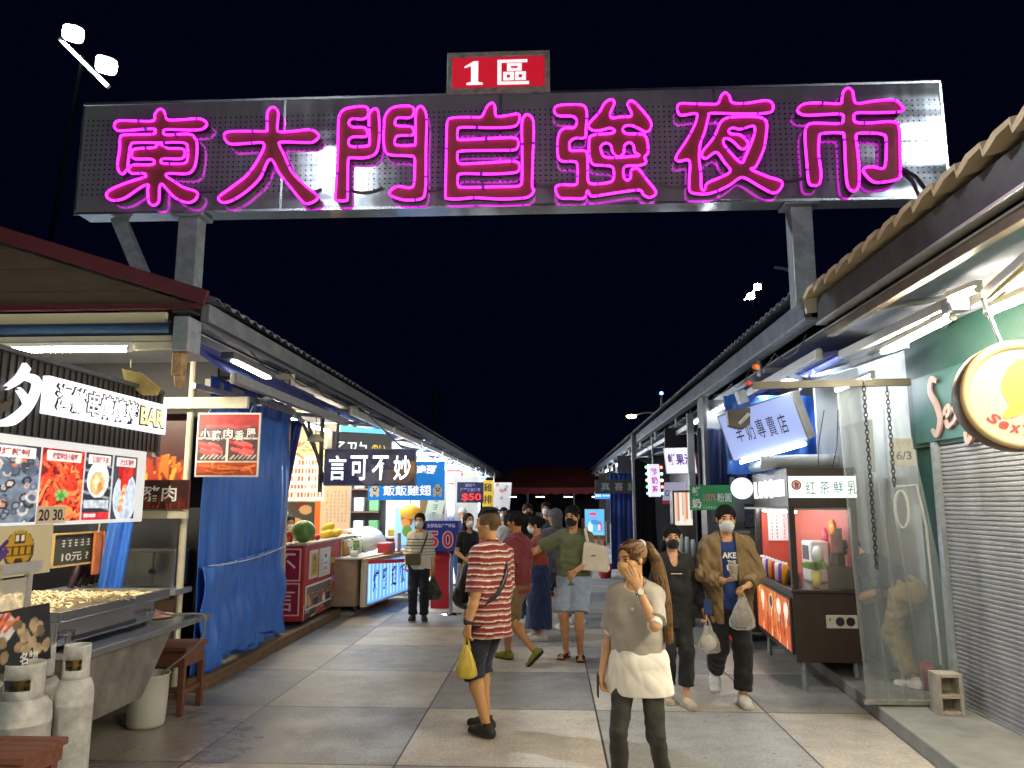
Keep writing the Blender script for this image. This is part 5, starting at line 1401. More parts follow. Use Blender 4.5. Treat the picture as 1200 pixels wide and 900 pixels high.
mb = MB(); mb.lathe([(0, .005), (.135, .005), (.145, .03), (.155, .20), (.16, .40), (.168, .405), (.168, .415), (.155, .41), (.15, .2), (.14, .03)], (-3.33, 6.5, 0), 32); mb.build('pail', WPL, BU)
mb = MB(); mb.lathe([(0, .02), (.135, .02), (.145, .17), (0, .17)], (-3.33, 6.5, 0), 28); mb.build('water', mat('grey_water', (.22, .24, .2), rough=.2), BU)
mb = MB(); mb.tube(cat_rom([(-3.3, 6.2, 1.02), (-3.16, 6.4, .90), (-3.04, 6.62, .875), (-2.975, 6.7, .84), (-2.98, 6.68, .68), (-3.08, 6.64, .55), (-3.24, 6.55, .40), (-3.3, 6.52, .25)], 6, False), .009, 7)
o = mb.build('hose', mat('hose_green', (.2, .19, .14), rough=.4)); tag(o, 'thin hose running from the griddle over the counter into the white bucket', 'hose'); center(o)

# awning across the gable end
GA = thing('awning', 'rolled blue awning with cream front bar along the gable end above the seafood stall', 'awning', (-4, 6.3, 3.1))
mb = MB(); mb.cyl((-6.4, 6.27, 3.27), (-3.22, 6.27, 3.27), .06, n=14); mb.build('roller', mat('roller_blue', (.03, .06, .14), rough=.4, var=.2), GA)
mb = MB(); mb.box((-6.4, 6.2, 3.155), (-3.14, 6.28, 3.205)); mb.box((-6.4, 6.19, 3.085), (-3.14, 6.26, 3.15)); mb.build('front_bar', CREAM, GA, bevel=.008)
mb = MB(); mb.box((-3.17, 6.2, 2.86), (-3.08, 6.3, 3.06)); mb.prism([(-3.15, 6.2, 2.86), (-3.06, 6.2, 2.86), (-3.08, 6.2, 2.76), (-3.13, 6.2, 2.76)], (0, .08, 0)); mb.build('arm_bracket', mat('rusty_cream', (.4, .25, .12), rough=.6, var=.6, vscale=14), GA, bevel=.01)
mb = MB(); mb.box((-3.16, 6.16, 3.06), (-3.02, 6.4, 3.36)); mb.build('end_bracket', GALV, GA, bevel=.012)
mb = MB(); mb.box((-6.4, 6.3, 3.33), (-3.3, 6.34, 3.43)); mb.build('lit_valance', mat('valance_cream', (.62, .55, .36), rough=.7), GA)
lamp_tube((-5.6, 6.16, 3.08), (-3.50, 6.16, 3.08), TUBE, 'long warm white tube light under the blue gable awning', r=.022)
lamp_tube((-3.62, 4.2, 2.60), (-3.62, 6.2, 2.60), TUBE, 'warm tube light inside the seafood stall canopy')
o = MB(); P0 = Vector((-3.46, 6.1, 2.98)); o.tube([P0, P0 - Vector((0, 0, .07))], .006, 6); 
o.prism([(-3.53, 6.09, 2.90), (-3.36, 6.09, 2.86), (-3.20, 6.09, 2.74), (-3.22, 6.09, 2.68), (-3.34, 6.09, 2.68), (-3.5, 6.09, 2.80)], (0, .03, 0))
q = o.build('hanging_tag', mat('tag_yellow', (.5, .36, .12), rough=.6, var=.3), bevel=.006); tag(q, 'yellowish plastic tag hanging under the long warm tube light', 'tag'); center(q)

# dark opening beside the tarpaulin
DK = thing('food_stall', 'dark narrow pork stall with steel cooker between seafood stall and blue tarpaulin', 'stall', (-4.2, 7.5, 0))
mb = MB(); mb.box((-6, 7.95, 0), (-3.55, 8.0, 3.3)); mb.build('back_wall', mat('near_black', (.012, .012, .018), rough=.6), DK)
mb = MB(); mb.cyl((-3.56, 7.42, .1), (-3.56, 7.42, 3.2), .035, n=10); mb.build('post', CREAM, DK)
mb = MB(); mb.box((-6, 7.3, 2.72), (-2.95, 7.36, 2.83)); mb.build('lintel', CREAM, DK)
mb = MB(); mb.box((-4.6, 7.25, .95), (-3.52, 7.6, 1.0)); mb.build('ledge', GALV, DK)
mb = MB(); mb.box((-4.6, 7.3, .1), (-3.55, 7.34, .95)); mb.build('front_panel', mat('brown_panel', (.06, .03, .02), rough=.5, var=.3), DK)
mb = MB(); mb.box((-4.5, 7.40, 1.0), (-3.6, 7.41, 1.72)); mb.build('pane', clear_mat('dark_glass', .06, '#888888', gloss=.1), DK)
CK = thing('cooker', 'steel cooker with two doors behind glass in the dark pork stall', 'cooker', (-3.85, 7.7, 1))
mb = MB(); mb.box((-4.15, 7.5, 1.0), (-3.88, 7.8, 1.33)); mb.box((-3.875, 7.5, 1.0), (-3.66, 7.8, 1.33)); mb.build('body', STEEL, CK, bevel=.008)
mb = MB(); mb.box((-4.2, 7.47, 1.33), (-3.64, 7.8, 1.36)); mb.build('lid', STEEL, CK, bevel=.005)
mb = MB(); mb.cyl((-3.88, 7.47, 1.15), (-3.88, 7.5, 1.15), .025, n=10); mb.build('knob', BLACK, CK)
PS = thing('sign_board', 'dark red flame sign with white pork characters below the lintel', 'sign', (-3.7, 7.28, 1.7))
fr = Fr((-3.74, 7.24, 1.885), *FRONT)
mb = MB(); board(fr, .62, .28, .02, mb); mb.build('board', mat('dark_red', (.12, .012, .012), rough=.45), PS)
p = Pic(70, 34, '#35090c'); rnd = random.Random(2)
for i in range(30): x = rnd.random(); p.line(x, 0, x + rnd.uniform(-.08, .08), rnd.uniform(.1, .5), .02, rnd.choice(('#7a1c12', '#a83a1a', '#5a1210')))
picture(p, fr, .6, .265, PRINT, PS, name='print', z=.023)
text('脆豬肉', fr.at(-.06, .01), .50, .15, WPRINT, PS, bold=.014, z=.026)
mb = MB(); mb.box((-4.1, 7.26, 1.66), (-3.46, 7.3, 1.73)); mb.build('edge_rail', CREAM, PS)
FB = thing('banner', 'dark red flame banner hanging inside the dark pork stall', 'banner', (-3.8, 7.6, 2.2))
p = Pic(40, 60, '#3a0a10'); rnd = random.Random(4)
for i in range(60): x = rnd.random(); h_ = rnd.uniform(.08, .4); p.line(x, 0, x + rnd.uniform(-.1, .1), h_, .02, rnd.choice(('#c8641e', '#8e2a14', '#e09a3a', '#6e1612')))
fr = Fr((-3.95, 7.6, 2.36), *FRONT)
mb = MB(); board(fr, .66, .68, .006, mb); mb.build('sheet', mat('dark_red', (.12, .012, .012)), FB)
picture(p, fr, .65, .67, PRINT, FB, name='print', z=.009)
# blue tarpaulins
tp = thing('tarpaulin', 'big bright blue tarpaulin hanging to the kerb over a closed stall', 'tarpaulin', (-3.5, 8.8, .2))
cloth(Fr((-3.47, 8.84, 1.62), *EAST), 2.55, 2.95, TARP, 'sheet', tp, folds=4.5, amp=.045, nx=110, ny=60, seed=4, hem=.03, horiz=.03)
cloth(Fr((-3.40, 8.70, .72), (0, 1, .03), (0, 0, 1)), 2.3, 1.0, TARP, 'lower_flap', tp, folds=6, amp=.05, nx=90, ny=30, seed=9, hem=.05, horiz=.06)
mb = MB(); mb.tube(sag((-3.34, 7.55, 1.20), (-3.32, 10.0, 1.32), .06), .006, 5); mb.build('cord', WHITEP, tp)
tp = thing('tarpaulin', 'gathered dark blue tarpaulin edge beside the red fruit stand', 'tarpaulin', (-3.3, 10.2, .3))
cloth(Fr((-3.66, 10.16, 1.62), (1, .25, 0), (.12, 0, 1)), .34, 2.6, mat('blue_tarp_dark', (.008, .02, .22), rough=.4, var=.2), 'sheet', tp, folds=1.6, amp=.07, nx=40, ny=50, seed=3, gather=.25)
tp = thing('tarpaulin', 'narrow strip of blue tarpaulin at the end of the seafood stall', 'tarpaulin', (-3.5, 6.6, 1))
cloth(Fr((-3.74, 6.66, 1.75), (.75, .5, 0), (.10, 0, 1)), .20, 1.9, TARP, 'sheet', tp, folds=1.3, amp=.04, nx=26, ny=40, seed=6)
mb = MB(); mb.box((-3.52, 7.6, 2.98), (-3.46, 10.2, 3.06)); mb.box((-3.54, 10.1, .1), (-3.48, 10.16, 3.3)); o = mb.build('frame_rail', CREAM); tag(o, 'cream steel frame holding up the big blue tarpaulin', 'frame'); center(o)
SS = thing('sign_board', 'square pork sausage sign with red food photos and rounded white edge', 'sign', (-3.2, 7.3, 2.05))
fr = Fr((-3.10, 7.26, 2.36), (1, .06, 0), (0, 0, 1))
mb = MB(); board(fr.at(0, 0, -.02), .61, .62, .02, mb); mb.build('board', WPRINT, SS, bevel=.008)
p = Pic(80, 80, '#6a4a52'); rnd = random.Random(8)
p.rect(0, .62, 1, 1, '#b0363c')
for i in range(26): y = rnd.uniform(.6, .82); p.line(rnd.random(), y, rnd.random(), y + .02, .02, rnd.choice(('#7d7380', '#5b4f5a', '#93868e', '#b2555a')))
for x0 in (.03, .515):
    p.rect(x0, .24, x0 + .455, .58, '#4a3a3c')
    for i in range(14): a = x0 + rnd.uniform(.0, .3); yy_ = rnd.uniform(.36, .55); p.line(a, yy_, a + .15, yy_ - .05, .026, rnd.choice(('#d8444a', '#e8666a', '#b42a34')))
    for i in range(6): p.line(x0 + .04 + i * .07, .27, x0 + .1 + i * .07, .33, .012, '#b9b2ac')
p.rect(0, .585, 1, .61, '#eadfd8'); p.rect(0, .215, 1, .24, '#d9c4b8'); p.rect(.48, .22, .51, .6, '#eadfd8'); p.rect(0, 0, 1, .215, '#a5401e')
for i in range(14): p.line(rnd.random(), rnd.uniform(0, .15), rnd.random(), rnd.uniform(.02, .2), .015, rnd.choice(('#c8642e', '#8a2e16', '#d87a3a')))
picture(p.noise(.25, 5), fr, .575, .585, PRINT, SS, name='print', z=.003)
for i, ch in enumerate('小豬肉香腸'):
    f = fr.at(-.22 + i * .11, .095 + (.012 if i % 2 == 0 else -.006))
    text(ch, f, .105, .115, mat('sign_navy', (.03, .035, .09)), SS, name='outline_lettering', bold=.075, z=.006)
    text(ch, f, .088, .098, WPRINT, SS, bold=.025, z=.009)
mb = MB(); mb.cyl((-3.3, 7.24, 2.67), (-3.3, 7.32, 2.74), .006, n=6); mb.cyl((-2.9, 7.27, 2.67), (-2.9, 7.33, 2.74), .006, n=6); mb.build('hook', ALU, SS)
for k, yz in enumerate((7.9, 8.5)):
    pass
SP = thing('spot_lamp', 'small cream lamp head hanging from the eave by the dark blue tarpaulin', 'lamp', (-3.15, 9.9, 2.6))
mb = MB(); mb.lathe([(0, .08), (.05, .07), (.11, .0), (.1, -.015), (0, -.01)], (-3.0, 9.7, 2.60), 18); mb.build('shade', CREAM, SP)
mb = MB(); mb.cyl((-3.0, 9.7, 2.68), (-3.0, 9.7, 3.05), .008, n=6); mb.build('stem', GALV, SP)
FL = thing('flood_lamp', 'rectangular flood lamp clamped under the corner of the left eave', 'lamp', (-2.95, 7.0, 3.1))
mb = MB(); mb.bar((-2.98, 6.85, 3.16), (-2.92, 7.8, 3.12), .13, .06); mb.build('housing', DKST, FL, bevel=.01)
mb = MB(); mb.bar((-2.95, 6.95, 3.118), (-2.905, 7.7, 3.078), .07, .012); mb.build('lens', mat('lens_warm', '#fff2d0', emis=14, ecol=(1., .88, .62)), FL)

# ------------------------------------------------------------------ the red fruit stand and its neighbours
WARMW = mat('warm_wall', (.62, .56, .44), rough=.7, var=.12, vscale=2)
RS = thing('vendor_stand', 'red counter stand with framed white characters, award photos and fruit on top', 'stand', (-3.7, 12, .1))
mb = MB(); mb.prism([(-4.0, 10.86, .18), (-3.46, 10.90, .18), (-3.56, 14.2, .18), (-4.3, 14.2, .18)], (0, 0, 1.03)); mb.build('cabinet', RED, RS, bevel=.008)
mb = MB(); mb.prism([(-4.02, 10.84, 1.215), (-3.43, 10.88, 1.215), (-3.53, 14.24, 1.215), (-4.3, 14.24, 1.215)], (0, 0, .03)); mb.build('worktop', mat('pale_top', (.5, .46, .42), rough=.4, var=.15), RS, bevel=.004)
PINKL = mat('pink_white', (.75, .52, .55), rough=.5)
fe = Fr((-3.73, 10.875, .7), (1, .07, 0), (0, 0, 1))
for i, (ch, z) in enumerate((('不', .25), ('言', -.22))):
    f = fe.at(0, z)
    mb = MB()
    for a in ((-.205, .205, .205, .222), (-.205, -.222, .205, -.205), (-.222, -.222, -.205, .222), (.205, -.222, .222, .222)): mb.box((a[0], a[1], .002), (a[2], a[3], .012), f.M())
    mb.build('character_frame', PINKL, RS)
    mb = MB(); board(f, .39, .39, .004, mb); mb.build('character_panel', mat('magenta_red', (.26, .012, .06), rough=.4), RS)
    text(ch, f, .31, .32, PINKL, RS, bold=.0, z=.009)
fs = Fr((-3.46, 10.90, 0), (-.03, 1, 0), (0, 0, 1))
def crowd_pic(seed, bg='#6a6460'):
    p = Pic(60, 36, bg); rnd = random.Random(seed)
    for i in range(16):
        x = rnd.random(); y = rnd.uniform(.2, .55); c = rnd.choice(('#e8e4e0', '#2a3040', '#b43a38', '#3a5a8a', '#d8a860', '#222'.ljust(7, '2')))
        p.ell(x, y - .1, .06, .28, c); p.ell(x, y + .2, .032, .075, '#d8a888'); p.ell(x, y + .25, .03, .04, '#20180f')
    return p.noise(.25, 4)
for i, (y, z, w, h, c, inn) in enumerate(((.42, .93, .42, .40, '#c8b24a', '#8a7a30'), (1.05, .92, .62, .42, '#c9dcee', '#e9eef2'))):
    f = fs.at(y, z, .004)
    mb = MB(); board(f, w, h, .02, mb); fo = mb.build('photo_frame', WPRINT, RS, bevel=.004)
    p = Pic(30, 30, '#e4d9c4'); p.rect(.08, .06, .92, .94, c); p.rect(.2, .14, .8, .86, inn if i else '#b8a23c'); p.ell(.5, .74, .12, .08, '#222222')
    for k in range(5): p.rect(.3, .2 + k * .08, .7, .22 + k * .08, '#6a6a6a' if i else '#5a4a10')
    picture(p, f, w * .88, h * .88, PRINT, fo, name='certificate', z=.024)
for i, (y, z, w, h) in enumerate(((.78, .48, 1.4, .34), (2.55, .98, .9, .44), (2.55, .52, .95, .36))):
    f = fs.at(y, z, .004); mb = MB(); board(f, w, h, .012, mb); fo = mb.build('photo_frame', WPRINT, RS)
    picture(crowd_pic(i + 20), f, w * .96, h * .84, PRINT, fo, name='group_photo', z=.015)
for k, z in enumerate((1.0, .9, .62, .52)):
    f = fs.at(1.62, z, .004); mb = MB(); board(f, .3, .085, .004, mb); mb.build('label_strip', mat('strip_%d' % (k % 3), ((.55, .05, .05), (.5, .42, .1), (.42, .3, .62))[k % 3]), RS)
text('好吃', fs.at(1.62, .76, .005), .22, .13, mat('strip_1', (.5, .42, .1)), RS, bold=.03)
f = fs.at(1.62, .29, .004); p = crowd_pic(60, '#8a7c6c'); p.noise(.6, 3); mb = MB(); board(f, 3.2, .2, .006, mb); mb.build('photo_strip_backing', WPRINT, RS); picture(p, f, 3.2, .2, PRINT, RS, name='photo_strip', z=.009)
for y in (11.2, 13.8):
    for x in (-3.58, -3.95):
        mb = MB(); mb.cyl((x - .025, y, .215), (x + .025, y, .215), .055, n=12) if False else mb.cyl((x - .02, y, .15), (x + .02, y, .15), .05, n=12); mb.bar((x, y, .15), (x, y, .19), .03, .05); mb.build('caster', BLACK, RS)
def fruit(name, label, c, r, col, squash=1., rotx=0, group=None):
    mb = MB(); M = Matrix.Rotation(rotx, 3, 'Y'); mb.ball(c, (r, r, r * squash), 18, 12, M)
    o = mb.build(name, mat('fruit_' + name, col, rough=.35, var=.35, vscale=9)); tag(o, label, 'fruit', group); center(o); return o
fruit('watermelon', 'round green watermelon on the corner of the red stand', (-3.56, 11.12, 1.245 + .16), .165, (.12, .26, .06), .97)
for i, (x, y, z) in enumerate(((-3.62, 12.5, 1.31), (-3.72, 12.8, 1.31), (-3.6, 12.95, 1.31), (-3.66, 12.72, 1.42))):
    fruit('papaya', 'yellow orange papaya in the heap on the red stand', (x, y, z), .07, (.75, .30, .03) if i % 2 else (.72, .5, .04), 1.6, 1.2, 'papayas heaped on the red stand')
for i in range(3):
    fruit('tomato', 'small red fruit beside the watermelon on the red stand', (-3.66 + .03 * i, 11.6 + .16 * i, 1.29), .05, (.5, .04, .03), .9, 0, 'red fruits beside the watermelon')
def jar(x, y, z, label, col, h=.2, r=.06, group=None):
    t = thing('jar', label, 'jar', (x, y, z), group)
    mb = MB(); mb.lathe([(0, 0), (r, 0), (r, h * .8), (r * .7, h * .92)], (x, y, z), 14); mb.build('glass', col, t)
    mb = MB(); mb.lathe([(r * .75, h * .88), (r * .75, h), (0, h)], (x, y, z), 14); mb.build('lid', WHITEP, t)
for i in range(4): jar(-3.82 + .03 * (i % 2), 11.3 + i * .22, 1.245, 'small jar of sauce in the row behind the watermelon', mat(('jar_red', 'jar_white')[i % 2], ((.5, .05, .03), (.7, .68, .6))[i % 2], rough=.2), .16, .05, 'sauce jars behind the watermelon')
# wall behind with menu
DW = thing('partition', 'warm white partition wall hung with menus between the fruit stand and next stall', 'wall', (-5, 14.4, 0))
mb = MB(); mb.box((-7, 14.4, .1), (-3.75, 14.46, 3.3)); mb.build('panel', WARMW, DW)
mb = MB(); mb.box((-7, 10.2, .1), (-6.9, 14.4, 3.3)); mb.build('rear_panel', WARMW, DW)
MW = thing('menu_board', 'big pale yellow menu board with rows of red print in the fruit stand', 'sign', (-5, 14.3, 2))
fr = Fr((-4.95, 14.36, 2.42), *FRONT)
mb = MB(); board(fr, 1.45, 1.15, .03, mb); mb.build('board', mat('menu_yellow', '#f6e9a8', emis=.55, ecol=(.95, .82, .45), rough=.5), MW)
p = Pic(90, 72, '#fbeecb'); rnd = random.Random(3)
p.rect(0, .72, 1, 1, '#f2d870')
for i in range(30): x = rnd.random(); y = rnd.uniform(.76, .95); p.line(x, y, x + .08, y + rnd.uniform(-.08, .08), .02, rnd.choice(('#d8342a', '#e8722a', '#4a8a3a', '#b02a20')))
for r_ in range(5):
    for i in range(22): x = .03 + i * .044; p.rect(x, .06 + r_ * .13, x + .028, .14 + r_ * .13, rnd.choice(('#d85a50', '#e0847a', '#c84840', '#f0b0a0')))
picture(p, fr, 1.42, 1.12, PRINTL, MW, name='print', z=.033)
POS = thing('poster', 'dark collage poster with round white badges beside the fruit stand menu', 'poster', (-5.3, 14.3, 1.5))
fr = Fr((-5.0, 14.36, 1.52), *FRONT); mb = MB(); board(fr, 1.2, .6, .02, mb); mb.build('sheet', INK, POS)
p = Pic(60, 36, '#4a4440')
for i in range(14): p.ell(rnd.random(), rnd.random(), .1, .14, rnd.choice(('#c8a078', '#6a2a28', '#2a2a30', '#d8ccb8', '#8a6a50')))
p.ell(.45, .62, .14, .24, '#eef0f4'); p.rect(.36, .55, .54, .66, '#4a5a8a'); p.ell(.4, .2, .14, .22, '#efe6e8'); p.ell(.4, .2, .06, .1, '#c05a78')
picture(p, fr, 1.18, .58, PRINT, POS, name='print', z=.023)
OB = thing('poster', 'orange and cream notice posters with a dark framed certificate by the fruit stand', 'poster', (-4, 14.3, 1.7))
fr = Fr((-4.02, 14.36, 1.85), *FRONT); mb = MB(); board(fr, .55, 1.4, .015, mb); mb.build('sheet', mat('peach', (.75, .55, .38), rough=.7), OB)
mb = MB(); board(fr.at(-.33, 0), .11, 1.4, .018, mb); mb.build('orange_strip', mat('orange', (.75, .16, .03), rough=.6), OB)
mb = MB(); board(fr.at(.0, .46, .015), .34, .22, .012, mb); q = mb.build('certificate_frame', INK, OB); mb = MB(); board(fr.at(0, .46, .027), .29, .17, .003, mb); mb.build('certificate', mat('orange_paper', (.75, .42, .12)), q)
scribble(fr.at(.03, -.1, .015), .42, .6, 9, mat('grey_print', (.35, .28, .25)), OB, seed=4)
lamp_tube((-6.2, 12.6, 3.0), (-4.2, 12.6, 3.0), mat('tube_warm_dim', '#fff4d6', emis=85, ecol=(1., .86, .6)), 'warm tube light over the red fruit stand', r=.03)
lamp_tube((-3.9, 11.0, 3.05), (-3.9, 13.4, 3.05), MATS['tube_warm_dim'], 'warm tube light along the front of the fruit stand', r=.025)

# signs hung out over the lane
YS = thing('hanging_sign', 'black sign with four glowing white brush characters hanging above the fruit stand', 'sign', (-2.43, 10.3, 2.0))
fr = Fr((-2.43, 10.3, 2.285), (1, .05, 0), (0, 0, 1))
p = Pic(100, 42, '#2c2c46'); p.noise(.3, 8)
for x, y, r, c in ((.5, .3, .14, '#54505e'), (.68, .2, .12, '#4c4a52'), (.86, .3, .13, '#5a4636'), (.97, .5, .08, '#7a5a34'), (.4, .55, .12, '#363650'), (.78, .66, .1, '#3f3d4a')): p.ell(x, y, r, r * 2, c)
mb = MB(); board(fr.at(0, 0, -.10), 1.24, .50, .10, mb); mb.build('case', GREYP, YS, bevel=.006)
picture(p.noise(.25, 5), fr, 1.21, .47, mat('print_dim', attr=True, rough=.3, aemis=.7), YS, name='face', z=.004)
for i, ch in enumerate('言可不妙'):
    text(ch, fr.at(-.435 + i * .29, -.01), .23, .33, mat('white_glow', '#ffffff', emis=1.8, ecol=(.95, .96, 1.)), YS, bold=.014, z=.009)
mb = MB(); mb.bar((-2.9, 10.36, 2.54), (-2.9, 10.36, 3.05), .03, .03); mb.build('hanger', DKST, YS)
mb = MB(); mb.bar((-2.0, 10.36, 2.54), (-2.7, 10.36, 3.2), .02, .02); mb.build('hanger', DKST, YS)
BR = thing('bracket', 'black steel bracket frame carrying the glowing brush character sign', 'bracket', (-3.1, 10.4, 2.1))
for a, b in (((-3.12, 10.36, 1.95), (-3.12, 10.36, 3.1)), ((-3.3, 10.3, 2.9), (-3.05, 10.36, 2.05)), ((-3.4, 10.3, 2.95), (-3.1, 10.36, 2.3))):
    mb = MB(); mb.bar(a, b, .045, .045); mb.build('bar', DKST, BR)
ZS = thing('hanging_sign', 'grey light box with white and yellow characters behind the black brush character sign', 'sign', (-2.9, 11.4, 2.6))
fr = Fr((-2.78, 11.3, 2.66), (.8, .6, 0), (0, 0, 1))
mb = MB(); board(fr.at(0, 0, -.2), .95, .36, .2, mb); mb.build('case', GREYP, ZS, bevel=.01)
mb = MB(); board(fr, .9, .31, .006, mb); mb.build('face', mat('grey_face', (.16, .18, .2), rough=.4, emis=.12), ZS)
text('乙ㄗㄅ', fr.at(-.18, -.04), .48, .17, MATS['white_glow'], ZS, bold=.014, z=.009)
text('のい', fr.at(.25, -.05), .22, .12, mat('yellow_glow', '#ffd060', emis=1.2, ecol=(1., .62, .08)), ZS, bold=.014, z=.009)
FS = thing('hanging_sign', 'bright blue sign board with white chicken wing characters and bird drawings', 'sign', (-2.44, 13.0, 1.9))
fr = Fr((-2.44, 13.0, 2.18), *FRONT)
BLUE = mat('sign_blue', '#1478d8', rough=.45, emis=.55, ecol=(.008, .19, .62))
mb = MB(); board(fr.at(0, 0, -.03), 1.30, .65, .03, mb); mb.build('board', BLUE, FS, bevel=.004)
text('逹邵', fr.at(.34, .19), .36, .15, MATS['white_lit'], FS, bold=.03)
text('飯飯雞翅', fr.at(.02, -.16), .82, .18, MATS['white_lit'], FS, bold=.014)
for q in (-1, 1):
    f = fr.at(.535 * q, -.16); mb = MB()
    for (cx, cy, rx, ry) in ((0, 0, .085, .07), (-.05 * 1, -.07, .03, .04), (.05, -.07, .03, .04), (.0, .075, .045, .03)):
        V = [f.p(cx + rx * math.cos(t * .3927), cy + ry * math.sin(t * .3927), .003 + .0004 * len(mb.v) / 16) for t in range(16)]; mb.add(V, [tuple(range(16))])
    mb.build('bird_drawing', WPRINT, FS)
    mb = MB()
    for (cx, cy, rx, ry) in ((-.02, .03, .012, .018), (.03, .03, .012, .018), (.005, -.005, .03, .012)):
        V = [f.p(cx + rx * math.cos(t * .7854), cy + ry * math.sin(t * .7854), .007) for t in range(8)]; mb.add(V, [tuple(range(8))])
    mb.build('bird_face', INK, FS)
CY = thing('hanging_sign', 'cyan light box leaning under the eave above the grey sign', 'sign', (-2.9, 12, 2.9))
fr = Fr((-3.0, 12.2, 2.92), (.6, .8, 0), (0, .1, 1)); mb = MB(); board(fr.at(0, 0, -.08), .9, .18, .08, mb); mb.build('case', mat('cyan_lit', '#80e8f8', emis=.9, ecol=(.22, .75, .85)), CY, bevel=.01)

# the counter with the glowing blue front
BC = thing('vendor_stand', 'counter with glowing blue light box front and clear food guard', 'stand', (-3.1, 14, 0))
mb = MB(); mb.prism([(-3.55, 12.6, .16), (-3.16, 12.66, .16), (-2.86, 15.2, .16), (-3.6, 15.2, .16)], (0, 0, .74)); mb.build('cabinet', mat('tan_laminate', (.30, .2, .15), rough=.5, var=.2), BC, bevel=.006)
fb = Fr((-2.985, 13.9, .50), (.117, 1, 0), (0, 0, 1))
mb = MB(); board(fb.at(0, 0, .015), 2.35, .72, .10, mb); mb.build('light_box', mat('box_cream', (.6, .56, .48), rough=.5), BC, bevel=.008)
p = Pic(70, 26, '#58a0f0')
for i in range(12): p.rect(i / 12 + .02, .08, i / 12 + .05, .95, '#a8d0ff')
picture(p, fb.at(0, -.0, .115), 2.2, .64, mat('print_bright', attr=True, rough=.3, aemis=1.1), BC, name='lit_face', z=.004)
for i, ch in enumerate('烤雞翅飯'):
    text(ch, fb.at(-.72 + i * .48, .02, .115), .30, .36, mat('navy_ink', (.01, .012, .09)), BC, z=.008, bold=.02)
mb = MB(); board(fb.at(0, .385, .02), 2.36, .04, .12, mb); mb.build('wood_edge', mat('pine', (.5, .3, .12), rough=.5), BC)
mb = MB(); mb.prism([(-3.6, 12.6, .905), (-3.1, 12.62, .905), (-2.8, 15.25, .905), (-3.6, 15.25, .905)], (0, 0, .025)); mb.build('worktop', WHITEP, BC)
mb = MB(); V = []
for i in range(10):
    t = i / 9 * 1.5; V += [(-3.55 + .42 * math.sin(t), 13.0 + .0, .95 + .42 * math.cos(t) - .0), (-3.55 + .42 * math.sin(t), 14.9, .95 + .42 * math.cos(t))]
mb.add(V, [(2 * i, 2 * i + 1, 2 * i + 3, 2 * i + 2) for i in range(9)], True); mb.build('food_guard', clear_mat('guard_clear', .12, '#ffffff', gloss=.2), BC)
for x in (-3.2, -3.5):
    for y in (12.8, 15.0):
        mb = MB(); mb.cyl((x - .02, y, .1), (x + .02, y, .1), .055, n=12); mb.bar((x, y, .1), (x, y, .17), .03, .05); mb.build('caster', BLACK, BC)
PL = thing('plant', 'small green leafy plant at the near end of the glowing blue counter', 'plant', (-3.2, 12.9, .93))
mb = MB(); mb.lathe([(0, 0), (.06, 0), (.075, .1), (0, .1)], (-3.25, 12.85, .93), 14); mb.build('pot', WHITEP, PL)
mb = MB(); rnd = random.Random(6)
for i in range(70):
    a = rnd.uniform(0, 6.28); r_ = rnd.uniform(.02, .13); z = rnd.uniform(1.02, 1.36); c = Vector((-3.25 + r_ * math.cos(a), 12.85 + r_ * math.sin(a), z)); d = Vector((math.cos(a), math.sin(a), rnd.uniform(-.2, .8))).normalized() * .06; s_ = d.cross(Vector((0, 0, 1))).normalized() * .02
    mb.add([c, c + d * .5 + s_, c + d, c + d * .5 - s_], [(0, 1, 2, 3)])
mb.build('leaves', mat('leaf', (.05, .16, .04), rough=.5, var=.3), PL)
rb = thing('food_box', 'red box with a propped white menu card on the glowing blue counter', 'box', (-2.95, 14.3, .93))
mb = MB(); mb.box((-3.1, 13.9, .93), (-2.88, 14.4, 1.1)); mb.build('box', RED, rb, bevel=.01)
mb = MB(); mb.box((-2.87, 14.5, .93), (-2.85, 14.8, 1.25)); mb.build('card', mat('pink_card', (.72, .5, .5), rough=.6), rb)
hm_ = thing('glowing_melon', 'big melon yellow fruit with an added glow above the counter', 'lantern', (-3.5, 14.3, 1.6))  # fruit-like object, no lamp; the glow of its skin is added
mb = MB(); n = 28
V = []
for i in range(9):
    ph = math.pi * i / 8
    for k in range(n):
        t = 2 * math.pi * k / n; r_ = .2 * (1 + .06 * abs(math.sin(4 * t))) * math.sin(ph); V.append((-2.78 + r_ * math.cos(t), 15.3 + r_ * math.sin(t), 1.64 - .14 * math.cos(ph)))
mb.add(V, [(i * n + k, i * n + (k + 1) % n, (i + 1) * n + (k + 1) % n, (i + 1) * n + k) for i in range(8) for k in range(n)], True); mb.build('paper', mat('melon_yellow_glow', '#e8b030', emis=.25, ecol=(1., .5, .06)), hm_)
mb = MB(); mb.cyl((-2.78, 15.3, 1.78), (-2.78, 15.3, 2.6), .01, n=6); mb.build('cord', BLACK, hm_)
for i in range(9):
    x, y = -3.5 + .05 * (i % 3), 13.1 + .2 * i
    jar(x, y, .93, 'glass jar of dry food in the row along the glowing blue counter', mat(('jar_amber', 'jar_white', 'jar_green')[i % 3], ((.5, .25, .05), (.7, .68, .6), (.15, .3, .08))[i % 3], rough=.2), .26, .07, 'glass jars along the blue counter')
SH2 = thing('shelf', 'dark wall shelf stacked with packets behind the glowing blue counter', 'shelf', (-5, 17.0, 0))
mb = MB(); mb.box((-6.8, 17.3, .1), (-3.7, 17.36, 3.3)); mb.build('back_board', mat('dark_board', (.05, .045, .05), rough=.6, var=.3), SH2)
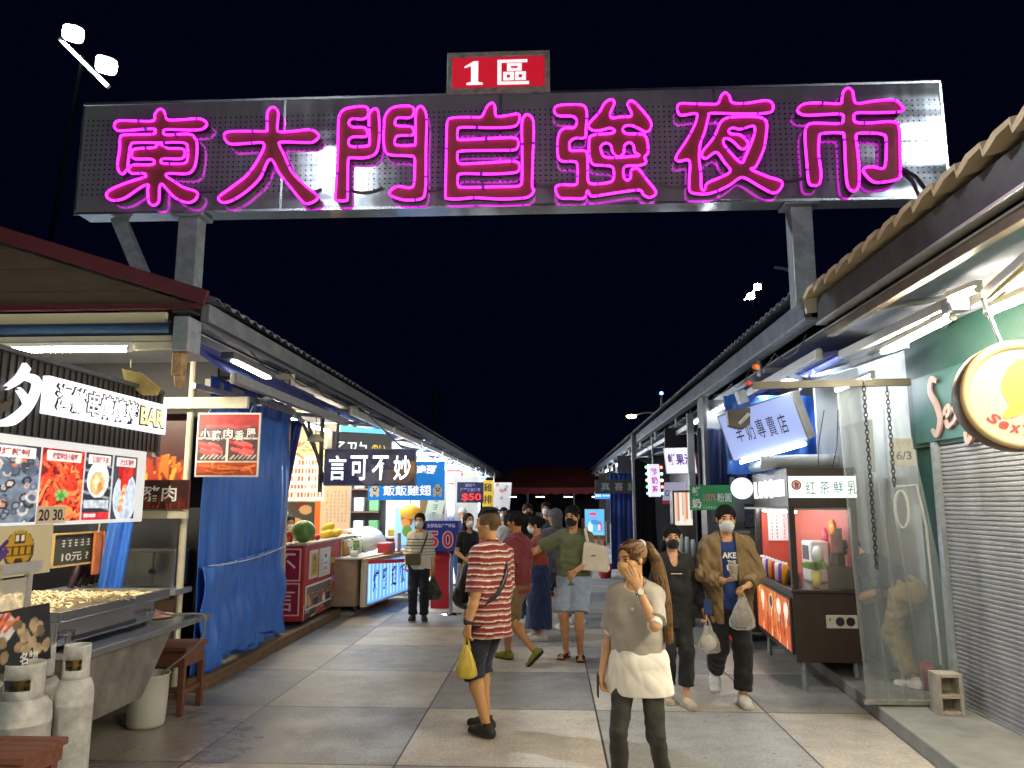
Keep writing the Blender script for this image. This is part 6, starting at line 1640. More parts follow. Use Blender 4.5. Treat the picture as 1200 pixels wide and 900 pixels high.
for z in (1.1, 1.6, 2.1): mb = MB(); mb.box((-6.6, 17.0, z), (-3.8, 17.3, z + .03)); mb.build('shelf_board', WOOD, SH2)
for k in range(24):
    x = -6.4 + (k % 8) * .34; z = 1.13 + (k // 8) * .5; c = ((.6, .5, .2), (.5, .1, .08), (.7, .68, .62), (.15, .35, .15))[k % 4]
    mb = MB(); mb.box((x, 17.05, z), (x + .22, 17.22, z + .3)); o = mb.build('packet', mat('packet_%d' % (k % 4), c, rough=.4), bevel=.02); tag(o, 'food packet standing on the dark wall shelf behind the blue counter', 'packet', 'packets on the dark wall shelf'); center(o)
lamp_tube((-6, 15.5, 2.95), (-3.6, 15.5, 2.95), TUBEW, 'white tube light over the glowing blue counter', r=.03)
lamp_tube((-3.4, 14.0, 3.02), (-3.4, 16.0, 3.02), TUBEW, 'white tube light along the eave of the blue counter', r=.025)
# standing banner, stanchion with belt, blue price box
SB = thing('roll_up_banner', 'pale blue roll up banner with a fried chicken photo standing by the counter', 'banner', (-2.95, 15.6, 0))
fr = Fr((-2.88, 15.55, 1.02), (1, -.15, 0), (0, 0, 1))
p = Pic(34, 90, '#8fc4ee'); p.rect(0, .86, 1, 1, '#e4f2fb'); p.ell(.5, .76, .26, .1, '#8a4a2a'); p.ell(.45, .7, .18, .05, '#c87a3a'); p.ell(.5, .62, .2, .06, '#4a7a30'); p.ell(.55, .08, .25, .06, '#c8823a')
for k in range(10): p.rect(.15, .2 + k * .03, .8, .213 + k * .03, '#3a6aa8')
mb = MB(); board(fr.at(0, 0, -.006), .52, 1.98, .006, mb); mb.build('backing', WPRINT, SB); picture(p, fr, .5, 1.94, mat('print_soft', attr=True, rough=.4, aemis=.25), SB, name='print', z=.003)
mb = MB(); board(fr.at(0, -.99, -.08), .58, .08, .16, mb); mb.build('base', ALU, SB, bevel=.01)
STN = thing('stanchion', 'steel queue post with round foot beside the woman in the striped top', 'stanchion', (-1.66, 13.02, 0))
q = Vector(STN.location)
mb = MB(); mb.lathe([(0, .03), (.17, .02), (.18, .0)], q, 24); mb.build('foot', STEEL, STN)
mb = MB(); mb.cyl(q + Vector((0, 0, .02)), q + Vector((0, 0, .98)), .033, n=14); mb.build('post', STEEL, STN)
mb = MB(); mb.cyl(q + Vector((0, 0, .98)), q + Vector((0, 0, 1.03)), .045, n=14); mb.build('cap', BLACK, STN)
mb = MB(); a = q + Vector((0, 0, .93)); b = Vector((-2.98, 12.7, .86)); P = sag(a, b, .015, 10)
V = []
for p_ in P: V += [p_ + Vector((0, 0, .03)), p_ - Vector((0, 0, .03))]
mb.add(V, [(2 * i, 2 * i + 1, 2 * i + 3, 2 * i + 2) for i in range(len(P) - 1)]); o = mb.build('queue_belt', mat('belt_red', (.55, .03, .05), rough=.6)); tag(o, 'red queue belt stretched from the steel post to the counter', 'belt'); center(o); s_ = o.modifiers.new('t', 'SOLIDIFY'); s_.thickness = .003
PB2 = thing('price_box', 'dark blue price box with a big red 0 and straws standing on top', 'sign', (-1.95, 13.6, .95))
mb = MB(); mb.box((-2.22, 13.6, .98), (-1.62, 14.1, 1.5)); mb.build('box', mat('price_blue', (.012, .02, .16), rough=.4, emis=.25, ecol=(.01, .02, .2)), PB2, bevel=.006)
fr = Fr((-1.92, 13.6, 1.24), *FRONT)
text('0', fr.at(.12, -.06), .2, .3, WPRINT, PB2, name='numeral_outline', bold=.06); text('0', fr.at(.12, -.06), .17, .27, mat('numeral_red', (.7, .02, .03)), PB2, name='numeral', bold=.02, z=.006)
text('5', fr.at(-.14, -.06), .2, .3, WPRINT, PB2, name='numeral_outline', bold=.06); text('5', fr.at(-.14, -.06), .17, .27, MATS['numeral_red'], PB2, name='numeral', bold=.02, z=.006)
text('全部商品任選特價', fr.at(0, .18), .5, .07, WPRINT, PB2, bold=.02)
fr = Fr((-1.62, 13.85, 1.24), *EAST); scribble(fr, .36, .42, 5, WPRINT, PB2, seed=9)
mb = MB(); mb.box((-2.1, 13.7, .0), (-1.75, 14.0, .98)); mb.build('plinth', mat('red_cloth', (.45, .02, .03), rough=.8), PB2)
mb = MB()
for i in range(26): mb.cyl((-2.18 + (i % 13) * .045, 13.7 + .2 * (i // 13), 1.5), (-2.18 + (i % 13) * .045, 13.7 + .2 * (i // 13), 1.62), .008, n=5)
q = mb.build('straws', WHITEP, PB2); q['kind'] = 'stuff'
# ------------------------------------------------------------------ the bright stalls further down the left row
rnd = random.Random(21)
def far_bay(i, y0, y1, wall):
    t = thing('food_stall', ['white stall with a tan door panel behind the blue price box', 'bright white stall under the dark blue price sign'][i] if i < 2 else 'bright distant stall of the row down the lane', 'stall', (-4.5, y0, 0), None if i < 2 else 'distant stalls of the bright row')
    mb = MB(); mb.box((-6.9, y1 - .1, .1), (-3.45, y1, 3.3)); mb.build('partition', wall, t)
    mb = MB(); mb.box((-7.0, y0, .1), (-6.9, y1 - .1, 3.3)); mb.build('rear_wall', wall, t)
    c = ((.45, .03, .03), (.5, .45, .35), (.05, .12, .35), (.55, .5, .45), (.4, .2, .05))[i % 5]
    mb = MB(); mb.box((-4.0, y0 + .4, .12), (-3.35 + .1 * (i % 3), y1 - .5, 1.0)); mb.build('counter', mat('counter_%d' % (i % 5), c, rough=.5, var=.15), t, bevel=.01)
    mb = MB(); mb.box((-4.05, y0 + .35, 1.0), (-3.3 + .1 * (i % 3), y1 - .45, 1.04)); mb.build('worktop', WHITEP, t)
    fr = Fr((-5.2, y1 - .1, 2.2), *FRONT)
    for k in range(3):
        f = fr.at(-1.1 + k * 1.1, rnd.uniform(-.2, .2)); p = Pic(24, 20, rnd.choice(('#f2e8c8', '#c83a30', '#e8b040', '#3a6ab0', '#f0f0f0')))
        for j in range(9): p.rect(rnd.random() * .8, rnd.random() * .9, rnd.random() * .3 + .6, rnd.random() * .2 + .4, rnd.choice(('#d8442e', '#f4d060', '#ffffff', '#3a3030', '#e88a30'))) if False else p.ell(rnd.random(), rnd.random(), .12, .1, rnd.choice(('#d8442e', '#f4d060', '#ffffff', '#3a3030', '#e88a30')))
        mb = MB(); board(f, .8, .7, .02, mb); w = mb.build('menu_panel', WPRINT, t); picture(p, f, .78, .68, PRINT, w, name='print', z=.023)
    lamp_tube((-6.5, (y0 + y1) / 2, 2.95), (-3.4, (y0 + y1) / 2, 2.95), TUBEW, ['white tube light above the tan door panel stall', 'white tube light above the price sign stall'][i] if i < 2 else 'white tube light inside a distant bright stall', None if i < 2 else 'tube lights of the distant stalls', r=.035)
    lamp_tube((-3.2, y0 + .4, 2.98), (-3.2, y1 - .4, 2.98), TUBEW, ['white tube light along the eave before the tan door panel', 'white tube light along the eave by the dark blue price sign'][i] if i < 2 else 'white tube light along the eave of a distant stall', None if i < 2 else 'eave tube lights of the distant stalls', r=.03)
ys = [17.4, 20.4, 23.4, 26.6, 30, 34, 38]
for i in range(len(ys) - 1): far_bay(i, ys[i], ys[i + 1], (WHITEP, WARMW, WHITEP)[i % 3])
TD = thing('door_panel', 'tan plywood door panel standing open before the white stall', 'panel', (-3.1, 18, .1))
mb = MB(); mb.prism([(-3.2, 18.2, .1), (-2.55, 18.6, .1), (-2.55, 18.64, .1), (-3.2, 18.24, .1)], (0, 0, 2.5)); mb.build('leaf', mat('plywood', (.42, .26, .11), rough=.6, var=.25, stretch=(4, 4, .6)), TD)
mb = MB(); mb.box((-2.55, 18.6, .1), (-2.5, 18.66, 2.9)); mb.build('jamb', WHITEP, TD)
DI = thing('paper_charm', 'red diamond paper charm on the white stall wall', 'decoration', (-2.1, 18.7, 1.3))
mb = MB(); mb.prism([(-2.11, 18.7, 1.52), (-1.94, 18.7, 1.34), (-2.1, 18.7, 1.16), (-2.27, 18.7, 1.34)], (0, .01, 0)); mb.build('paper', RED, DI)
mb = MB(); mb.prism([(-2.35, 18.72, 2.46), (-1.76, 18.72, 2.46), (-1.75, 18.72, 0.59), (-2.32, 18.72, 0.59)], (0, .03, 0)); o = mb.build('screen', WHITEP); tag(o, 'white screen panel behind the red diamond paper charm', 'panel'); center(o)
MN = thing('menu_strip', 'long pale price strip leaning beside the tan door panel', 'sign', (-2.45, 16, 1.42))
fr = Fr((-2.44, 16, 1.49), (1, 0, 0), (.22, 0, 1)); mb = MB(); board(fr, .35, 1.5, .015, mb); mb.build('strip', mat('pale_green', (.6, .68, .55), rough=.6), MN)
scribble(fr.at(0, 0, .015), .22, 1.3, 8, mat('green_ink', (.1, .25, .15)), MN, seed=2)
PS2 = thing('hanging_sign', 'dark navy price sign with red numerals hanging before the bright stalls', 'sign', (-1.82, 17.5, 2.03))
fr = Fr((-1.82, 17.5, 2.05), *FRONT)
mb = MB(); board(fr.at(0, 0, -.06), .60, .46, .06, mb); mb.build('board', mat('navy_board', (.012, .014, .05), rough=.4), PS2, bevel=.005)
text('買越多', fr.at(0, .16), .24, .07, mat('violet_print', (.3, .28, .7)), PS2); text('任選三盒優惠', fr.at(0, .06), .46, .08, MATS['violet_print'], PS2, bold=.02)
text('$50', fr.at(.03, -.11), .44, .18, mat('red_glow', (.7, .02, .02), emis=.9, ecol=(1., .03, .02)), PS2, bold=.02)
YB = thing('banner', 'narrow yellow banner with dark characters beside the navy price sign', 'banner', (-1.49, 18.5, 2))
fr = Fr((-1.5, 18.5, 2.04), *FRONT); mb = MB(); board(fr, .26, .62, .01, mb); mb.build('sheet', mat('banner_yellow', (.75, .5, .05), rough=.7, emis=.35, ecol=(.8, .5, .05)), YB); text('雞', fr.at(0, .14), .2, .2, INK, YB, bold=.014, z=.014); text('排', fr.at(0, -.14), .2, .2, INK, YB, bold=.014, z=.014)
WB = thing('banner', 'tall white cloth banner with faint red marks at the end of the bright stalls', 'banner', (-1.22, 19, 1.6))
fr = Fr((-1.22, 19, 1.64), (1, 0, 0), (.09, 0, 1)); p = Pic(30, 80, '#eef0f4'); rn2 = random.Random(3)
for k in range(12): p.ell(rn2.random(), rn2.random(), .1, .03, rn2.choice(('#e0a0a8', '#b0c0d8', '#d88a90')))
mb = MB(); board(fr.at(0, 0, -.01), .42, 1.35, .01, mb); mb.build('sheet', WPRINT, WB); picture(p, fr, .41, 1.33, mat('print_soft', attr=True, rough=.4, aemis=.25), WB, name='print', z=.003)
mb = MB(); a_ = fr.p(-.24, -.7); mb.cyl((a_.x, a_.y, 0), (a_.x + .13, a_.y, 2.4), .015, n=6); mb.build('pole', ALU, WB)
rnd = random.Random(77)
for i in range(len(ys) - 1):
    for k in range(6):
        x = -3.5 + .1 * (i % 3) - .22 * (k % 2); y = ys[i] + .55 + k * .36; h_ = rnd.uniform(.12, .36); c = rnd.choice((('red', (.5, .05, .04)), ('yellow', (.65, .45, .06)), ('white', (.75, .74, .7)), ('green', (.1, .3, .08)), ('blue', (.05, .15, .5))))
        mb = MB(); mb.box((x - .11, y - .12, 1.04), (x + .11, y + .12, 1.04 + h_)); o = mb.build('goods_box', mat('goods_' + c[0], c[1], rough=.45, var=.15), bevel=.02); tag(o, c[0] + ' goods box on a counter of the bright row down the lane', 'box', 'goods boxes on the bright row counters'); center(o)
    if i > 0:
        y = ys[i] + .3; fr = Fr((-2.75 + .05 * i, y, 2.5), *FRONT); c = ((.7, .05, .05), (.75, .5, .05), (.05, .25, .7), (.7, .7, .7), (.6, .1, .3))[i - 1]
        t = thing('hanging_sign', ('red', 'yellow', 'blue', 'white', 'pink')[i - 1] + ' glowing sign hanging at a far stall of the bright row', 'sign', (-2.75, y, 2.3))
        mb = MB(); board(fr.at(0, 0, -.05), .7, .4, .05, mb); mb.build('case', mat('far_sign_%d' % i, c, rough=.4, emis=.7), t); mb = MB(); board(fr, .6, .3, .004, mb); mb.build('face', mat('far_face_%d' % i, tuple(min(1, .3 + v) for v in c), rough=.4, emis=.6), t)
        mb = MB(); mb.cyl(tuple(fr.p(0, .2, -.03)), tuple(fr.p(0, .7, -.03)), .012, n=6); mb.build('hanger', GALV, t)

# ------------------------------------------------------------------ right row: shop with shutter
GREEN = mat('shop_green', (.010, .055, .044), rough=.5, var=.12, vscale=3)
SHOP = thing('closed_shop', 'closed shop with grey roller shutter and teal green upper wall', 'shop', (3.5, 5, .12))
mb = MB()
for k in range(58):
    z = .13 + k * .0375
    pr = [(3.452, 0, z), (3.438, 0, z + .006), (3.436, 0, z + .024), (3.45, 0, z + .034)]
    V = [(x, 3.0, zz) for x, _, zz in pr] + [(x, 7.0, zz) for x, _, zz in pr] 
    mb.add(V, [(i, 4 + i, 5 + i, i + 1) for i in range(3)])
    mb.add([(3.45, 3.0, z + .034), (3.45, 7.0, z + .034), (3.452, 7.0, z + .0375), (3.452, 3.0, z + .0375)], [(0, 1, 2, 3)])
mb.build('shutter', mat('shutter_grey', (.33, .34, .36), rough=.42, metal=.3, var=.28, vscale=2.2, stretch=(1, 2.2, .5)), SHOP)
mb = MB(); mb.box((3.40, 7.0, .12), (3.50, 7.08, 2.34)); mb.box((3.42, 3.0, .12), (3.5, 7.0, .135)); mb.build('shutter_rail', GALV, SHOP)
mb = MB(); mb.box((3.43, 3.0, 2.31), (3.52, 7.5, 3.36)); mb.box((3.47, 7.08, .12), (3.52, 7.5, 2.31)); mb.build('wall', GREEN, SHOP)
mb = MB(); mb.box((3.405, 3.0, 2.345), (3.428, 7.35, 2.95)); mb.build('sign_face', mat('sign_teal', (.022, .11, .09), rough=.4, var=.12, vscale=3), SHOP, bevel=.004)
fr = Fr((3.40, 6.62, 2.62), *WEST)
mb = MB(); 
PKD = mat('script_shadow', (.10, .04, .05), rough=.5); PK = mat('script_pink', (.48, .33, .31), rough=.45, metal=.2)
for (dx, m_, zz) in ((.012, PKD, .004), (0, PK, .02)):
    mb = MB()
    stroke(mb, fr.at(dx, -dx), [(-.22, .24), (-.31, .27), (-.36, .17), (-.27, .04), (-.22, -.1), (-.30, -.22), (-.38, -.17)], [.018, .03, .034, .034, .036, .03, .014], z=zz)
    stroke(mb, fr.at(dx, -dx), [(-.16, -.10), (-.06, -.06), (-.07, .0), (-.14, -.06), (-.10, -.17), (.0, -.14)], [.016, .02, .022, .024, .022, .012], z=zz)
    stroke(mb, fr.at(dx, -dx), [(.0, -.02), (.06, -.08), (.12, -.16)], [.016, .024, .016], z=zz); stroke(mb, fr.at(dx, -dx), [(.13, .0), (.06, -.09), (-.01, -.16)], [.014, .02, .014], z=zz + .001)
    stroke(mb, fr.at(dx, -dx), [(.17, .0), (.18, -.1), (.26, -.11)], [.016, .022, .014], z=zz); stroke(mb, fr.at(dx, -dx), [(.31, .03), (.28, -.1), (.25, -.28), (.18, -.32), (.16, -.24)], [.016, .024, .026, .022, .012], z=zz + .001)
    mb.build('script_lettering', m_, SHOP)
mb = MB(); mb.box((3.55, -3, .12), (6.2, -2.9, 3.36)); mb.box((6.1, 1.7, .12), (6.2, 46, 3.36)); mb.build('rear_wall', mat('dim_wall', (.2, .2, .2), rough=.8), SHOP)
# round sign
RS2 = thing('round_sign', 'round cream double sided sign with thick brown rim and red script word', 'sign', (2.75, 4.6, 2.1))
c = Vector((2.74, 4.62, 2.425)); ax = Vector((-.22, -1, 0)).normalized()
mb = MB(); mb.lathe([(.0, -.10), (.315, -.10), (.325, -.09), (.325, .05), (.31, .065), (.3, .065)], c, 48, axis=ax); mb.build('drum', mat('rim_brown', (.10, .065, .035), rough=.45, var=.3), RS2)
mb = MB(); mb.lathe([(.318, .052), (.312, .085), (.285, .09), (.265, .07), (.262, .055)], c, 48, axis=ax); mb.build('rim', mat('rim_gold', (.5, .38, .2), rough=.4, var=.2), RS2)
mb = MB(); mb.lathe([(0, .066), (.27, .066)], c, 48, axis=ax); mb.build('face', mat('cream_lit', (.36, .32, .25), emis=.1, ecol=(.95, .85, .66), rough=.4), RS2)
r_ = Vector((0, 0, 1)).cross(ax).normalized(); fr = Fr(c, r_, (0, 0, 1))
for i, ch in enumerate('Sexy'):
    a = R(222 + i * 17); 
    f0 = fr.p(.205 * math.cos(a), .205 * math.sin(a), .07); rr = fr.r * math.cos(R(-40 + i * 17)) + fr.u * math.sin(R(-40 + i * 17)); uu = fr.n.cross(rr)
    text(ch, Fr(f0, rr, uu), .05 if i else .055, .06 if i in (0, 3) else .045, mat('script_red', (.6, .03, .03)), RS2, bold=.03, z=.0, shear=.25)
mb = MB(); stroke(mb, fr.at(0, 0, .066), [(.16, .17), (.02, .16), (-.04, .05), (-.02, -.06), (-.10, -.13)], [.015, .05, .06, .05, .012], z=.004); mb.build('printed_ribbon', mat('print_yellow', (.5, .36, .05), rough=.5), RS2)
mb = MB(); mb.cyl(c + Vector((-.06, 0, .31)), c + Vector((-.09, .1, .62)), .012, n=8); mb.build('hanger', GALV, RS2)
mb = MB(); mb.bar(c + Vector((.06, .02, -.32)), c + Vector((.10, .04, -1.0)), .05, .03); mb.build('stem', CREAM, RS2)
# near tube lights
lamp_tube((2.8, 6.76, 3.05), (2.8, 5.35, 3.08), TUBE, 'warm tube light on the near right eave, lowest of three', r=.02)
lamp_tube((2.75, 5.3, 3.18), (2.75, 4.92, 3.16), TUBE, 'short warm tube light behind the awning elbow', r=.018)
lamp_tube((2.72, 4.81, 2.97), (2.72, 3.2, 2.95), TUBE, 'warm tube light nearest the round sign', r=.02)
ARM = thing('awning_bar', 'broad ribbed aluminium awning arm crossing above the round sign', 'awning arm', (2.6, 4.5, 3.1))
mb = MB(); mb.bar((2.7, 4.72, 3.07), (2.3, 3.2, 3.05), .10, .06); mb.build('arm', ALU, ARM, bevel=.008)
mb = MB(); mb.bar((2.68, 4.71, 3.03), (2.28, 3.2, 3.0), .02, .02); mb.build('lit_edge', mat('lit_edge_yellow', (.7, .6, .25), rough=.4), ARM)  # yellow strip puts the light along the arm into its colour
# plastic curtain hanging from a rail, chains
CU = thing('plastic_curtain', 'clear plastic curtain sheet hanging from a dark rail beside the shutter', 'curtain', (3.0, 6.6, .12))
mb = MB(); mb.bar((1.74, 6.62, 2.80), (3.05, 6.62, 2.82), .05, .06); mb.build('rail', mat('rail_olive', (.045, .04, .028), rough=.5, metal=.2, var=.3), CU)
PLA = clear_mat('clear_plastic', .25, '#b4c0c8', rough=.3, gloss=.13)
V = []; nx, ny = 70, 40; rnd = random.Random(4)
for j in range(ny + 1):
    t = j / ny
    for i in range(nx + 1):
        s_ = i / nx
        xl = 2.44 + .20 * t; xr = 2.98 + .45 * min(1, t * 1.0)
        V.append((xl + (xr - xl) * s_, 6.62 + .32 * t + .02 * math.sin(s_ * 30) * (.4 + t) + .03 * math.sin(s_ * 9 + t * 3), 2.78 - t * 2.62))
mb = MB(); mb.add(V, [(j * (nx + 1) + i, (j + 1) * (nx + 1) + i, (j + 1) * (nx + 1) + i + 1, j * (nx + 1) + i + 1) for j in range(ny) for i in range(nx)], True); mb.build('sheet', PLA, CU)
mb = MB(); mb.bar((2.62, 6.96, .15), (3.44, 6.96, .15), .05, .035); mb.build('bottom_weight', mat('weight_bar', (.3, .3, .27), rough=.5, var=.3), CU)
def chain(x, y, z0, z1, label):
    mb = MB(); L_ = .05; n = int((z0 - z1) / (L_ * .72))
    for k in range(n):
        z = z0 - k * L_ * .72; hh = L_ / 2; pts = []
        for q in range(10):
            a = 2 * math.pi * q / 10; u = .014 * math.cos(a); w = hh * math.sin(a)
            pts.append((x + (u if k % 2 else 0), y + (0 if k % 2 else u), z + w))
        mb.tube(pts, .0045, 5, closed=True)
    o = mb.build('chain', mat('chain_black', (.03, .03, .03), rough=.4, metal=.6)); tag(o, label, 'chain'); center(o)
chain(2.62, 6.5, 2.78, 1.24, 'long black chain hanging before the plastic curtain')
chain(2.83, 6.55, 2.75, 1.9, 'short black chain hanging behind the plastic curtain top')
CBK = thing('concrete_block', 'hollow concrete block standing at the foot of the plastic curtain', 'block', (3.3, 6.8, .12))
mb = MB()
x0, x1, y0, y1, z0, z1 = 3.10, 3.30, 6.66, 6.82, .12, .44
for lo, hi in (((x0, y0, z0), (x0 + .03, y1, z1)), ((x1 - .03, y0, z0), (x1, y1, z1)), ((x0 + .03, y0, z0), (x1 - .03, y1, z0 + .03)), ((x0 + .03, y0, z1 - .03), (x1 - .03, y1, z1)), ((x0 + .03, y0, z0 + .13), (x1 - .03, y1, z0 + .16)), ((x0 + .03, y1 - .02, z0 + .03), (x1 - .03, y1, z0 + .13)), ((x0 + .03, y1 - .02, z0 + .16), (x1 - .03, y1, z1 - .03))): mb.box(lo, hi)
mb.build('block', mat('block_grey', (.40, .37, .31), rough=.9, var=.25, bump=.5, bscale=60), CBK, bevel=.004)
HO = thing('hose_coil', 'coil of pale hose on a hook behind the plastic curtain', 'hose', (3.2, 7.3, 1.8))
for k in range(3):
    mb = MB(); mb.tube([(3.2 + .06 * math.cos(a) + .01 * k, 7.3 + .01 * k, 1.75 + .17 * math.sin(a)) for a in np.linspace(0, 6.28, 18, endpoint=False)], .008, 6, closed=True); mb.build('loop', WHITEP, HO)
mb = MB(); mb.tube([(3.15, 7.32, 1.95), (3.35, 7.3, 1.97), (3.4, 7.28, 1.6), (3.42, 7.25, .4)], .014, 7); mb.build('hose', ALU, HO)
RM = thing('room', 'pale grey stall room with sink bench behind the plastic curtain', 'stall', (3.3, 8, .12))
mb = MB(); mb.box((3.05, 8.95, .12), (6.1, 9.0, 3.35)); mb.build('back_wall', mat('pale_grey_wall', (.42, .45, .45), rough=.7, var=.15, vscale=2), RM)
mb = MB(); mb.box((3.55, 7.5, .12), (3.6, 8.95, 3.35)); mb.build('side_wall', MATS['pale_grey_wall'], RM)
mb = MB(); mb.box((3.08, 8.4, .95), (3.54, 8.94, .99)); mb.box((3.1, 8.42, .13), (3.13, 8.9, .95)); mb.build('sink_bench', STEEL, RM)
mb = MB(); mb.box((3.06, 7.55, 2.1), (3.1, 8.9, 2.6)); mb.build('beam_panel', mat('grey_panel', (.28, .3, .31), rough=.6), RM)
fr = Fr((3.34, 7.48, 2.28), *FRONT); 
mb = MB(); board(fr.at(0, 0, -.02), .22, .26, .02, mb); mb.build('sticker', mat('sticker', (.45, .42, .33), rough=.6), RM); text('6/3', fr.at(0, -.03), .14, .08, INK, RM); scribble(fr.at(0, .08), .16, .05, 1, mat('ochre_ink', (.4, .3, .05)), RM, seed=3)
rbk = thing('bucket', 'red plastic bucket behind the concrete block and curtain', 'bucket', (3.4, 8, .12))
mb = MB(); mb.lathe([(0, 0), (.08, 0), (.1, .22), (.11, .22), (.1, .2), (.07, .02)], (3.46, 7.55, .12), 20); mb.build('pail', RED, rbk)
lamp_tube((3.2, 7.7, 3.05), (3.2, 8.7, 3.05), TUBED, 'white tube light inside the room behind the plastic curtain', r=.02)

# ------------------------------------------------------------------ the tea kiosk
BRN = mat('kiosk_brown', (.040, .024, .017), rough=.38, var=.25, vscale=3, stretch=(6, 6, .7))
K = thing('tea_kiosk', 'dark brown tea kiosk on legs with lit white sign and glowing spoon picture', 'kiosk', (2.7, 8.4, 0))
# plan: near corner (2.38, 7.95), lane side back to (2.56, 9.95), front side right to (3.05, 7.95)
A = Vector((2.38, 7.95, 0)); B = Vector((2.55, 9.95, 0)); Cc = Vector((3.04, 7.93, 0)); D = Vector((3.04, 9.95, 0))
mb = MB(); mb.prism([A + Vector((0, 0, .27)), Cc + Vector((0, 0, .27)), D + Vector((0, 0, .27)), B + Vector((0, 0, .27))], (0, 0, .66)); mb.build('cabinet', BRN, K, bevel=.008)
mb = MB(); mb.prism([A + Vector((-.02, -.02, .93)), Cc + Vector((0, -.02, .93)), D + Vector((0, 0, .93)), B + Vector((-.02, 0, .93))], (0, 0, .03)); mb.build('worktop', BRN, K, bevel=.004)
def post(p, w=.06, z0=.96, z1=2.12):
    mb = MB(); mb.box((p.x, p.y, z0), (p.x + w, p.y + w, z1)); mb.build('corner_post', BRN, K, bevel=.004)
post(A); post(Cc - Vector((.06, 0, 0))); post(B - Vector((0, .06, 0))); post(D - Vector((.06, .06, 0)))
mb = MB(); mb.prism([A + Vector((0, 0, 1.76)), Cc + Vector((0, 0, 1.76)), D + Vector((0, 0, 1.76)), B + Vector((0, 0, 1.76))], (0, 0, .40)); mb.build('header', BRN, K, bevel=.006)
mb = MB(); mb.box((2.42, 8.0, 1.735), (3.0, 9.9, 1.755)); mb.build('ceiling', WHITEP, K)
mb = MB(); mb.box((3.0, 8.05, .96), (3.03, 9.9, 1.735)); mb.build('inner_wall', mat('coral', (.62, .11, .07), rough=.5), K)
for p in ((2.47, 8.02), (2.62, 9.8), (2.97, 8.02), (2.97, 9.85)):
    mb = MB(); mb.cyl((p[0], p[1], 0), (p[0], p[1], .27), .03, .022, n=10); mb.build('leg', GALV, K)
fr = Fr((2.72, 7.94, 1.965), (Cc - A).normalized(), (0, 0, 1))
mb = MB(); board(fr, .66, .215, .012, mb); mb.build('sign_face', mat('mint_lit', '#e4f6f0', emis=1.1, ecol=(.80, .96, .92), rough=.4), K)
GI = mat('grey_ink', (.10, .11, .11), rough=.5)
for i, ch in enumerate('红茶鮮乳'): text(ch, fr.at(-.115 + i * .135, -.005, .012), .095, .13, GI, K, name='sign_lettering', bold=.0, z=.002)
mb = MB(); mb.lathe([(0, 0), (.05, 0)], fr.p(-.255, .02, .0145), 24, axis=fr.n); mb.build('emblem_ring', mat('emblem_red', (.55, .05, .06)), K)
mb = MB(); mb.lathe([(0, 0), (.038, 0)], fr.p(-.255, .02, .0165), 24, axis=fr.n); mb.build('emblem_field', WPRINT, K)
mb = MB(); mb.box((-.012, -.03, .017), (.0, .028, .019), fr.at(-.255, .02).M()); mb.box((.006, -.03, .017), (.018, .02, .019), fr.at(-.255, .02).M()); mb.box((-.02, .006, .019), (.024, .018, .021), fr.at(-.255, .02).M()); mb.build('emblem_mark', MATS['emblem_red'], K)
scribble(fr.at(-.255, -.065, .012), .10, .035, 1, GI, K, seed=8)
fl = Fr(A.lerp(B, .5) + Vector((0, 0, .6)), (A - B).normalized(), (0, 0, 1))
mb = MB(); board(fl, 1.86, .54, .02, mb); mb.build('picture_frame', mat('frame_dark', (.05, .05, .055), rough=.4), K)
p = Pic(110, 40, '#c85a20'); rnd = random.Random(12)
for i in range(60): x, y = rnd.random(), rnd.random(); p.line(x, y, x + rnd.uniform(-.03, .03), y + rnd.uniform(.1, .5), rnd.uniform(.01, .05), rnd.choice(('#e88a3a', '#8a3012', '#f4b05a', '#b8481a', '#d87030', '#6a2410')))
for x, c in ((.2, '#efe0cc'), (.47, '#2c2430'), (.70, '#f2e6da'), (.9, '#efe2d0')):
    p.line(x, .02, x, .6, .035, '#e8c8a8'); p.line(x, .02, x, .6, .02, '#f6e6d4'); p.ell(x, .74, .062, .17, '#e8c8b0'); p.ell(x, .74, .045, .13, c)
    p.ell(x, .3, .018, .14, '#c86a4a')
picture(p.noise(.2, 4), fl, 1.8, .5, PRINTL, K, name='lit_picture', z=.024)
fo = Fr((2.83, 7.94, .66), (Cc - A).normalized(), (0, 0, 1))
mb = MB(); board(fo, .30, .125, .012, mb); sp_ = mb.build('socket_plate', mat('beige_plate', (.55, .52, .45), rough=.4), K, bevel=.004)
for q in (-.02, .08):
    mb = MB(); mb.lathe([(0, .0), (.043, .0)], fo.p(q, 0, .0145), 20, axis=fo.n); mb.build('socket', INK, sp_)
mb = MB(); board(fo.at(-.115, .02, .012), .01, .03, .004, mb); mb.build('switch', INK, sp_)
mb = MB(); mb.box((2.44, 7.96, .955), (2.98, 7.965, 1.76)); mb.build('front_glass', clear_mat('kiosk_glass', .05, '#ffffff', gloss=.08), K)
lamp_tube((2.5, 8.1, 1.715), (2.62, 9.8, 1.715), TUBED, 'white tube light inside the tea kiosk ceiling', r=.012, fitting=False)
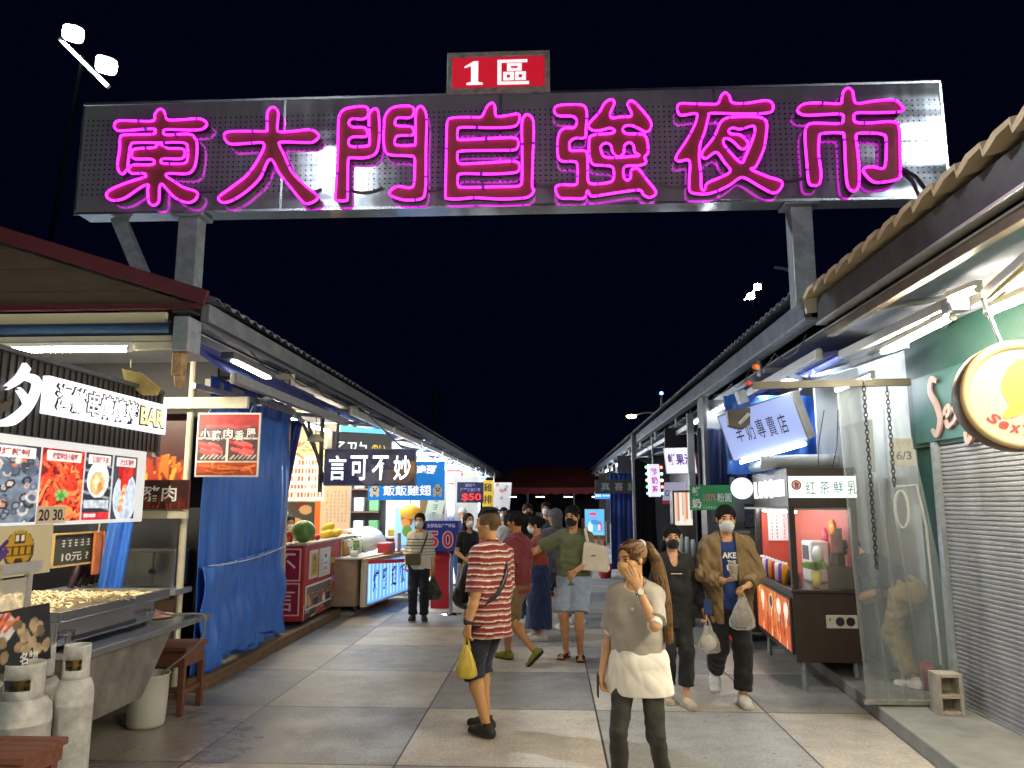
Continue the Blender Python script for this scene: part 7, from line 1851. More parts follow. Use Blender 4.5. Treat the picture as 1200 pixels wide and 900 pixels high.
# kiosk contents
def cups(x, y, n, label, col, group):
    t = thing('cup_stack', label, 'cups', (x, y, .96), group)
    for k in range(n):
        mb = MB(); z = 1.17 + k * .055; mb.lathe([(.0, 0), (.026, 0), (.038, .10), (.041, .10), (.041, .106)], (x, y, z), 14); mb.build('cup', col, t)
    mb = MB(); mb.lathe([(.05, 0), (.05, .34)], (x, y, .962), 14); mb.build('holder', BRN, t)
cups(2.85, 8.06, 5, 'tall stack of pinkish paper cups behind the kiosk front glass', mat('cup_pink', (.6, .3, .28), rough=.5, var=.3), None)
cups(2.93, 8.16, 6, 'tall stack of white paper cups at the kiosk corner', mat('cup_white', (.62, .58, .55), rough=.5), None)
mb = MB(); mb.box((2.75, 8.0, .962), (2.98, 8.03, 1.18)); o = mb.build('cup_shelf', BRN); tag(o, 'low brown cup shelf behind the kiosk front glass', 'shelf'); center(o)
PT = thing('plant', 'bright green potted plant in yellow wrap behind the kiosk glass', 'plant', (2.6, 8.1, .96))
mb = MB(); mb.lathe([(0, 0), (.035, 0), (.045, .06), (.055, .16), (0, .14)], (2.66, 8.1, .962), 14); mb.build('pot', mat('pot_yellow', (.6, .5, .1), rough=.5), PT)
mb = MB(); rnd = random.Random(9)
for i in range(34):
    a = rnd.uniform(0, 6.28); l = rnd.uniform(.08, .17); c0 = Vector((2.66, 8.1, 1.13)); m_ = c0 + Vector((math.cos(a) * l * .5, math.sin(a) * l * .5, .09)); e = c0 + Vector((math.cos(a) * l, math.sin(a) * l, .05 + rnd.uniform(-.03, .06))); s_ = Vector((-math.sin(a), math.cos(a), 0)) * .012
    mb.add([c0 - s_, c0 + s_, m_ + s_, e, m_ - s_], [(0, 1, 2, 3, 4)])
mb.build('leaves', mat('leaf_bright', (.22, .42, .06), rough=.45), PT)
MC = thing('drink_machine', 'white drink machine with black panel inside the tea kiosk', 'machine', (2.85, 8.7, .96))
mb = MB(); mb.box((2.78, 8.6, .962), (2.98, 8.9, 1.4)); mb.build('body', WHITEP, MC, bevel=.02)
mb = MB(); mb.box((2.775, 8.65, 1.2), (2.779, 8.85, 1.35)); mb.build('panel', BLACK, MC)
mb = MB(); mb.lathe([(0, 0), (.05, 0), (.055, .1), (.04, .16), (0, .17)], (2.76, 8.3, 1.2), 16); mb.build('dome', WHITEP, MC)
ME = thing('menu_card', 'pair of bright white menu sheets at the back of the tea kiosk', 'sign', (2.8, 9.85, 1.4))
mb = MB(); mb.box((2.62, 9.88, .96), (3.0, 9.9, 1.74)); mb.build('back_panel', MATS['coral'], K)
fr = Fr((2.84, 9.86, 1.52), *FRONT); mb = MB(); board(fr, .30, .34, .01, mb); mb.build('sheet', mat('sheet_lit', '#ffffff', emis=.2), ME)
scribble(fr.at(-.075, 0, .01), .12, .3, 7, GI, ME, seed=1); scribble(fr.at(.075, 0, .01), .12, .3, 7, mat('orange', (.75, .16, .03)), ME, seed=5)
rnd = random.Random(31)
for k, (y, z, c, col) in enumerate(((8.75, 1.45, '#d83a5a', 'pink'), (8.95, 1.25, '#e8f0f4', 'white'), (8.5, 1.55, '#f0a030', 'orange'))):
    mb = MB(); mb.lathe([(0, .0), (.085, .0), (.09, .012), (0, .018)], (2.995, y, z), 24, axis=(-1, 0, 0)); o = mb.build('round_sticker', mat('sticker_' + col, c, rough=.4)); tag(o, 'round %s sticker on the coral inner wall of the kiosk' % col, 'sticker'); center(o)
for i in range(8):
    x, y = 2.475 + .012 * i, 8.5 + i * .17; c = (('#f0a020', 'orange'), ('#8a4ab0', 'violet'), ('#f4f4f0', 'white'), ('#c02a30', 'red'))[i % 4]
    jar(x, y, .962, 'kiosk jar with %s top in the row along the lane side' % c[1], mat('kjar_' + c[1], c[0], rough=.3), .22, .038, 'jars along the lane side of the kiosk')
for i in range(3):
    t = thing('bottle_rack', 'small rack of dark and red bottles on the kiosk counter', 'rack', (2.5, 8.1, .96), 'bottle racks on the kiosk counter')
    for j in range(4):
        mb = MB(); x, y = 2.49 + .03 * (j % 2), 8.12 + i * .13 + .05 * (j // 2); mb.lathe([(0, 0), (.017, 0), (.017, .10), (.007, .13), (.007, .15), (0, .15)], (x, y, .965), 10); mb.build('bottle', mat(('bottle_dark', 'bottle_red')[j % 2], ((.03, .02, .02), (.5, .03, .03))[j % 2], rough=.2), t)
# lit lettering on the lane side of the header
LT = thing('letter_sign', 'row of glowing white block letters with round end sign on the kiosk header', 'sign', (2.45, 9, 1.95))
fh = Fr(A.lerp(B, .5) + Vector((0, 0, 1.96)), (A - B).normalized(), (0, 0, 1))
for i, ch in enumerate('LOOO'):
    text(ch, fh.at(-.68 + i * .31, .0), .15, .2, mat('letter_lit', '#ffffff', emis=1.0), LT, name='letter', bold=.01, z=.0, depth=.03)
mb = MB(); board(fh.at(.68, 0), .40, .17, .03, mb); mb.build('lit_block', MATS['letter_lit'], LT)
mb = MB(); mb.lathe([(0, .04), (.13, .04), (.135, .03), (.135, -.03), (.13, -.04), (0, -.04)], (2.42, 9.98, 1.99), 28, axis=(-.15, -1, 0)); mb.build('round_end', MATS['letter_lit'], LT)
# milk shop light box
MK = thing('light_box', 'tilted pale blue light box with thin black goat milk shop characters', 'sign', (2.4, 9, 2.3))
tl, tr, br, bl = Vector((1.95, 9.1, 2.79)), Vector((2.66, 8.6, 3.01)), Vector((2.82, 8.6, 2.5)), Vector((2.15, 9.1, 2.31))
r_ = ((tr - tl) + (br - bl)).normalized(); u_ = ((tl - bl) + (tr - br)); u_ = (u_ - r_ * u_.dot(r_)).normalized(); w = ((tr - tl).length + (br - bl).length) / 2; h = ((tl - bl).length + (tr - br).length) / 2
fr = Fr((tl + tr + br + bl) / 4, r_, u_)
mb = MB(); board(fr.at(0, 0, -.30), w + .03, h + .03, .30, mb); mb.build('case', mat('case_tan', (.20, .175, .13), rough=.5, var=.2), MK, bevel=.008)
mb = MB(); board(fr, w, h, .006, mb); mb.build('face', mat('milk_lit', (.22, .27, .42), emis=.75, ecol=(.36, .44, .86), rough=.5), MK)
for i, ch in enumerate('羊奶專賣店'): text(ch, fr.at(-w * .30 + i * w * .145, .02 - .012 * i), w * .105, h * .42, INK, MK, z=.009, bold=.0)
lamp_tube(tuple(fr.p(-w * .45, -h / 2 - .045, .02)), tuple(fr.p(w * .5, -h / 2 - .045, .02)), TUBES, 'bright tube light along the bottom of the goat milk light box', r=.02, fitting=False)
mb = MB(); mb.bar(tuple(fr.p(-w * .1, h * .62, .02)), tuple(fr.p(-w * .1, h * .9, .02)), .1, .1); mb.build('bracket', GALV, MK)
MT = thing('awning_motor', 'dark awning gear box hanging in front of the goat milk light box', 'motor', (2.06, 8.4, 2.71))
q = Vector(MT.location); mb = MB(); mb.prism([q + Vector((-.14, 0, .09)), q + Vector((.11, 0, .12)), q + Vector((.1, 0, -.06)), q + Vector((.02, 0, -.12)), q + Vector((-.13, 0, -.08))], (0, .12, 0)); mb.build('gear_box', mat('gear_brown', (.07, .06, .05), rough=.5, var=.4), MT, bevel=.01)
mb = MB(); mb.cyl(q + Vector((-.02, -.01, -.06)), q + Vector((.08, -.04, .05)), .02, n=10); mb.build('crank_tube', ALU, MT)
BT = thing('tarpaulin', 'blue tarpaulin bundled under the roof behind the goat milk light box', 'tarpaulin', (3, 9.5, 2.4))
cloth(Fr((2.85, 9.4, 2.62), (1, .05, 0), (0, .1, 1)), 1.5, .95, TARP, 'sheet', BT, folds=3, amp=.06, nx=60, ny=40, seed=12, horiz=.08)
RL = thing('plastic_roll', 'long grey roll of plastic sheet lying on top of the tea kiosk', 'roll', (2.8, 8.5, 2.2))
mb = MB(); mb.cyl((2.30, 8.6, 2.245), (3.3, 8.4, 2.255), .075, n=18); mb.build('roll', mat('roll_plastic', (.42, .47, .5), rough=.3, var=.15), RL)
mb = MB(); mb.cyl((2.40, 9.3, 2.225), (2.46, 8.75, 2.235), .06, n=14); o = mb.build('paper_roll', mat('roll_cyan', (.45, .62, .66), rough=.5, var=.2)); tag(o, 'short pale cyan roll lying behind the long plastic roll', 'roll'); center(o)
for k, x in enumerate((2.78, 2.92)):
    mb = MB(); mb.tube([(x, 8.2, 2.15), (x - .02 + .05 * k, 8.1, 2.38), (x + .03, 8.0, 2.75)], .005, 5); o = mb.build('cord', BLACK); tag(o, ['thin black cord holding the kiosk header, nearer the lane', 'thin black cord holding the kiosk header, nearer the curtain'][k], 'cord'); center(o)
PNK = thing('banner', 'small grey banner with pink characters behind the goat milk light box', 'banner', (2.7, 10.2, 2.3))
fr = Fr((2.77, 10.3, 2.36), (1, -.1, 0), (.0, 0, 1)); mb = MB(); board(fr, .5, .28, .01, mb); mb.build('sheet', mat('banner_grey', (.3, .32, .36), rough=.7), PNK); text('鮮乳', fr.at(0, 0), .4, .18, mat('pink_ink', (.7, .06, .14)), PNK, bold=.014, z=.014)

# ------------------------------------------------------------------ right row beyond the kiosk
GS = thing('sign_board', 'green sign board with white fresh milk characters beside the tea kiosk', 'sign', (2.21, 10.6, 1.88))
fr = Fr((2.16, 10.6, 1.88), *FRONT)
mb = MB(); board(fr.at(0, 0, -.03), .58, .335, .03, mb); mb.build('board', mat('milk_green', (.02, .22, .06), rough=.45, emis=.12, ecol=(.02, .3, .08)), GS, bevel=.004)
text('鮮', fr.at(-.2, .085), .12, .12, WPRINT, GS, bold=.03); text('奶', fr.at(-.2, -.075), .12, .13, WPRINT, GS, bold=.03)
text('100%', fr.at(-.02, .0), .17, .11, mat('pale_red_ink', (.55, .3, .28)), GS, bold=.02); text('粉圓', fr.at(.17, .0), .19, .12, WPRINT, GS, bold=.014)
scribble(fr.at(.03, -.13), .3, .03, 1, WPRINT, GS, seed=2)
TS = thing('food_stall', 'grey panelled tea stall beyond the kiosk under the green sign', 'stall', (3, 11.2, .12))
mb = MB(); mb.box((2.2, 11.3, .12), (6, 11.36, 3.3)); mb.build('partition', mat('stall_grey', (.22, .23, .24), rough=.6, var=.2), TS)
mb = MB()
for k in range(14): mb.box((2.28, 11.24, 1.55 + k * .045), (2.75, 11.27, 1.55 + k * .045 + .04))
mb.build('louvre', GREYP, TS)
mb = MB(); mb.box((2.15, 10.9, .12), (2.2, 11.3, 3.3)); mb.build('post', mat('post_brown', (.06, .05, .045), rough=.5), TS)
mb = MB(); mb.box((2.2, 10.7, .12), (3.2, 11.2, .95)); mb.build('counter', WOOD, TS, bevel=.006)
mb = MB(); mb.box((2.15, 10.65, .95), (3.25, 11.24, .98)); mb.build('worktop', WHITEP, TS)
mb = MB(); mb.box((2.3, 11.2, 1.38), (2.8, 11.24, 1.42)); mb.build('shelf', CREAM, TS)
for nm, lo, hi, c, lab in (('bag', (2.28, 10.95, .985), (2.46, 11.15, 1.32), (.42, .02, .04), 'dark red bag on the counter under the green sign'), ('bag', (2.47, 10.9, .985), (2.8, 11.1, 1.3), (.05, .035, .03), 'dark brown bag with white curved stripe under the green sign'), ('box', (2.2, 10.6, .12), (2.55, 10.69, .93), (.62, .55, .05), 'yellow and green poster box in front of the grey tea stall'), ('box', (2.12, 10.3, .12), (2.5, 10.58, .5), (.6, .62, .62), 'white foam box on the step beside the yellow poster box'), ('box', (2.1, 9.98, .12), (2.4, 10.25, .32), (.5, .05, .05), 'low red crate on the step beside the kiosk')):
    mb = MB(); mb.box(lo, hi); o = mb.build(nm, mat('bag_%s' % str(c), c, rough=.6, var=.2), bevel=.02); tag(o, lab, nm); center(o)
mb = MB(); mb.tube([(2.52, 10.89, 1.22), (2.62, 10.885, 1.17), (2.75, 10.89, 1.21)], .012, 6); o = mb.build('white_arc', WHITEP); tag(o, 'white curved swoosh mark across the dark brown bag', 'strap'); center(o)  # arc standing for the white swoosh mark on the bag
PO = thing('poster', 'dark landscape poster on the grey partition under the green sign', 'poster', (3, 11.2, 1.6))
p = Pic(50, 30, '#5c6068'); [p.line(RNG.random(), RNG.random(), RNG.random(), RNG.random(), .03, c) for c in ('#2c3038', '#8a9098', '#3a4048', '#70767e', '#20242a')]; fr = Fr((3.0, 11.28, 1.62), *FRONT); mb = MB(); board(fr, .5, .34, .01, mb); mb.build('backing', INK, PO); picture(p.noise(.4, 4), fr, .48, .3, PRINT, PO, name='print', z=.013)
lamp_tube((2.35, 10.4, 3.1), (2.35, 12.6, 3.1), TUBED, 'white tube light under the blue grey roof beyond the green sign', r=.022)
lamp_tube((2.6, 8.4, 3.2), (2.6, 9.8, 3.2), TUBEW, 'white tube light under the roof above the goat milk light box', r=.02)
NT = thing('tarpaulin', 'dark navy tarpaulin hanging behind the green sign', 'tarpaulin', (3, 11.4, 2))
cloth(Fr((2.55, 11.2, 2.45), (1, .1, 0), (0, 0, 1)), .9, .85, TARPD, 'sheet', NT, folds=3, amp=.05, nx=50, ny=30, seed=15)
PC = thing('display_case', 'narrow white display column with straws and pale bottles beside the dark stall', 'display', (1.99, 12, 1.16))
q = Vector((2.05, 12.2, 1.97)); mb = MB(); mb.box((q.x - .16, 12.2, .12), (q.x + .18, 12.5, 2.0)); mb.build('column', mat('case_brown', (.08, .06, .05), rough=.5), PC)
p = Pic(24, 50, '#efe6dc'); [p.line(.1 + i * .12, 1, .1 + i * .12, RNG.random() * .3 + .05, .03, ('#e8c8a8', '#d88a6a', '#f4efe8', '#c8b0a0')[i % 4]) for i in range(8)]
picture(p, Fr((q.x, 12.2, 1.72), *FRONT), .27, .5, PRINTL, PC, name='lit_print', z=.004)
for i in range(3): jar(q.x - .08 + i * .09, 12.05, 1.0, 'pale bottle on the ledge of the narrow display column', mat('pale_bottle', (.55, .65, .66), rough=.3), .34 - .04 * i, .04, 'pale bottles on the display column')
mb = MB(); mb.box((q.x - .18, 11.9, .12), (q.x + .2, 12.18, 1.0)); mb.build('ledge', mat('case_brown', (.08, .06, .05)), PC)
LED = thing('led_sign', 'upright white LED sign edged with coloured bulbs hanging from the right eave', 'sign', (2.01, 15, 2.24))
fr = Fr((1.99, 15, 2.24), (1, .15, 0), (-.03, 0, 1))
mb = MB(); board(fr.at(0, 0, -.08), .22, .62, .08, mb); mb.build('case', mat('led_case', '#f0e8ff', emis=.9, ecol=(.85, .8, 1.)), LED, bevel=.01)
for i, ch in enumerate('珍奶茶'): text(ch, fr.at(0, .17 - .17 * i), .13, .14, mat('violet_lit', '#c850c8', emis=.5, ecol=(.6, .08, .5)), LED, bold=.03, z=.004)
bc = ((.05, 1, .15), (1, .12, .05), (.1, .2, 1), (.2, .7, 1), (1, .5, .2), (1, .8, .5))
for s_ in (-1, 1):
    for k in range(5):
        c = bc[(k * 2 + (s_ > 0)) % 6]; mb = MB(); mb.ball(tuple(fr.p(s_ * .145, .25 - k * .125, .0)), .028, 10, 6); mb.build('bulb', mat('bulb_%d' % bc.index(c), (.8, .8, .8), emis=3.5, ecol=c, sample_light=False), LED)
mb = MB(); mb.cyl(tuple(fr.p(0, .3, -.04)), tuple(fr.p(0, .9, -.04)), .015, n=6); mb.build('hanger', GALV, LED)
HB = thing('banner', 'white glowing banner with violet characters hung under the right eave', 'banner', (2.19, 13.2, 2.44))
fr = Fr((2.19, 13.2, 2.52), (.9, -.3, 0), (-.10, 0, 1)); p = Pic(50, 30, '#e8e6f4'); rnd = random.Random(5)
for i in range(7): p.rect(i * .14 + .02, .0, i * .14 + .035, 1, '#b0a8d8')
mb = MB(); board(fr.at(0, 0, -.02), .52, .44, .02, mb); mb.build('sheet', WPRINT, HB); picture(p, fr, .5, .42, mat('print_glow', attr=True, rough=.4, aemis=.85), HB, name='print', z=.003)
text('鮮果汁', fr.at(0, .02), .42, .2, mat('violet_ink', (.2, .08, .4)), HB, bold=.03, z=.007)
HC = thing('banner', 'smaller white banner with blue print hanging below the violet lettered banner', 'banner', (2.13, 13.1, 2.01))
fr = Fr((2.05, 13.05, 1.97), (.9, -.3, 0), (.14, 0, 1)); mb = MB(); board(fr, .36, .36, .01, mb); mb.build('sheet', mat('lilac_sheet', (.55, .5, .68), rough=.6, emis=.2), HC); text('GOAT', fr.at(0, .0), .3, .1, mat('blue_ink', (.02, .06, .5)), HC, bold=.014, z=.013); mb = MB(); board(fr.at(0, -.15, .01), .36, .06, .002, mb); mb.build('red_strip', RED, HC)
HD = thing('banner', 'orange red cloth flag hanging behind the white glowing banner', 'banner', (2.52, 13.6, 2.39))
cloth(Fr((2.55, 13.7, 2.47), (1, 0, 0), (-.25, 0, 1)), .3, .42, mat('flag_orange', (.5, .08, .03), rough=.8), 'sheet', HD, folds=2, amp=.02, nx=20, ny=16, seed=3)
DS = thing('food_stall', 'closed dark stall with rolled grey shutter between display column and black curtain', 'stall', (3, 14, .12))
mb = MB()
for k in range(56): mb.box((2.36, 13.1, .14 + k * .045), (2.39, 15.6, .14 + k * .045 + .04))
mb.build('shutter', mat('dark_shutter', (.06, .062, .07), rough=.5, var=.2), DS)
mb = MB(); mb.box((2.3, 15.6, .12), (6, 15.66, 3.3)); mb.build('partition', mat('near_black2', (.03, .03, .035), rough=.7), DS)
mb = MB(); mb.box((2.3, 13.0, .12), (2.4, 13.1, 3.3)); mb.build('post', GREYP, DS)
BCU = thing('curtain', 'tall black curtain hanging in the dark part of the right row', 'curtain', (2.2, 17.5, .12))
cloth(Fr((2.12, 17.4, 1.4), (-.25, -.97, 0), (0, 0, 1)), 3.2, 2.6, mat('black_cloth', (.012, .012, .016), rough=.85), 'sheet', BCU, folds=6, amp=.05, nx=80, ny=20, seed=7)
GP = thing('post', 'grey steel roof post beside the black curtain', 'post', (2.1, 19.5, .12))
mb = MB(); mb.box((2.02, 19.3, .12), (2.14, 19.42, 3.5)); mb.build('shaft', GREYP, GP); mb = MB(); mb.box((1.96, 19.24, .12), (2.2, 19.48, .15)); mb.build('foot_plate', GREYP, GP)
BTP = thing('tarpaulin', 'tall narrow blue tarpaulin beside the grey post in the dark row', 'tarpaulin', (1.7, 21, .12))
cloth(Fr((1.86, 20.8, 1.35), (1, .3, 0), (0, 0, 1)), .62, 2.5, mat('blue_tarp_far', (.02, .06, .30), rough=.5), 'sheet', BTP, folds=2, amp=.05, nx=40, ny=24, seed=8)
BB = thing('shop_board', 'long black shop board with pale brush characters near the lane end', 'sign', (1.69, 20, 2.21))
fr = Fr((1.72, 20, 2.23), (1, -.12, 0), (0, 0, 1)); mb = MB(); board(fr.at(0, 0, -.06), 1.18, .36, .06, mb); mb.build('board', BLACK, BB, bevel=.005)
for i, ch in enumerate('真喜記'): text(ch, fr.at(-.32 + i * .34, 0), .22, .2, mat('dim_white', (.35, .35, .38), rough=.5), BB, bold=.0, z=.004)
BS2 = thing('hanging_sign', 'small glowing blue and white sign under the black shop board', 'sign', (1.5, 22, 2.02))
fr = Fr((1.5, 22, 2.02), *FRONT); p = Pic(50, 16, '#3a8ae0'); p.rect(.02, .1, .98, .9, '#3f92ee'); [p.rect(.06 + i * .1, .3, .12 + i * .1, .7, '#f0f8ff') for i in range(3)]; p.rect(.4, .35, .95, .65, '#a8d4f8')
mb = MB(); board(fr.at(0, 0, -.06), .54, .19, .06, mb); mb.build('case', GREYP, BS2); picture(p, fr, .53, .18, PRINTL, BS2, name='face', z=.003)
ADV = thing('light_box', 'glowing cyan ice drink advertising light box standing near the lane end', 'sign', (1.11, 20, 1.33))
fr = Fr((1.11, 20, 1.33), (1, -.08, 0), (0, 0, 1)); p = Pic(40, 52, '#5cb8ee'); p.rect(.0, .0, 1, .12, '#78c8f4'); p.ell(.42, .82, .2, .06, '#e0487a'); p.rect(.25, .68, .7, .72, '#e05a80'); p.ell(.28, .3, .13, .22, '#d8ecf8'); p.ell(.75, .34, .13, .2, '#b05890'); p.ell(.73, .3, .08, .13, '#e8d0e0'); p.ell(.5, .5, .2, .1, '#3a90d8')
mb = MB(); board(fr.at(0, 0, -.08), .5, .66, .08, mb); mb.build('case', WHITEP, ADV); picture(p, fr, .48, .63, PRINTL, ADV, name='face', z=.003)
mb = MB(); board(fr.at(-.1, -.86, -.06), .05, 1.06, .04, mb); board(fr.at(.1, -.86, -.06), .05, 1.06, .04, mb); mb.build('legs', GREYP, ADV)
FT = thing('food_stall', 'small cluttered drink stall with brown cabinet beside the cyan light box', 'stall', (1.7, 23, 0))
for lo, hi, c, n in (((1.15, 22.4, .12), (1.55, 22.9, 1.35), (.25, .1, .03), 'cabinet'), ((.6, 22.6, .0), (1.15, 23, .75), (.35, .33, .3), 'counter'), ((.55, 22.55, .75), (1.2, 23, .8), (.6, .55, .48), 'worktop'), ((1.2, 22.3, .4), (1.5, 22.39, .8), (.6, .3, .1), 'crate')):
    mb = MB(); mb.box(lo, hi); mb.build(n, mat('far_%s' % n, c, rough=.6, var=.3), FT, bevel=.01)
mb = MB(); mb.lathe([(0, 0), (.13, 0), (.17, .34), (.17, .36), (0, .3)], (1.32, 19.4, .0), 18); o = mb.build('bucket', mat('bucket_red', (.5, .02, .03), rough=.4)); tag(o, 'small red bucket on the paving by the far blue tarpaulin', 'bucket'); center(o)
for i, (x, y) in enumerate(((1.6, 24.5), (1.75, 27), (1.9, 30), (1.9, 34), (1.9, 39))):
    t = thing('food_stall', 'closed dark stall far along the right row', 'stall', (x + 1, y, 0), 'closed dark stalls of the right row')
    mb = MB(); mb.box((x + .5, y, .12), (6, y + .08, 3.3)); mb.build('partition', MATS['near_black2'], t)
    mb = MB(); mb.box((x + .5, y + .3, .12), (x + .9, y + 2.2, 1.0)); mb.build('counter', GREYP, t)
lamp_tube((2.3, 26, 3.12), (2.3, 27.4, 3.12), TUBEW, 'white tube light far along the right eave', 'far tube lights of the right eave', r=.02)
lamp_tube((2.3, 31, 3.12), (2.3, 32.4, 3.12), TUBEW, 'white tube light far along the right eave', 'far tube lights of the right eave', r=.02)
for i, (u, v, Y, c, nm) in enumerate(((886, 430, 7.0, (.75, .12, .02), 'orange'), (880, 448, 7.2, (.5, .05, .02), 'dark red'))):
    mb = MB(); mb.lathe([(0, .012), (.022, .01), (.03, 0), (.022, -.012), (0, -.014)], Vector((0, 0, 0)), 16, axis=(-.3, -1, 0))
    o = mb.build('reflector', mat('reflector_%d' % i, c, rough=.3)); o.location = {0: (1.87, 7, 3.03), 1: (1.85, 7.2, 2.91)}[i]; tag(o, '%s round reflector on the end of the right awning bar' % nm, 'reflector')

# ------------------------------------------------------------------ lane end and lamps against the night
TENT = thing('tent', 'dark red hipped canvas tent roof closing the far end of the lane', 'tent', (0, 50, 0))
TR_ = mat('tent_red', (.16, .03, .022), rough=.75, var=.2, vscale=.6)
V = [(-4.2, 47, 2.75), (4.2, 47, 2.75), (4.2, 54, 2.75), (-4.2, 54, 2.75), (-1.9, 50, 4.15), (1.9, 50, 4.15), (1.9, 51, 4.15), (-1.9, 51, 4.15)]
mb = MB(); mb.add(V, [(0, 1, 5, 4), (1, 2, 6, 5), (2, 3, 7, 6), (3, 0, 4, 7), (4, 5, 6, 7)]); mb.build('roof', TR_, TENT)
mb = MB(); n = 28; V = []
for i in range(n + 1):
    x = -4.2 + 8.4 * i / n; V += [(x, 46.98, 2.75), (x, 46.97, 2.42 - .10 * (i % 2))]
mb.add(V, [(2 * i, 2 * i + 1, 2 * i + 3, 2 * i + 2) for i in range(n)]); mb.build('valance', mat('valance_red', (.28, .03, .03), rough=.7), TENT)
for x in (-4.1, -1.4, 1.4, 4.1):
    mb = MB(); mb.cyl((x, 47.1, 0), (x, 47.1, 2.75), .05, n=8); mb.build('pole', GREYP, TENT)
mb = MB(); mb.box((-8, 56, 0), (8, 56.2, 3.2)); o = mb.build('back_wall', mat('end_wall', (.03, .028, .03), rough=.8)); tag(o, 'dark wall behind the red tent at the lane end', 'wall'); center(o)
rnd = random.Random(8)
for i in range(9):
    x = -3.8 + i * .95; z = rnd.uniform(.8, 1.7); c = rnd.choice(((.5, .2, .05), (.3, .3, .32), (.1, .1, .3), (.4, .35, .3)))
    mb = MB(); mb.box((x, 48 + rnd.random(), 0), (x + rnd.uniform(.4, .8), 49.5, z)); o = mb.build('cabinet', mat('cab_%d' % i, c, rough=.7, var=.3), bevel=.02); tag(o, 'dim stall cabinet standing under the red tent', 'cabinet', 'dim cabinets under the red tent'); center(o)
for i in range(4):
    mb = MB(); mb.bar((-2.6 + i * 1.7, 47.4, 2.2), (-2.1 + i * 1.7, 47.4, 2.2), .05, .05) ; o = mb.build('lamp', mat('dim_lamp', '#ffffff', emis=6, ecol=(.9, .95, 1.))); tag(o, 'small dim strip lamp under the red tent', 'lamp', 'strip lamps under the red tent'); center(o)
def floodlight(label, heads, bar, pole, size, aim, strength):
    t = thing('floodlight', label, 'floodlight', pole[0])
    mb = MB(); mb.cyl(pole[0], pole[1], .035, .03, n=10); mb.build('pole', mat('pole_dark', (.0012, .0012, .0014), rough=1., spec=0.), t)
    mb = MB(); mb.bar(bar[0], bar[1], .05, .05); mb.build('cross_bar', mat('bar_white', (.6, .6, .6), rough=.4), t)
    aim = Vector(aim).normalized()
    for h in heads:
        h = Vector(h); x, y, z = basis(aim)
        mb = MB(); pts = [(math.copysign(abs(math.cos(a)) ** .55, math.cos(a)) * size, math.copysign(abs(math.sin(a)) ** .55, math.sin(a)) * size * .85) for a in np.linspace(0, 2 * math.pi, 24, endpoint=False)]
        mb.prism([h + x * p_[0] + y * p_[1] for p_ in pts], -aim * size * .6); q = mb.build('lamp_head', DKST, t, bevel=.01)
        mb = MB(); mb.add([h + aim * .006 + x * p_[0] * .93 + y * p_[1] * .93 for p_ in pts], [tuple(range(24))]); mb.build('lens', mat('flood_lens_%d' % int(strength), '#ffffff', emis=strength, ecol=(.86, .94, 1.)), q)
    return t
floodlight('pair of dazzling floodlights on a slanting bar at upper corner over the maroon gable', [(-6.23, 9, 7.91), (-5.74, 9, 7.44)], ((-6.44, 9.05, 7.87), (-5.72, 9.05, 7.17)), ((-6.9, 9.3, 0), (-6.2, 9.2, 7.7)), .13, (.45, -.62, -.6), 1300.)
floodlight('small pair of distant floodlights above the blue grey roof', [(5.31, 20, 7.21), (5.5, 20, 7.46)], ((5.14, 20.05, 7.11), (5.63, 20.05, 7.57)), ((5.9, 20.1, 0), (5.35, 20.1, 7.3)), .10, (-.35, -.8, -.5), 300.)
def street_lamp(label, base, top, arm, col, st):
    t = thing('street_lamp', label, 'street lamp', base)
    mb = MB(); mb.tube([base, top], [.11, .07], 8); mb.build('pole', GREYP, t)
    mb = MB(); mb.tube(cat_rom([top, tuple((Vector(top) + Vector(arm)) / 2 + Vector((0, 0, .25))), arm], 5, False), .05, 6); mb.build('arm', GREYP, t)
    mb = MB(); mb.ball(arm, (.26, .18, .10), 12, 8); mb.build('lamp_head', mat('lamp_' + label[:8], '#ffffff', emis=st, ecol=col), t)
street_lamp('orange street lamp shining above the far end of the blue grey roof', (6.4, 40, 0), (6.0, 40, 6.2), (4.21, 40, 6.27), (1., .62, .25), 40.)
P2 = thing('lamp_post', 'tall dark pole with tiny blue light above the blue grey roof', 'lamp post', (5.8, 40, 0))
mb = MB(); mb.tube([(5.78, 40.5, 0), (5.85, 40.5, 7.49)], .06, 6); mb.build('pole', GREYP, P2); mb = MB(); mb.ball((5.86, 40.5, 7.54), .10, 8, 6); mb.build('light', mat('blue_lamp', (.1, .1, .3), emis=6, ecol=(.1, .25, 1.)), P2)
AR = thing('lamp_bracket', 'curved thin lamp arm rising beside the right gate post', 'lamp arm', (3.4, 16, 0))
mb = MB(); mb.tube(cat_rom([(5.0, 16, 0), (4.95, 16, 5.4), (5.24, 16, 6.43), (5.08, 16, 6.67), (4.76, 16, 6.75)], 6, False), .035, 6); mb.build('pole', GREYP, AR)
for k, u in enumerate((508, 516)):
    mb = MB(); a = Vector({0: (-9.23, 60, 10.63), 1: (-8.69, 60, 10.83)}[k]); mb.cyl((a.x, a.y, 0), a, .12, n=8); o = mb.build('mast', mat('mast_dark', (.05, .05, .06), rough=.6)); tag(o, ['thin dark mast behind the bright row, the shorter of two', 'thin dark mast behind the bright row, the taller of two'][k], 'mast'); center(o)
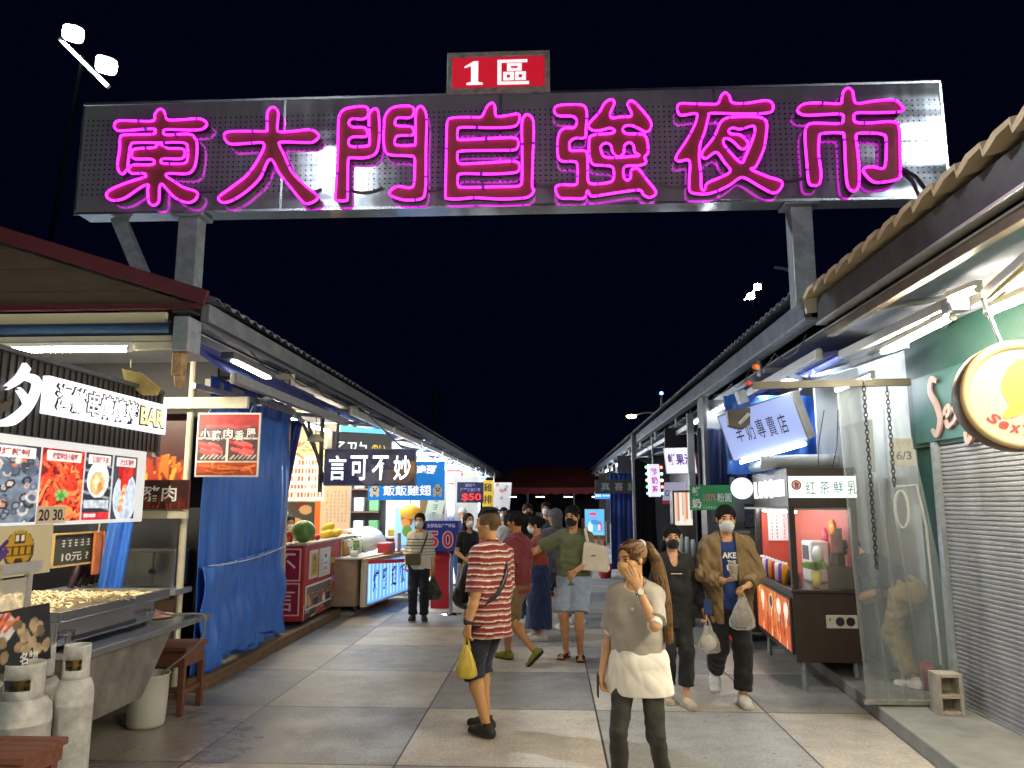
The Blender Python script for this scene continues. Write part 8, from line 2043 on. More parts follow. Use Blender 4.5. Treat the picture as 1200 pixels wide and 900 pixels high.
# the same rows of lamps go on behind the photographer
for i, (x, y) in enumerate(((2.6, .2), (2.6, 2.0), (-3.0, -1.6), (-3.0, .6))):
    lamp_tube((x, y, 3.05), (x, y + 1.25, 3.05), TUBE, 'warm tube light along the stall fronts nearest the photographer', 'nearest tube lights', r=.02)
floodlight('pair of floodlights on a tall mast behind the photographer', [(10.1, -6, 11.4), (10.8, -6, 11.7)], ((9.9, -6.1, 11.2), (11, -6.1, 11.8)), ((10.4, -6.3, 0), (10.4, -6.3, 11.5)), .15, (-.5, .75, -.42), 380.)
floodlight('second pair of floodlights on a mast over the opposite stall row behind the photographer', [(-5.5, -6, 10.6), (-6.1, -6, 10.8)], ((-5.3, -6.1, 10.5), (-6.3, -6.1, 10.9)), ((-5.8, -6.3, 0), (-5.8, -6.3, 10.7)), .15, (.35, .8, -.45), 170.)
rnd = random.Random(17)
for side, x0, z0, lab in ((-1, -2.98, 3.30, 'thin black cable looping under the gutter of the bright row'), (1, 2.48, 3.42, 'thin black cable looping under the blue grey roof')):
    for k in range(5):
        y = 7.4 + k * 3.1; P = []
        for j in range(3): P += sag((x0 - side * .02 * j, y + j, z0), (x0 - side * .02 * j, y + j + 1, z0 - .02), rnd.uniform(.03, .12), 6)
        mb = MB(); mb.tube(P, .007, 5); o = mb.build('cable', BLACK); tag(o, lab, 'cable', lab.replace('thin black cable', 'cables')); center(o)
for a, b, m_, lab in (((-2.99, 4.42, .83), (-3.3, 5.1, .95), 'hose_orange', 'orange gas hose from the stout cylinder to the griddle'), ((-2.81, 4.62, .90), (-3.2, 5.12, .93), 'hose_green', 'green gas hose from the slim cylinder to the griddle')):
    mb = MB(); mb.tube(sag(a, b, .12, 10), .008, 6); o = mb.build('gas_hose', mat(m_, (.5, .13, .03), rough=.5)); tag(o, lab, 'hose'); center(o)

# ------------------------------------------------------------------ the people in the lane
def stripes(cols, period, jit=.004, base=None):
    cc = [np.array(srgb(c[0])) for c in cols]; ww = np.cumsum([c[1] for c in cols]); ww = ww / ww[-1]
    def cf(V):
        ph = ((V[:, 2] + jit * np.sin(V[:, 0] * 31) + jit * np.sin(V[:, 1] * 27)) / period) % 1
        out = np.empty((len(V), 3))
        idx = np.searchsorted(ww, ph)
        for i, c in enumerate(cc): out[idx == i] = c
        return out
    return cf
def W(root, ctx, p): return world_of(root, p, ctx['s'])
def hand(ctx, side): return ctx['sides'][side][2]
def hand_bag(name, label, top, w, h, d, m, cat='bag', gather=.15, seed=1, fill=None, handles=True):
    """soft carrier bag hanging from a hand: pinched at the top, full at the bottom"""
    rnd = random.Random(seed); t = thing(name, label, cat, (top.x, top.y, top.z - h))
    V = []; n, m_ = 26, 16
    for j in range(m_ + 1):
        q = j / m_; f = gather + (1 - gather) * min(1, q * 1.5) ** .8; f *= 1 if q < .93 else 1 - (q - .93) * 4
        for i in range(n):
            a = 2 * math.pi * i / n; cr = 1 + .10 * math.sin(a * 5 + q * 4 + seed) + .06 * math.sin(a * 9 - q * 7)
            V.append((top.x + w / 2 * f * math.cos(a) * cr, top.y + d / 2 * f * math.sin(a) * cr, top.z - .06 - (h - .06) * q))
    F = [(j * n + (i + 1) % n, j * n + i, (j + 1) * n + i, (j + 1) * n + (i + 1) % n) for j in range(m_) for i in range(n)]
    mb = MB(); mb.add(V, F, True); mb.add(V[-n:], [tuple(range(n))]); mb.build('sack', m, t)
    if fill is not None:
        mb = MB(); mb.ball((top.x, top.y, top.z - h * .70), (w * .40, d * .36, h * .24), 14, 8); mb.build('contents', fill, t)
    if handles:
        for s_ in (-1, 1):
            mb = MB(); mb.tube([(top.x + s_ * w * .16, top.y, top.z - .09), (top.x + s_ * .012, top.y, top.z - .02), (top.x, top.y + s_ * .008, top.z + .015)], [.012, .007, .006], 6); mb.build('handle', m, t)
    return t
def ribbon(pts, w, m, name, parent, normal, th=.004):
    P = cat_rom(pts, 6, False); V = []
    for i, p in enumerate(P):
        d = unit(np.array(P[min(i + 1, len(P) - 1)]) - np.array(P[max(i - 1, 0)])); s_ = unit(np.cross(d, np.array(normal(p) if callable(normal) else normal))) * w / 2
        V += [tuple(np.array(p) + s_), tuple(np.array(p) - s_)]
    mb = MB(); mb.add(V, [(2 * i, 2 * i + 1, 2 * i + 3, 2 * i + 2) for i in range(len(P) - 1)], True); o = mb.build(name, m, parent); s_ = o.modifiers.new('t', 'SOLIDIFY'); s_.thickness = th; s_.offset = 0; return o
def sc(ctx, *pts): return [tuple(np.array(p) * ctx['s']) for p in pts]

# 1 the woman walking towards us
def front_extras(ctx):
    hm = ctx['hm']; r = ctx['root']; s = ctx['s']
    F = Field(ctx['Hc'] - v3(.42, .35, .62), ctx['Hc'] + v3(.2, .2, .2), .007)
    P = [hm(0, -.095, .075), hm(-.03, -.14, .06), hm(-.075, -.155, -.03), hm(-.115, -.14, -.17), hm(-.15, -.115, -.31), hm(-.175, -.09, -.44), hm(-.18, -.08, -.50)]
    rr = [.026, .034, .038, .040, .037, .028, .01]
    for i in range(6): F.cap(P[i], P[i + 1], rr[i], rr[i + 1], .02)
    X, Y, Z = F.ax[0][:, None, None] - P[2][0], F.ax[1][None, :, None] - P[2][1], F.ax[2][None, None, :]
    th = np.arctan2(X - .0 + (Z - P[2][2]) * -.3, Y); F.d = (F.d + .003 * np.sin(th * 13 + Z * 7) + .002 * np.sin(th * 27 - Z * 9)).astype('f')
    ctx['sub'](F, 'ponytail', ctx['hmat'], parent=ctx['hair'])
    mb = MB(); rn = np.random.default_rng(3)
    tie = np.array(hm(0, -.108, .074))
    for i in range(230):      # combed-back hair, gathered at the tie
        az = rn.uniform(-1.9, 1.9); e0 = rn.uniform(.55, .75) if abs(az) < .9 else rn.uniform(-.35, .6)
        pts = []
        for k in range(7):
            q = k / 6; th_ = az + (math.copysign(math.pi, az) - az) * q * .92; el = e0 * (1 - q) + .42 * q + .30 * math.sin(q * math.pi) * (1 if e0 > .3 else .2)
            pts.append(np.array(hm(.0895 * math.sin(th_) * math.cos(el), -.016 + .1105 * math.cos(th_) * math.cos(el), .036 + .103 * math.sin(el))))
        pts.append(tie)
        mb.tube([Vector(p * s) for p in pts], [.0022, .0026, .0026, .0026, .0026, .0024, .0022, .002], 4)
    for i in range(170):
        o_ = rn.normal(0, 1, 2); o_ /= max(1, np.linalg.norm(o_)); ph = rn.uniform(0, 6)
        pts = [P[k] + (np.array((1, .2, 0)) * o_[0] + np.array((-.2, 1, .1)) * o_[1]) * rr[k] * (1.02 + .08 * math.sin(ph + k)) for k in range(7)]
        pts[6] = P[6] + np.array((o_[0] * .03, o_[1] * .03, -rn.uniform(0, .06)))
        mb.tube([Vector(np.array(p) * s) for p in cat_rom(pts, 3, False)], .0024, 4)
    q_ = mb.build('hair_strands', mat('strand_brown', '#7a5c3c', rough=.5, var=.5, vscale=60, spec=.35), ctx['hair']); q_['kind'] = 'stuff'
    mb = MB(); mb.lathe([(.038, -.012), (.043, 0), (.038, .012)], Vector(hm(0, -.105, .074) * s), 16, axis=Vector(ctx['Mh'] @ v3(0, -1, -.1))); mb.build('hair_tie', mat('pale_tie', (.5, .48, .5)), ctx['hair'])
    S, E, Wr = ctx['sides']['L']; d = unit(Wr - E)
    mb = MB(); mb.lathe([(.030, -.010), (.033, 0), (.030, .010)], Vector((Wr - d * .025) * s), 18, axis=Vector(d)); w = mb.build('wrist_watch', mat('watch_steel', (.7, .68, .62), rough=.2, metal=1.), r)
    n = unit(np.cross(d, v3(1, .3, 0))); mb = MB(); q = Vector((Wr - d * .025 + n * .031) * s); mb.cyl(q, q + Vector(n * .010), .019, n=14); q2 = Vector((Wr - d * .025 - n * .041) * s); mb.build('watch_case', mat('watch_face', (.75, .73, .68), rough=.2), w)
    mb = MB(); q = Vector((ctx['P'] + ctx['up'] * .36 + ctx['fw'] * .148 + ctx['rt'] * .0) * s); mb.ball(q, (.012, .006, .014), 8, 6); mb.build('pendant', ALU, r)
def ripped(V):
    c = np.tile(np.array(srgb('#35322f')), (len(V), 1))
    n = np.sin(V[:, 2] * 60) * .5 + np.sin(V[:, 0] * 50)
    c *= (1 + .25 * n[:, None])
    return c
def front_legs(V):
    c = ripped(V); return c
fk = dict(kx=None)
r1, c1 = person('woman walking nearest us, hand over her mouth, grey cropped knit over white shirt', (.53, 4.98, 0), 162, 1.55, res=.0065, fem=True, bulk=.86, head=(-34, 8, 0), lean=2,
    LH=(-.055, .185, 1.41), lhand=((.42, .10, .9), (.35, -1, .1)), lpole=(-.55, .15, -1), RH=(.235, .06, .86), rhand=((.05, .1, -1), (-1, .2, 0)), curl=(40, 14),
    RF=(.12, .10), LF=(-.15, -.10, .11), lheel=20, footyaw=(6, -6), skin='#c99a74', hair='#4e3520', hairstyle='slick', mask='#c9a367', shoes='#2a2826',
    top=[dict(name='shirt', m=cloth_mat('white_shirt', '#e9e4dc', var=.06, bump=.03), sleeve=1.0, sr=.052, low=.06, hem=-.20, fold=.0055, fz=4, g=.014, tail=.165),
         dict(name='knit_top', m=cloth_mat('grey_knit', '#a8a19a', bump=.12, bscale=300, var=.08), sleeve=.86, sr=.066, flare=1.3, hem=.035, low=.02, g=.030, waist=.03, fold=.0036, neck=.07, fx=10, fz=5)],
    legs=dict(name='jeans', m=PAINTED, cf=front_legs, to=.93, g=.010, fold=.004), extras=front_extras)
S_, Kn, A_, _, _ = c1['feet']['L']
F = Field(Kn - .1, Kn + .1, .0065); F.ell(Kn + v3(0, .055, .0), (.05, .022, .014), k=0); F.folds(.003, 3)
c1['sub'](F, 'knee_rip', cloth_mat('rip', '#b98a68', bump=.3), parent=None)
q = W(r1, c1, hand(c1, 'R')); 
mb = MB(); mb.box((q.x - .035, q.y - .05, q.z - .155), (q.x - .025, q.y + .03, q.z - .02)); o = mb.build('phone', BLACK, bevel=.006); tag(o, 'dark phone held low in the hand of the woman in the grey knit', 'phone'); center(o)

# 2 the man in the striped shirt
def striped_extras(ctx):
    s = ctx['s']; r = ctx['root']; P, up, rt, fw = ctx['P'], ctx['up'], ctx['rt'], ctx['fw']
    S, E, Wr = ctx['sides']['L']; d = unit(Wr - E)
    mb = MB(); mb.lathe([(.029, -.014), (.033, -.012), (.033, .012), (.029, .014)], Vector((Wr - d * .03) * s), 18, axis=Vector(d)); w = mb.build('wrist_watch', BLACK, r)
    mb = MB(); q = Vector((Wr - d * .03 + v3(-.03, 0, 0)) * s); mb.cyl(q, q + Vector((-.012, 0, 0)), .021, n=14); mb.build('watch_case', BLACK, w)
r2, c2 = person('man in red and white striped shirt seen from behind with a yellow bag', (-.50, 6.42, 0), 54, 1.735, res=.0065, bulk=.98, head=(20, 2, 0), lean=-1,
    LH=(-.235, .02, .835), lhand=((0, .06, -1), (1, .1, 0)), RH=(.16, .26, 1.08), curl=(40, 62), RF=(.08, .10), LF=(-.08, -.04), footyaw=(2, 8), skin='#bf8f63', hair='#1a1614', hairstyle='shaved',
    top=dict(name='striped_shirt', m=PAINTED, cf=stripes([('#7a2428', 3), ('#d9cfc0', 1.1), ('#a8746a', 1.6), ('#6c1d24', 2.2), ('#e2d8c8', .9), ('#8e3a3a', 1.2)], .088), sleeve=.97, sr=.074, flare=1.12, hem=-.19, low=.16, g=.026, waist=.03, fold=.006),
    legs=dict(name='shorts', m=cloth_mat('navy_shorts', '#1c2030'), to=.60, g=.028, wide=.012, fold=.007), shoes='#26241f', sole='#4a453c', extras=striped_extras)
q = W(r2, c2, hand(c2, 'L') + v3(.01, .02, -.085))
hand_bag('plastic_bag', 'yellow plastic bag hanging from the hand of the man in stripes', q, .15, .31, .10, mat('bag_yellow', (.62, .46, .06), rough=.35, var=.2, vscale=8), gather=.14, seed=3)
BG = thing('shoulder_bag', 'black sling bag worn across the chest of the man in the striped shirt', 'bag', W(r2, c2, (0, .2, 1.0)))
s = c2['s']
F = Field(v3(-.3, .02, .85), v3(.25, .45, 1.4), .008); F.ecap(v3(-.12, .20, 1.00), v3(.03, .225, 1.20), .10, .06, .105, .06, v3(.8, 0, -.5), 0); F.folds(.006, 5)
V, Fc = F.mesh(); Vw = np.array([tuple(W(r2, c2, p)) for p in V]); me = rawmesh(Vw, Fc, True); link(me, 'pouch', cloth_mat('black_nylon', '#141416', rough=.5), BG)
P_ = [(.03, .21, 1.24), (.10, .12, 1.37), (.11, .0, 1.435), (.085, -.10, 1.36), (.0, -.165, 1.20), (-.10, -.145, 1.06), (-.18, -.03, .98), (-.17, .12, .97), (-.12, .20, .98)]
ribbon([tuple(W(r2, c2, p)) for p in P_], .035, BLACK, 'strap', BG, lambda p: np.array(p) - np.array(W(r2, c2, (0, 0, p[2] / c2['s']))))
# 3 maroon shirt
person('man in plain maroon shirt and brown shorts walking beside the striped shirt', (-.40, 9.2, 0), 58, 1.68, res=.009, LF=(-.09, -.30, .17), lheel=45, RF=(.09, .2), skin='#a9764e', hairstyle='short', head=(10, 0, 0), LH=(-.22, .12, .95),
    top=dict(name='shirt', m=cloth_mat('maroon', '#6d2427'), sleeve=.9, sr=.07, hem=-.14, low=.1, g=.028, fold=.007), legs=dict(name='shorts', m=cloth_mat('brown_shorts', '#6b5637'), to=.52, g=.03, wide=.015, fold=.009), shoes='#6f6a1c', sole='#1a1a14')
# 4 woman with the mask and olive bag
def lw_extras(ctx):
    pass
r4, c4 = person('woman in thin striped cream top and navy trousers with an olive crossbody bag', (-2.08, 12.34, 0), 186, 1.62, res=.009, fem=True, head=(-8, 4, 0), LH=(-.235, .04, .84), curl=(35, 60), RH=(.21, .12, .90), RF=(.09, .02), LF=(-.10, .10), skin='#d3a684', hairstyle='bob', hair='#17110f', mask='#e6eaf0',
    top=dict(name='striped_top', m=PAINTED, cf=lambda V: np.where(((V[:, 2] % .05) < .011)[:, None] & (V[:, 2] > 1.02)[:, None] & (V[:, 2] < 1.33)[:, None], np.array(srgb('#2c2c34')), np.array(srgb('#d9d2c2'))), sleeve=1.25, sr=.066, cuff=.95, hem=-.10, low=.06, g=.026, waist=.032, fold=.005),
    legs=dict(name='trousers', m=cloth_mat('navy', '#161a2c'), to=.965, g=.016, wide=.016, fold=.005), shoes='#1e1c1c')
OB_ = thing('crossbody_bag', 'olive green crossbody bag on the hip of the woman in the cream top', 'bag', W(r4, c4, (.08, .18, .9)))
Vb = [W(r4, c4, p) for p in ((-.04, .175, .90), (.21, .15, .90), (.22, .15, 1.08), (-.03, .175, 1.10), (-.04, .25, .90), (.21, .225, .90), (.22, .215, 1.08), (-.03, .24, 1.10))]
mb = MB(); mb.add(Vb, [(0, 1, 2, 3), (7, 6, 5, 4), (0, 4, 5, 1), (1, 5, 6, 2), (2, 6, 7, 3), (3, 7, 4, 0)]); mb.build('pouch', cloth_mat('olive_bag', '#55523c', rough=.6), OB_, bevel=.02)
ribbon([tuple(W(r4, c4, p)) for p in ((-.03, .21, 1.09), (-.08, .185, 1.22), (-.125, .13, 1.36), (-.13, .02, 1.435), (-.09, -.11, 1.36))], .025, BLACK, 'strap', OB_, lambda p: np.array(p) - np.array(W(r4, c4, (0, 0, p[2] / c4['s']))))
p_ = W(r4, c4, hand(c4, 'L') + v3(0, .0, -.09))
hand_bag('shopping_bag', 'camouflage green shopping bag hanging beside the navy trousers', p_, .24, .40, .12, mat('camo', (.06, .09, .045), rough=.6, var=.9, vscale=14), gather=.15, seed=5)
# 5 pale skirt
r5, c5 = person('woman in black tee and pale grey skirt half hidden behind the striped shirt', (-1.33, 12.5, 0), 215, 1.62, res=.01, fem=True, hairstyle='long', mask='#e8e4e2', skin='#cf9f7c', RH=(.2, .25, 1.0),
    top=dict(name='tee', m=cloth_mat('black_tee', '#17171a'), sleeve=.7, hem=-.02), legs=dict(name='skirt', kind='skirt', m=cloth_mat('pale_grey', '#a9abb0'), hemz=.3, hw=.2, hd=.16), shoes='#2a2522', sandals=True, LF=(-.09, -.18, .1), RF=(.09, .12))
hand_bag('shoulder_bag', 'ochre yellow cloth bag carried by the woman in the pale grey skirt', Vector((-1.30, 12.2, 1.02)), .22, .36, .12, mat('ochre_cloth', (.32, .18, .03), rough=.8), seed=2, gather=.5)
# 6 denim overalls
r6, c6 = person('woman in long dark denim dress and rust tee with black hair in a bun', (-.17, 10.7, 0), 82, 1.60, res=.0085, fem=True, bulk=1.05, hairstyle='bun', mask='#e3e6ea', skin='#cc9a78', LH=(-.12, .42, 1.12), RH=(.15, .40, 1.10), lean=2, head=(8, 6, 0),
    top=[dict(name='tee', m=cloth_mat('rust', '#8e3b26'), sleeve=.8, sr=.064, hem=-.0, low=0, g=.014)], legs=dict(name='denim_dress', kind='skirt', m=cloth_mat('denim', '#1d2f55', var=.25), hemz=.17, hw=.235, hd=.19, g=.034, waist=.20, fold=.006), shoes='#b9b6ae', RF=(.08, .05), LF=(-.09, -.05))
mb = MB(); mb.box((-.14, .115, 1.12), (.14, .14, 1.36)); 
V = [W(r6, c6, v) for v in mb.v]
mbb = MB(); mbb.add([tuple(np.array(v) * c6['s']) for v in mb.v], mb.f); mbb.build('white_bib', cloth_mat('white_bib', '#d8dde4'), r6, bevel=.02)
# 7 olive shirt pointing
r7, c7 = person('man in olive shirt and pale denim shorts pointing along the stalls', (.27, 9.5, 0), 168, 1.745, res=.008, bulk=1.04, head=(-12, 6, 0), RH=(.60, .27, 1.13), rhand=((.9, .35, -.12), (0, .3, -1)), rpole=(0, -.4, -1), LH=(-.07, .27, 1.0), lhand=((.6, .1, -.75), (.2, -1, 0)), lpole=(-1, -.3, -.4), curl=(12, 40), RF=(.10, .02), LF=(-.08, .10), footyaw=(14, -10), skin='#c0906c', hairstyle='short', hair='#14100f', mask='#101012', sandals=True, shoes='#181512',
    top=dict(name='shirt', m=cloth_mat('olive', '#5c6144'), sleeve=.95, sr=.078, flare=1.12, hem=-.10, low=.07, g=.022, waist=.032, fold=.006), legs=dict(name='shorts', m=cloth_mat('pale_denim', '#9aabc2', var=.2), to=.47, g=.03, wide=.014, fold=.006))
TT = thing('tote_bag', 'cream canvas tote bag hugged at the side of the man in olive', 'bag', W(r7, c7, (-.3, .1, 1.0)))
Vb = [W(r7, c7, p) for p in ((-.13, .17, 1.02), (-.44, .02, .99), (-.40, -.0, 1.27), (-.16, .13, 1.33), (-.12, .25, 1.00), (-.42, .16, .97), (-.37, .10, 1.26), (-.15, .20, 1.33))]
mb = MB(); mb.add(Vb, [(3, 2, 1, 0), (4, 5, 6, 7), (1, 5, 4, 0), (2, 6, 5, 1), (3, 7, 6, 2), (0, 4, 7, 3)]); mb.build('sack', cloth_mat('canvas', '#cfc4b0', var=.12), TT, bevel=.03)
ribbon([tuple(W(r7, c7, p)) for p in ((-.20, .16, 1.30), (-.17, .14, 1.42), (-.155, .02, 1.475), (-.17, -.08, 1.38), (-.28, .0, 1.26))], .035, cloth_mat('canvas', '#cfc4b0'), 'strap', TT, (0, 1, .2))
# 8..12 the group behind
person('grey haired person in charcoal top and dark shorts with back turned', (.07, 11.4, 0), 25, 1.70, res=.01, hairstyle='bob', hair='#5b5a5e', skin='#c79a7a', head=(30, 0, 0), top=dict(name='shirt', m=cloth_mat('charcoal', '#45454c'), sleeve=.9, hem=-.1, g=.03, sr=.068), legs=dict(name='shorts', m=cloth_mat('slate', '#3b3d48'), to=.36, g=.024), shoes='#d8d8d4', RF=(.1, .05), LF=(-.16, .2))
person('person in black jacket and olive trousers standing behind the pointing man', (.33, 12.2, 0), 200, 1.66, res=.012, hairstyle='short', mask='#d8dce2', top=dict(name='jacket', m=cloth_mat('black_jacket', '#15161a'), sleeve=1.9, hem=-.12, g=.03), legs=dict(name='trousers', m=cloth_mat('olive_grey', '#5d5c4e'), to=.96), shoes='#cfcac2')
person('man in grey striped sweatshirt and black mask holding something at chest height', (-.40, 13.4, 0), 190, 1.77, res=.011, bulk=1.08, hairstyle='short', mask='#17171a', RH=(.05, .28, 1.2), LH=(-.05, .28, 1.2), skin='#c3936f', top=dict(name='sweatshirt', m=PAINTED, cf=stripes([('#6f7278', 1), ('#4a4c52', .5)], .05), sleeve=1.9, hem=-.1, g=.03, sr=.07), legs=dict(name='jeans', m=cloth_mat('grey_jeans', '#5c6470'), to=.96), shoes='#222222')
person('person in long pale grey coat with back turned in the queue', (-.76, 13.9, 0), 20, 1.66, res=.012, fem=True, hairstyle='long', top=dict(name='coat', m=cloth_mat('pale_coat', '#b4b2ae'), sleeve=1.9, hem=-.45, low=.42, g=.03), legs=dict(name='trousers', m=cloth_mat('dark_grey', '#33343a'), to=.95), shoes='#222222')
person('person in dark navy top with white mask at the end of the queue', (-.92, 15.2, 0), 170, 1.70, res=.014, hairstyle='short', mask='#e4e6ea', top=dict(name='shirt', m=cloth_mat('dark_navy', '#1a1d2a'), sleeve=1.9), legs=dict(name='trousers', m=cloth_mat('black_trousers', '#141416')), shoes='#333333')
person('tall person in dark grey shirt with a mask deep in the queue', (-.1, 15.6, 0), 175, 1.80, res=.014, hairstyle='short', mask='#cfd4da', top=dict(name='shirt', m=cloth_mat('dark_grey', '#33343a'), sleeve=.8), legs=dict(name='trousers', m=cloth_mat('navy', '#161a2c')), shoes='#333333')
person('person in black top facing away at the rear of the queue', (-.52, 16.8, 0), 0, 1.74, res=.014, hairstyle='short', top=dict(name='shirt', m=cloth_mat('black_tee', '#17171a'), sleeve=1.9), legs=dict(name='trousers', m=cloth_mat('slate', '#3b3d48')), shoes='#333333')
person('person in blue jeans and dark blue jacket behind the denim dress', (-.42, 12.0, 0), 30, 1.62, res=.012, fem=True, hairstyle='long', top=dict(name='jacket', m=cloth_mat('ink_jacket', '#20242e'), sleeve=1.9), legs=dict(name='jeans', m=cloth_mat('mid_denim', '#2c4470')), shoes='#e0e0dc', RF=(.12, .2), LF=(-.1, -.1))
# 13 black sweatshirt
def hood_extras(ctx):
    hm = ctx['hm']; s = ctx['s']
    F = Field(ctx['Hc'] - v3(.2, .32, .4), ctx['Hc'] + v3(.25, .1, .2), .008)
    P = [hm(.0, -.09, .06), hm(.02, -.15, .02), hm(.05, -.16, -.12), hm(.06, -.15, -.26)]; rr = [.03, .045, .045, .015]
    for i in range(3): F.cap(P[i], P[i + 1], rr[i], rr[i + 1], .02)
    ctx['sub'](F, 'ponytail', ctx['hmat'], parent=ctx['hair'])
    P, up, fw, rt = ctx['P'], ctx['up'], ctx['fw'], ctx['rt']
    mb = MB(); q = Fr(Vector((P + up * .33 + fw * .190) * s), Vector(-rt), Vector(up)); mb.box((-.05, -.003, 0), (.05, .003, .003), q.M()); mb.build('chest_print', WPRINT, ctx['root'])
r13, c13 = person('woman in black sweatshirt and mask carrying a phone and clear bag', (1.14, 7.5, 0), 183, 1.575, res=.007, fem=True, head=(-4, 6, 0), LH=(-.27, .15, .90), lhand=((-.1, .3, -1), (1, .3, 0)), RH=(.225, .08, .86), curl=(40, 60), RF=(.085, -.02), LF=(-.06, .17), footyaw=(2, -12), skin='#cf9f80', hair='#15110f', hairstyle='short', mask='#0f0f11',
    top=dict(name='sweatshirt', m=cloth_mat('black_sweat', '#0f0f11'), sleeve=1.92, sr=.072, cuff=.85, hem=-.2, low=.15, g=.026, waist=.032, fold=.006, vneck=.075), legs=dict(name='trousers', m=cloth_mat('black_trousers', '#141416'), to=.87, g=.018, wide=.012, fold=.005), shoes='#b5a68e', sole='#d9d4c8', extras=hood_extras)
q = W(r13, c13, hand(c13, 'L'))
mb = MB(); mb.box((q.x - .02, q.y - .085, q.z - .03), (q.x + .055, q.y - .075, q.z + .105)); o = mb.build('phone', mat('phone_blue', (.02, .04, .14), rough=.2), bevel=.006); tag(o, 'dark blue phone held by the woman in the black sweatshirt', 'phone'); center(o)
CLB = clear_mat('thin_bag', .24, '#e6e4e0', rough=.3, gloss=.1)
hand_bag('plastic_bag', 'clear white plastic bag hanging beside the black sweatshirt', q + Vector((.02, -.03, -.07)), .20, .30, .12, CLB, gather=.12, seed=7, fill=mat('pale_food', (.5, .46, .4), rough=.6, var=.3))
# 14 khaki jacket
def jacket_extras(ctx):
    s = ctx['s']; P, up, fw, rt = ctx['P'], ctx['up'], ctx['fw'], ctx['rt']; r = ctx['root']
    f = Fr(Vector((P + up * .33 + fw * .155) * s), Vector(-rt), Vector(up + fw * .03))
    text('AKE', f.at(0, .03), .13, .055, WPRINT, r, name='shirt_print', bold=.04, z=.0); text('THE', f.at(.02, -.03), .08, .03, WPRINT, r, name='shirt_print', bold=.03, z=.0); text('UP', f.at(.02, -.085), .09, .055, WPRINT, r, name='shirt_print', bold=.04, z=.0)
r14, c14 = person('man in open khaki jacket over blue tee holding a cup', (1.66, 7.55, 0), 176, 1.755, res=.007, head=(3, 5, 0), RH=(.075, .30, 1.075), rhand=((-.8, .45, .15), (-.3, .2, .9)), rpole=(1, -.3, -.7), LH=(-.125, .29, 1.03), lhand=((.75, .5, -.2), (.2, .1, -1)), lpole=(-1, -.3, -.7), curl=(45, 55), RF=(.12, -.22, .21), rheel=42, LF=(-.07, .12), footyaw=(8, -6), skin='#c8976f', hair='#14110f', hairstyle='short', mask='#cfd6da',
    top=[dict(name='tee', m=cloth_mat('royal_blue', '#1d3474'), sleeve=0, hem=-.12, low=.1, g=.016), dict(name='jacket', m=cloth_mat('khaki', '#7c6543', var=.2), sleeve=1.86, sr=.068, cuff=.9, hem=-.24, low=.17, g=.046, waist=.06, open=.068, fold=.010, neck=.07)],
    legs=dict(name='trousers', m=cloth_mat('black_trousers', '#141416'), to=.94, g=.022, wide=.012, fold=.007), shoes='#e4e2dc', sole='#efeee9', extras=jacket_extras)
q = W(r14, c14, hand(c14, 'R') + v3(-.075, .06, .03))
cu = thing('paper_cup', 'printed white paper cup in the hand of the man in khaki', 'cup', (q.x, q.y, q.z - .02))
mb = MB(); mb.lathe([(0, 0), (.030, 0), (.043, .13), (.046, .132), (.046, .138), (.040, .138)], (q.x, q.y, q.z - .02), 20); mb.build('cup', mat('cup_print', (.6, .52, .4), rough=.5, var=.5, vscale=40), cu)
q = W(r14, c14, hand(c14, 'L') + v3(.06, .04, -.03))
hand_bag('plastic_bag', 'clear bag of brown takeaway food held below the khaki jacket', q, .21, .34, .14, CLB, gather=.12, seed=9, fill=mat('brown_food', (.12, .06, .03), rough=.4, var=.4))
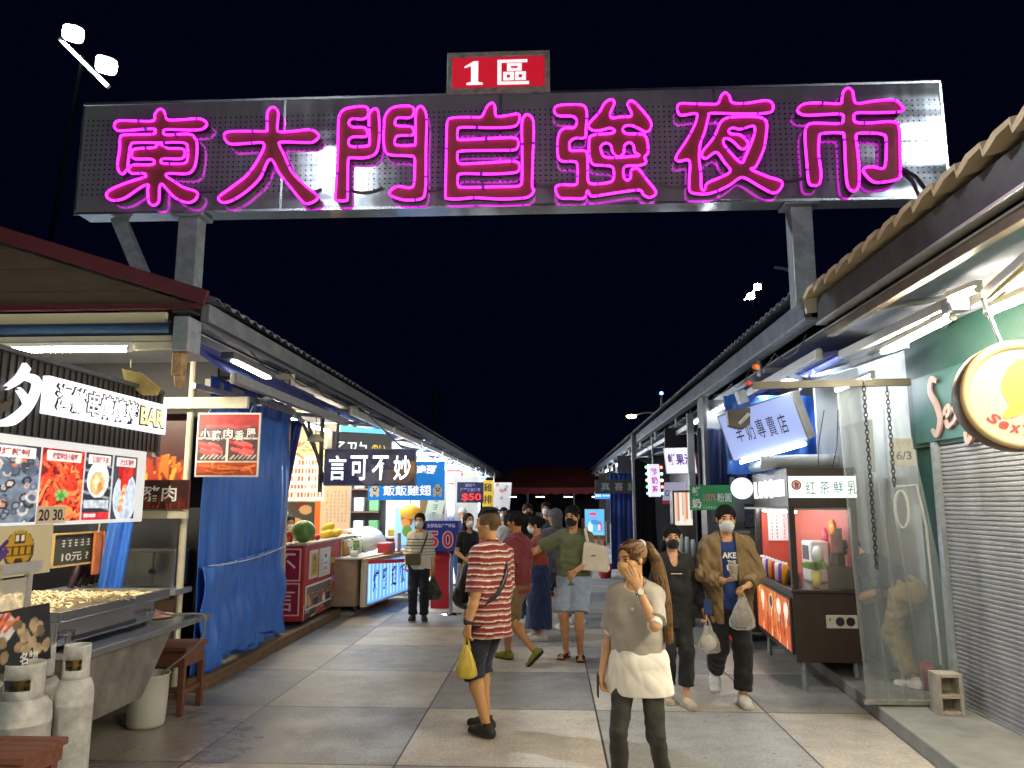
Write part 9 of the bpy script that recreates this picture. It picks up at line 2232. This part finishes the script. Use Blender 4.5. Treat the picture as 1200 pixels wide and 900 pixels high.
# 15 vendor bending behind the curtain, 16 and 17 stall keepers
person('vendor in khaki trousers and navy shirt bending over behind the plastic curtain', (3.36, 7.7, .12), 32, 1.64, res=.009, lean=58, hipz=.90, LH=(-.15, .50, .75), RH=(.15, .50, .75), lpole=(0, -1, 0), rpole=(0, -1, 0), head=(0, 60, 0), top=dict(name='shirt', m=cloth_mat('navy_shirt', '#1d2330'), sleeve=.9, hem=-.05), legs=dict(name='trousers', m=cloth_mat('khaki_trousers', '#7d6c46', var=.25), to=.95, g=.026, wide=.016, fold=.009), shoes='#c8c4bc', RF=(.10, .12), LF=(-.1, -.08))
person('stall keeper with black hair bending behind the watermelon', (-4.25, 12.4, .1), 205, 1.55, res=.011, fem=True, lean=24, head=(15, 20, 0), hairstyle='bob', mask='#e8e8ea', top=dict(name='shirt', m=cloth_mat('pink', '#b8808a'), sleeve=.9), legs=dict(name='trousers', m=cloth_mat('black_trousers', '#141416')))
def cap_extras(ctx):
    F = Field(ctx['Hc'] - .25, ctx['Hc'] + .25, .01); hm = ctx['hm']; F.ell(hm(0, -.012, .04), (.09, .11, .095), ctx['Mh'], 0); F.plane(hm(0, 0, .03), ctx['Mh'] @ v3(0, 0, -1)); F.ecap(hm(0, .08, .036), hm(0, .17, .03), .07, .008, .05, .006, ctx['Mh'] @ v3(1, 0, 0), .01)
    ctx['sub'](F, 'cap', cloth_mat('white_cap', '#dcdcd8'))
person('vendor in white cap and shirt by the bright white stall', (-1.95, 17.2, 0), 30, 1.68, res=.013, hairstyle='cap', top=dict(name='shirt', m=cloth_mat('white_tee', '#d8dade'), sleeve=.9), legs=dict(name='trousers', m=cloth_mat('blue_trousers', '#22407c')), extras=cap_extras)
BP = thing('backpack', 'royal blue backpack on the vendor in the white cap', 'bag', (-1.9, 17.1, 1.1))
F = Field(v3(-.3, -.4, .95), v3(.3, .1, 1.5), .012); F.ecap(v3(0, -.2, 1.06), v3(0, -.19, 1.36), .14, .08, .12, .07, v3(1, 0, 0), 0); V, Fc = F.mesh(); link(rawmesh(V @ np.array([[math.cos(R(30)), math.sin(R(30)), 0], [-math.sin(R(30)), math.cos(R(30)), 0], [0, 0, 1]]) + np.array((-1.95, 17.2, -.02)), Fc, True), 'pack', cloth_mat('pack_blue', '#1c3a8a'), BP)
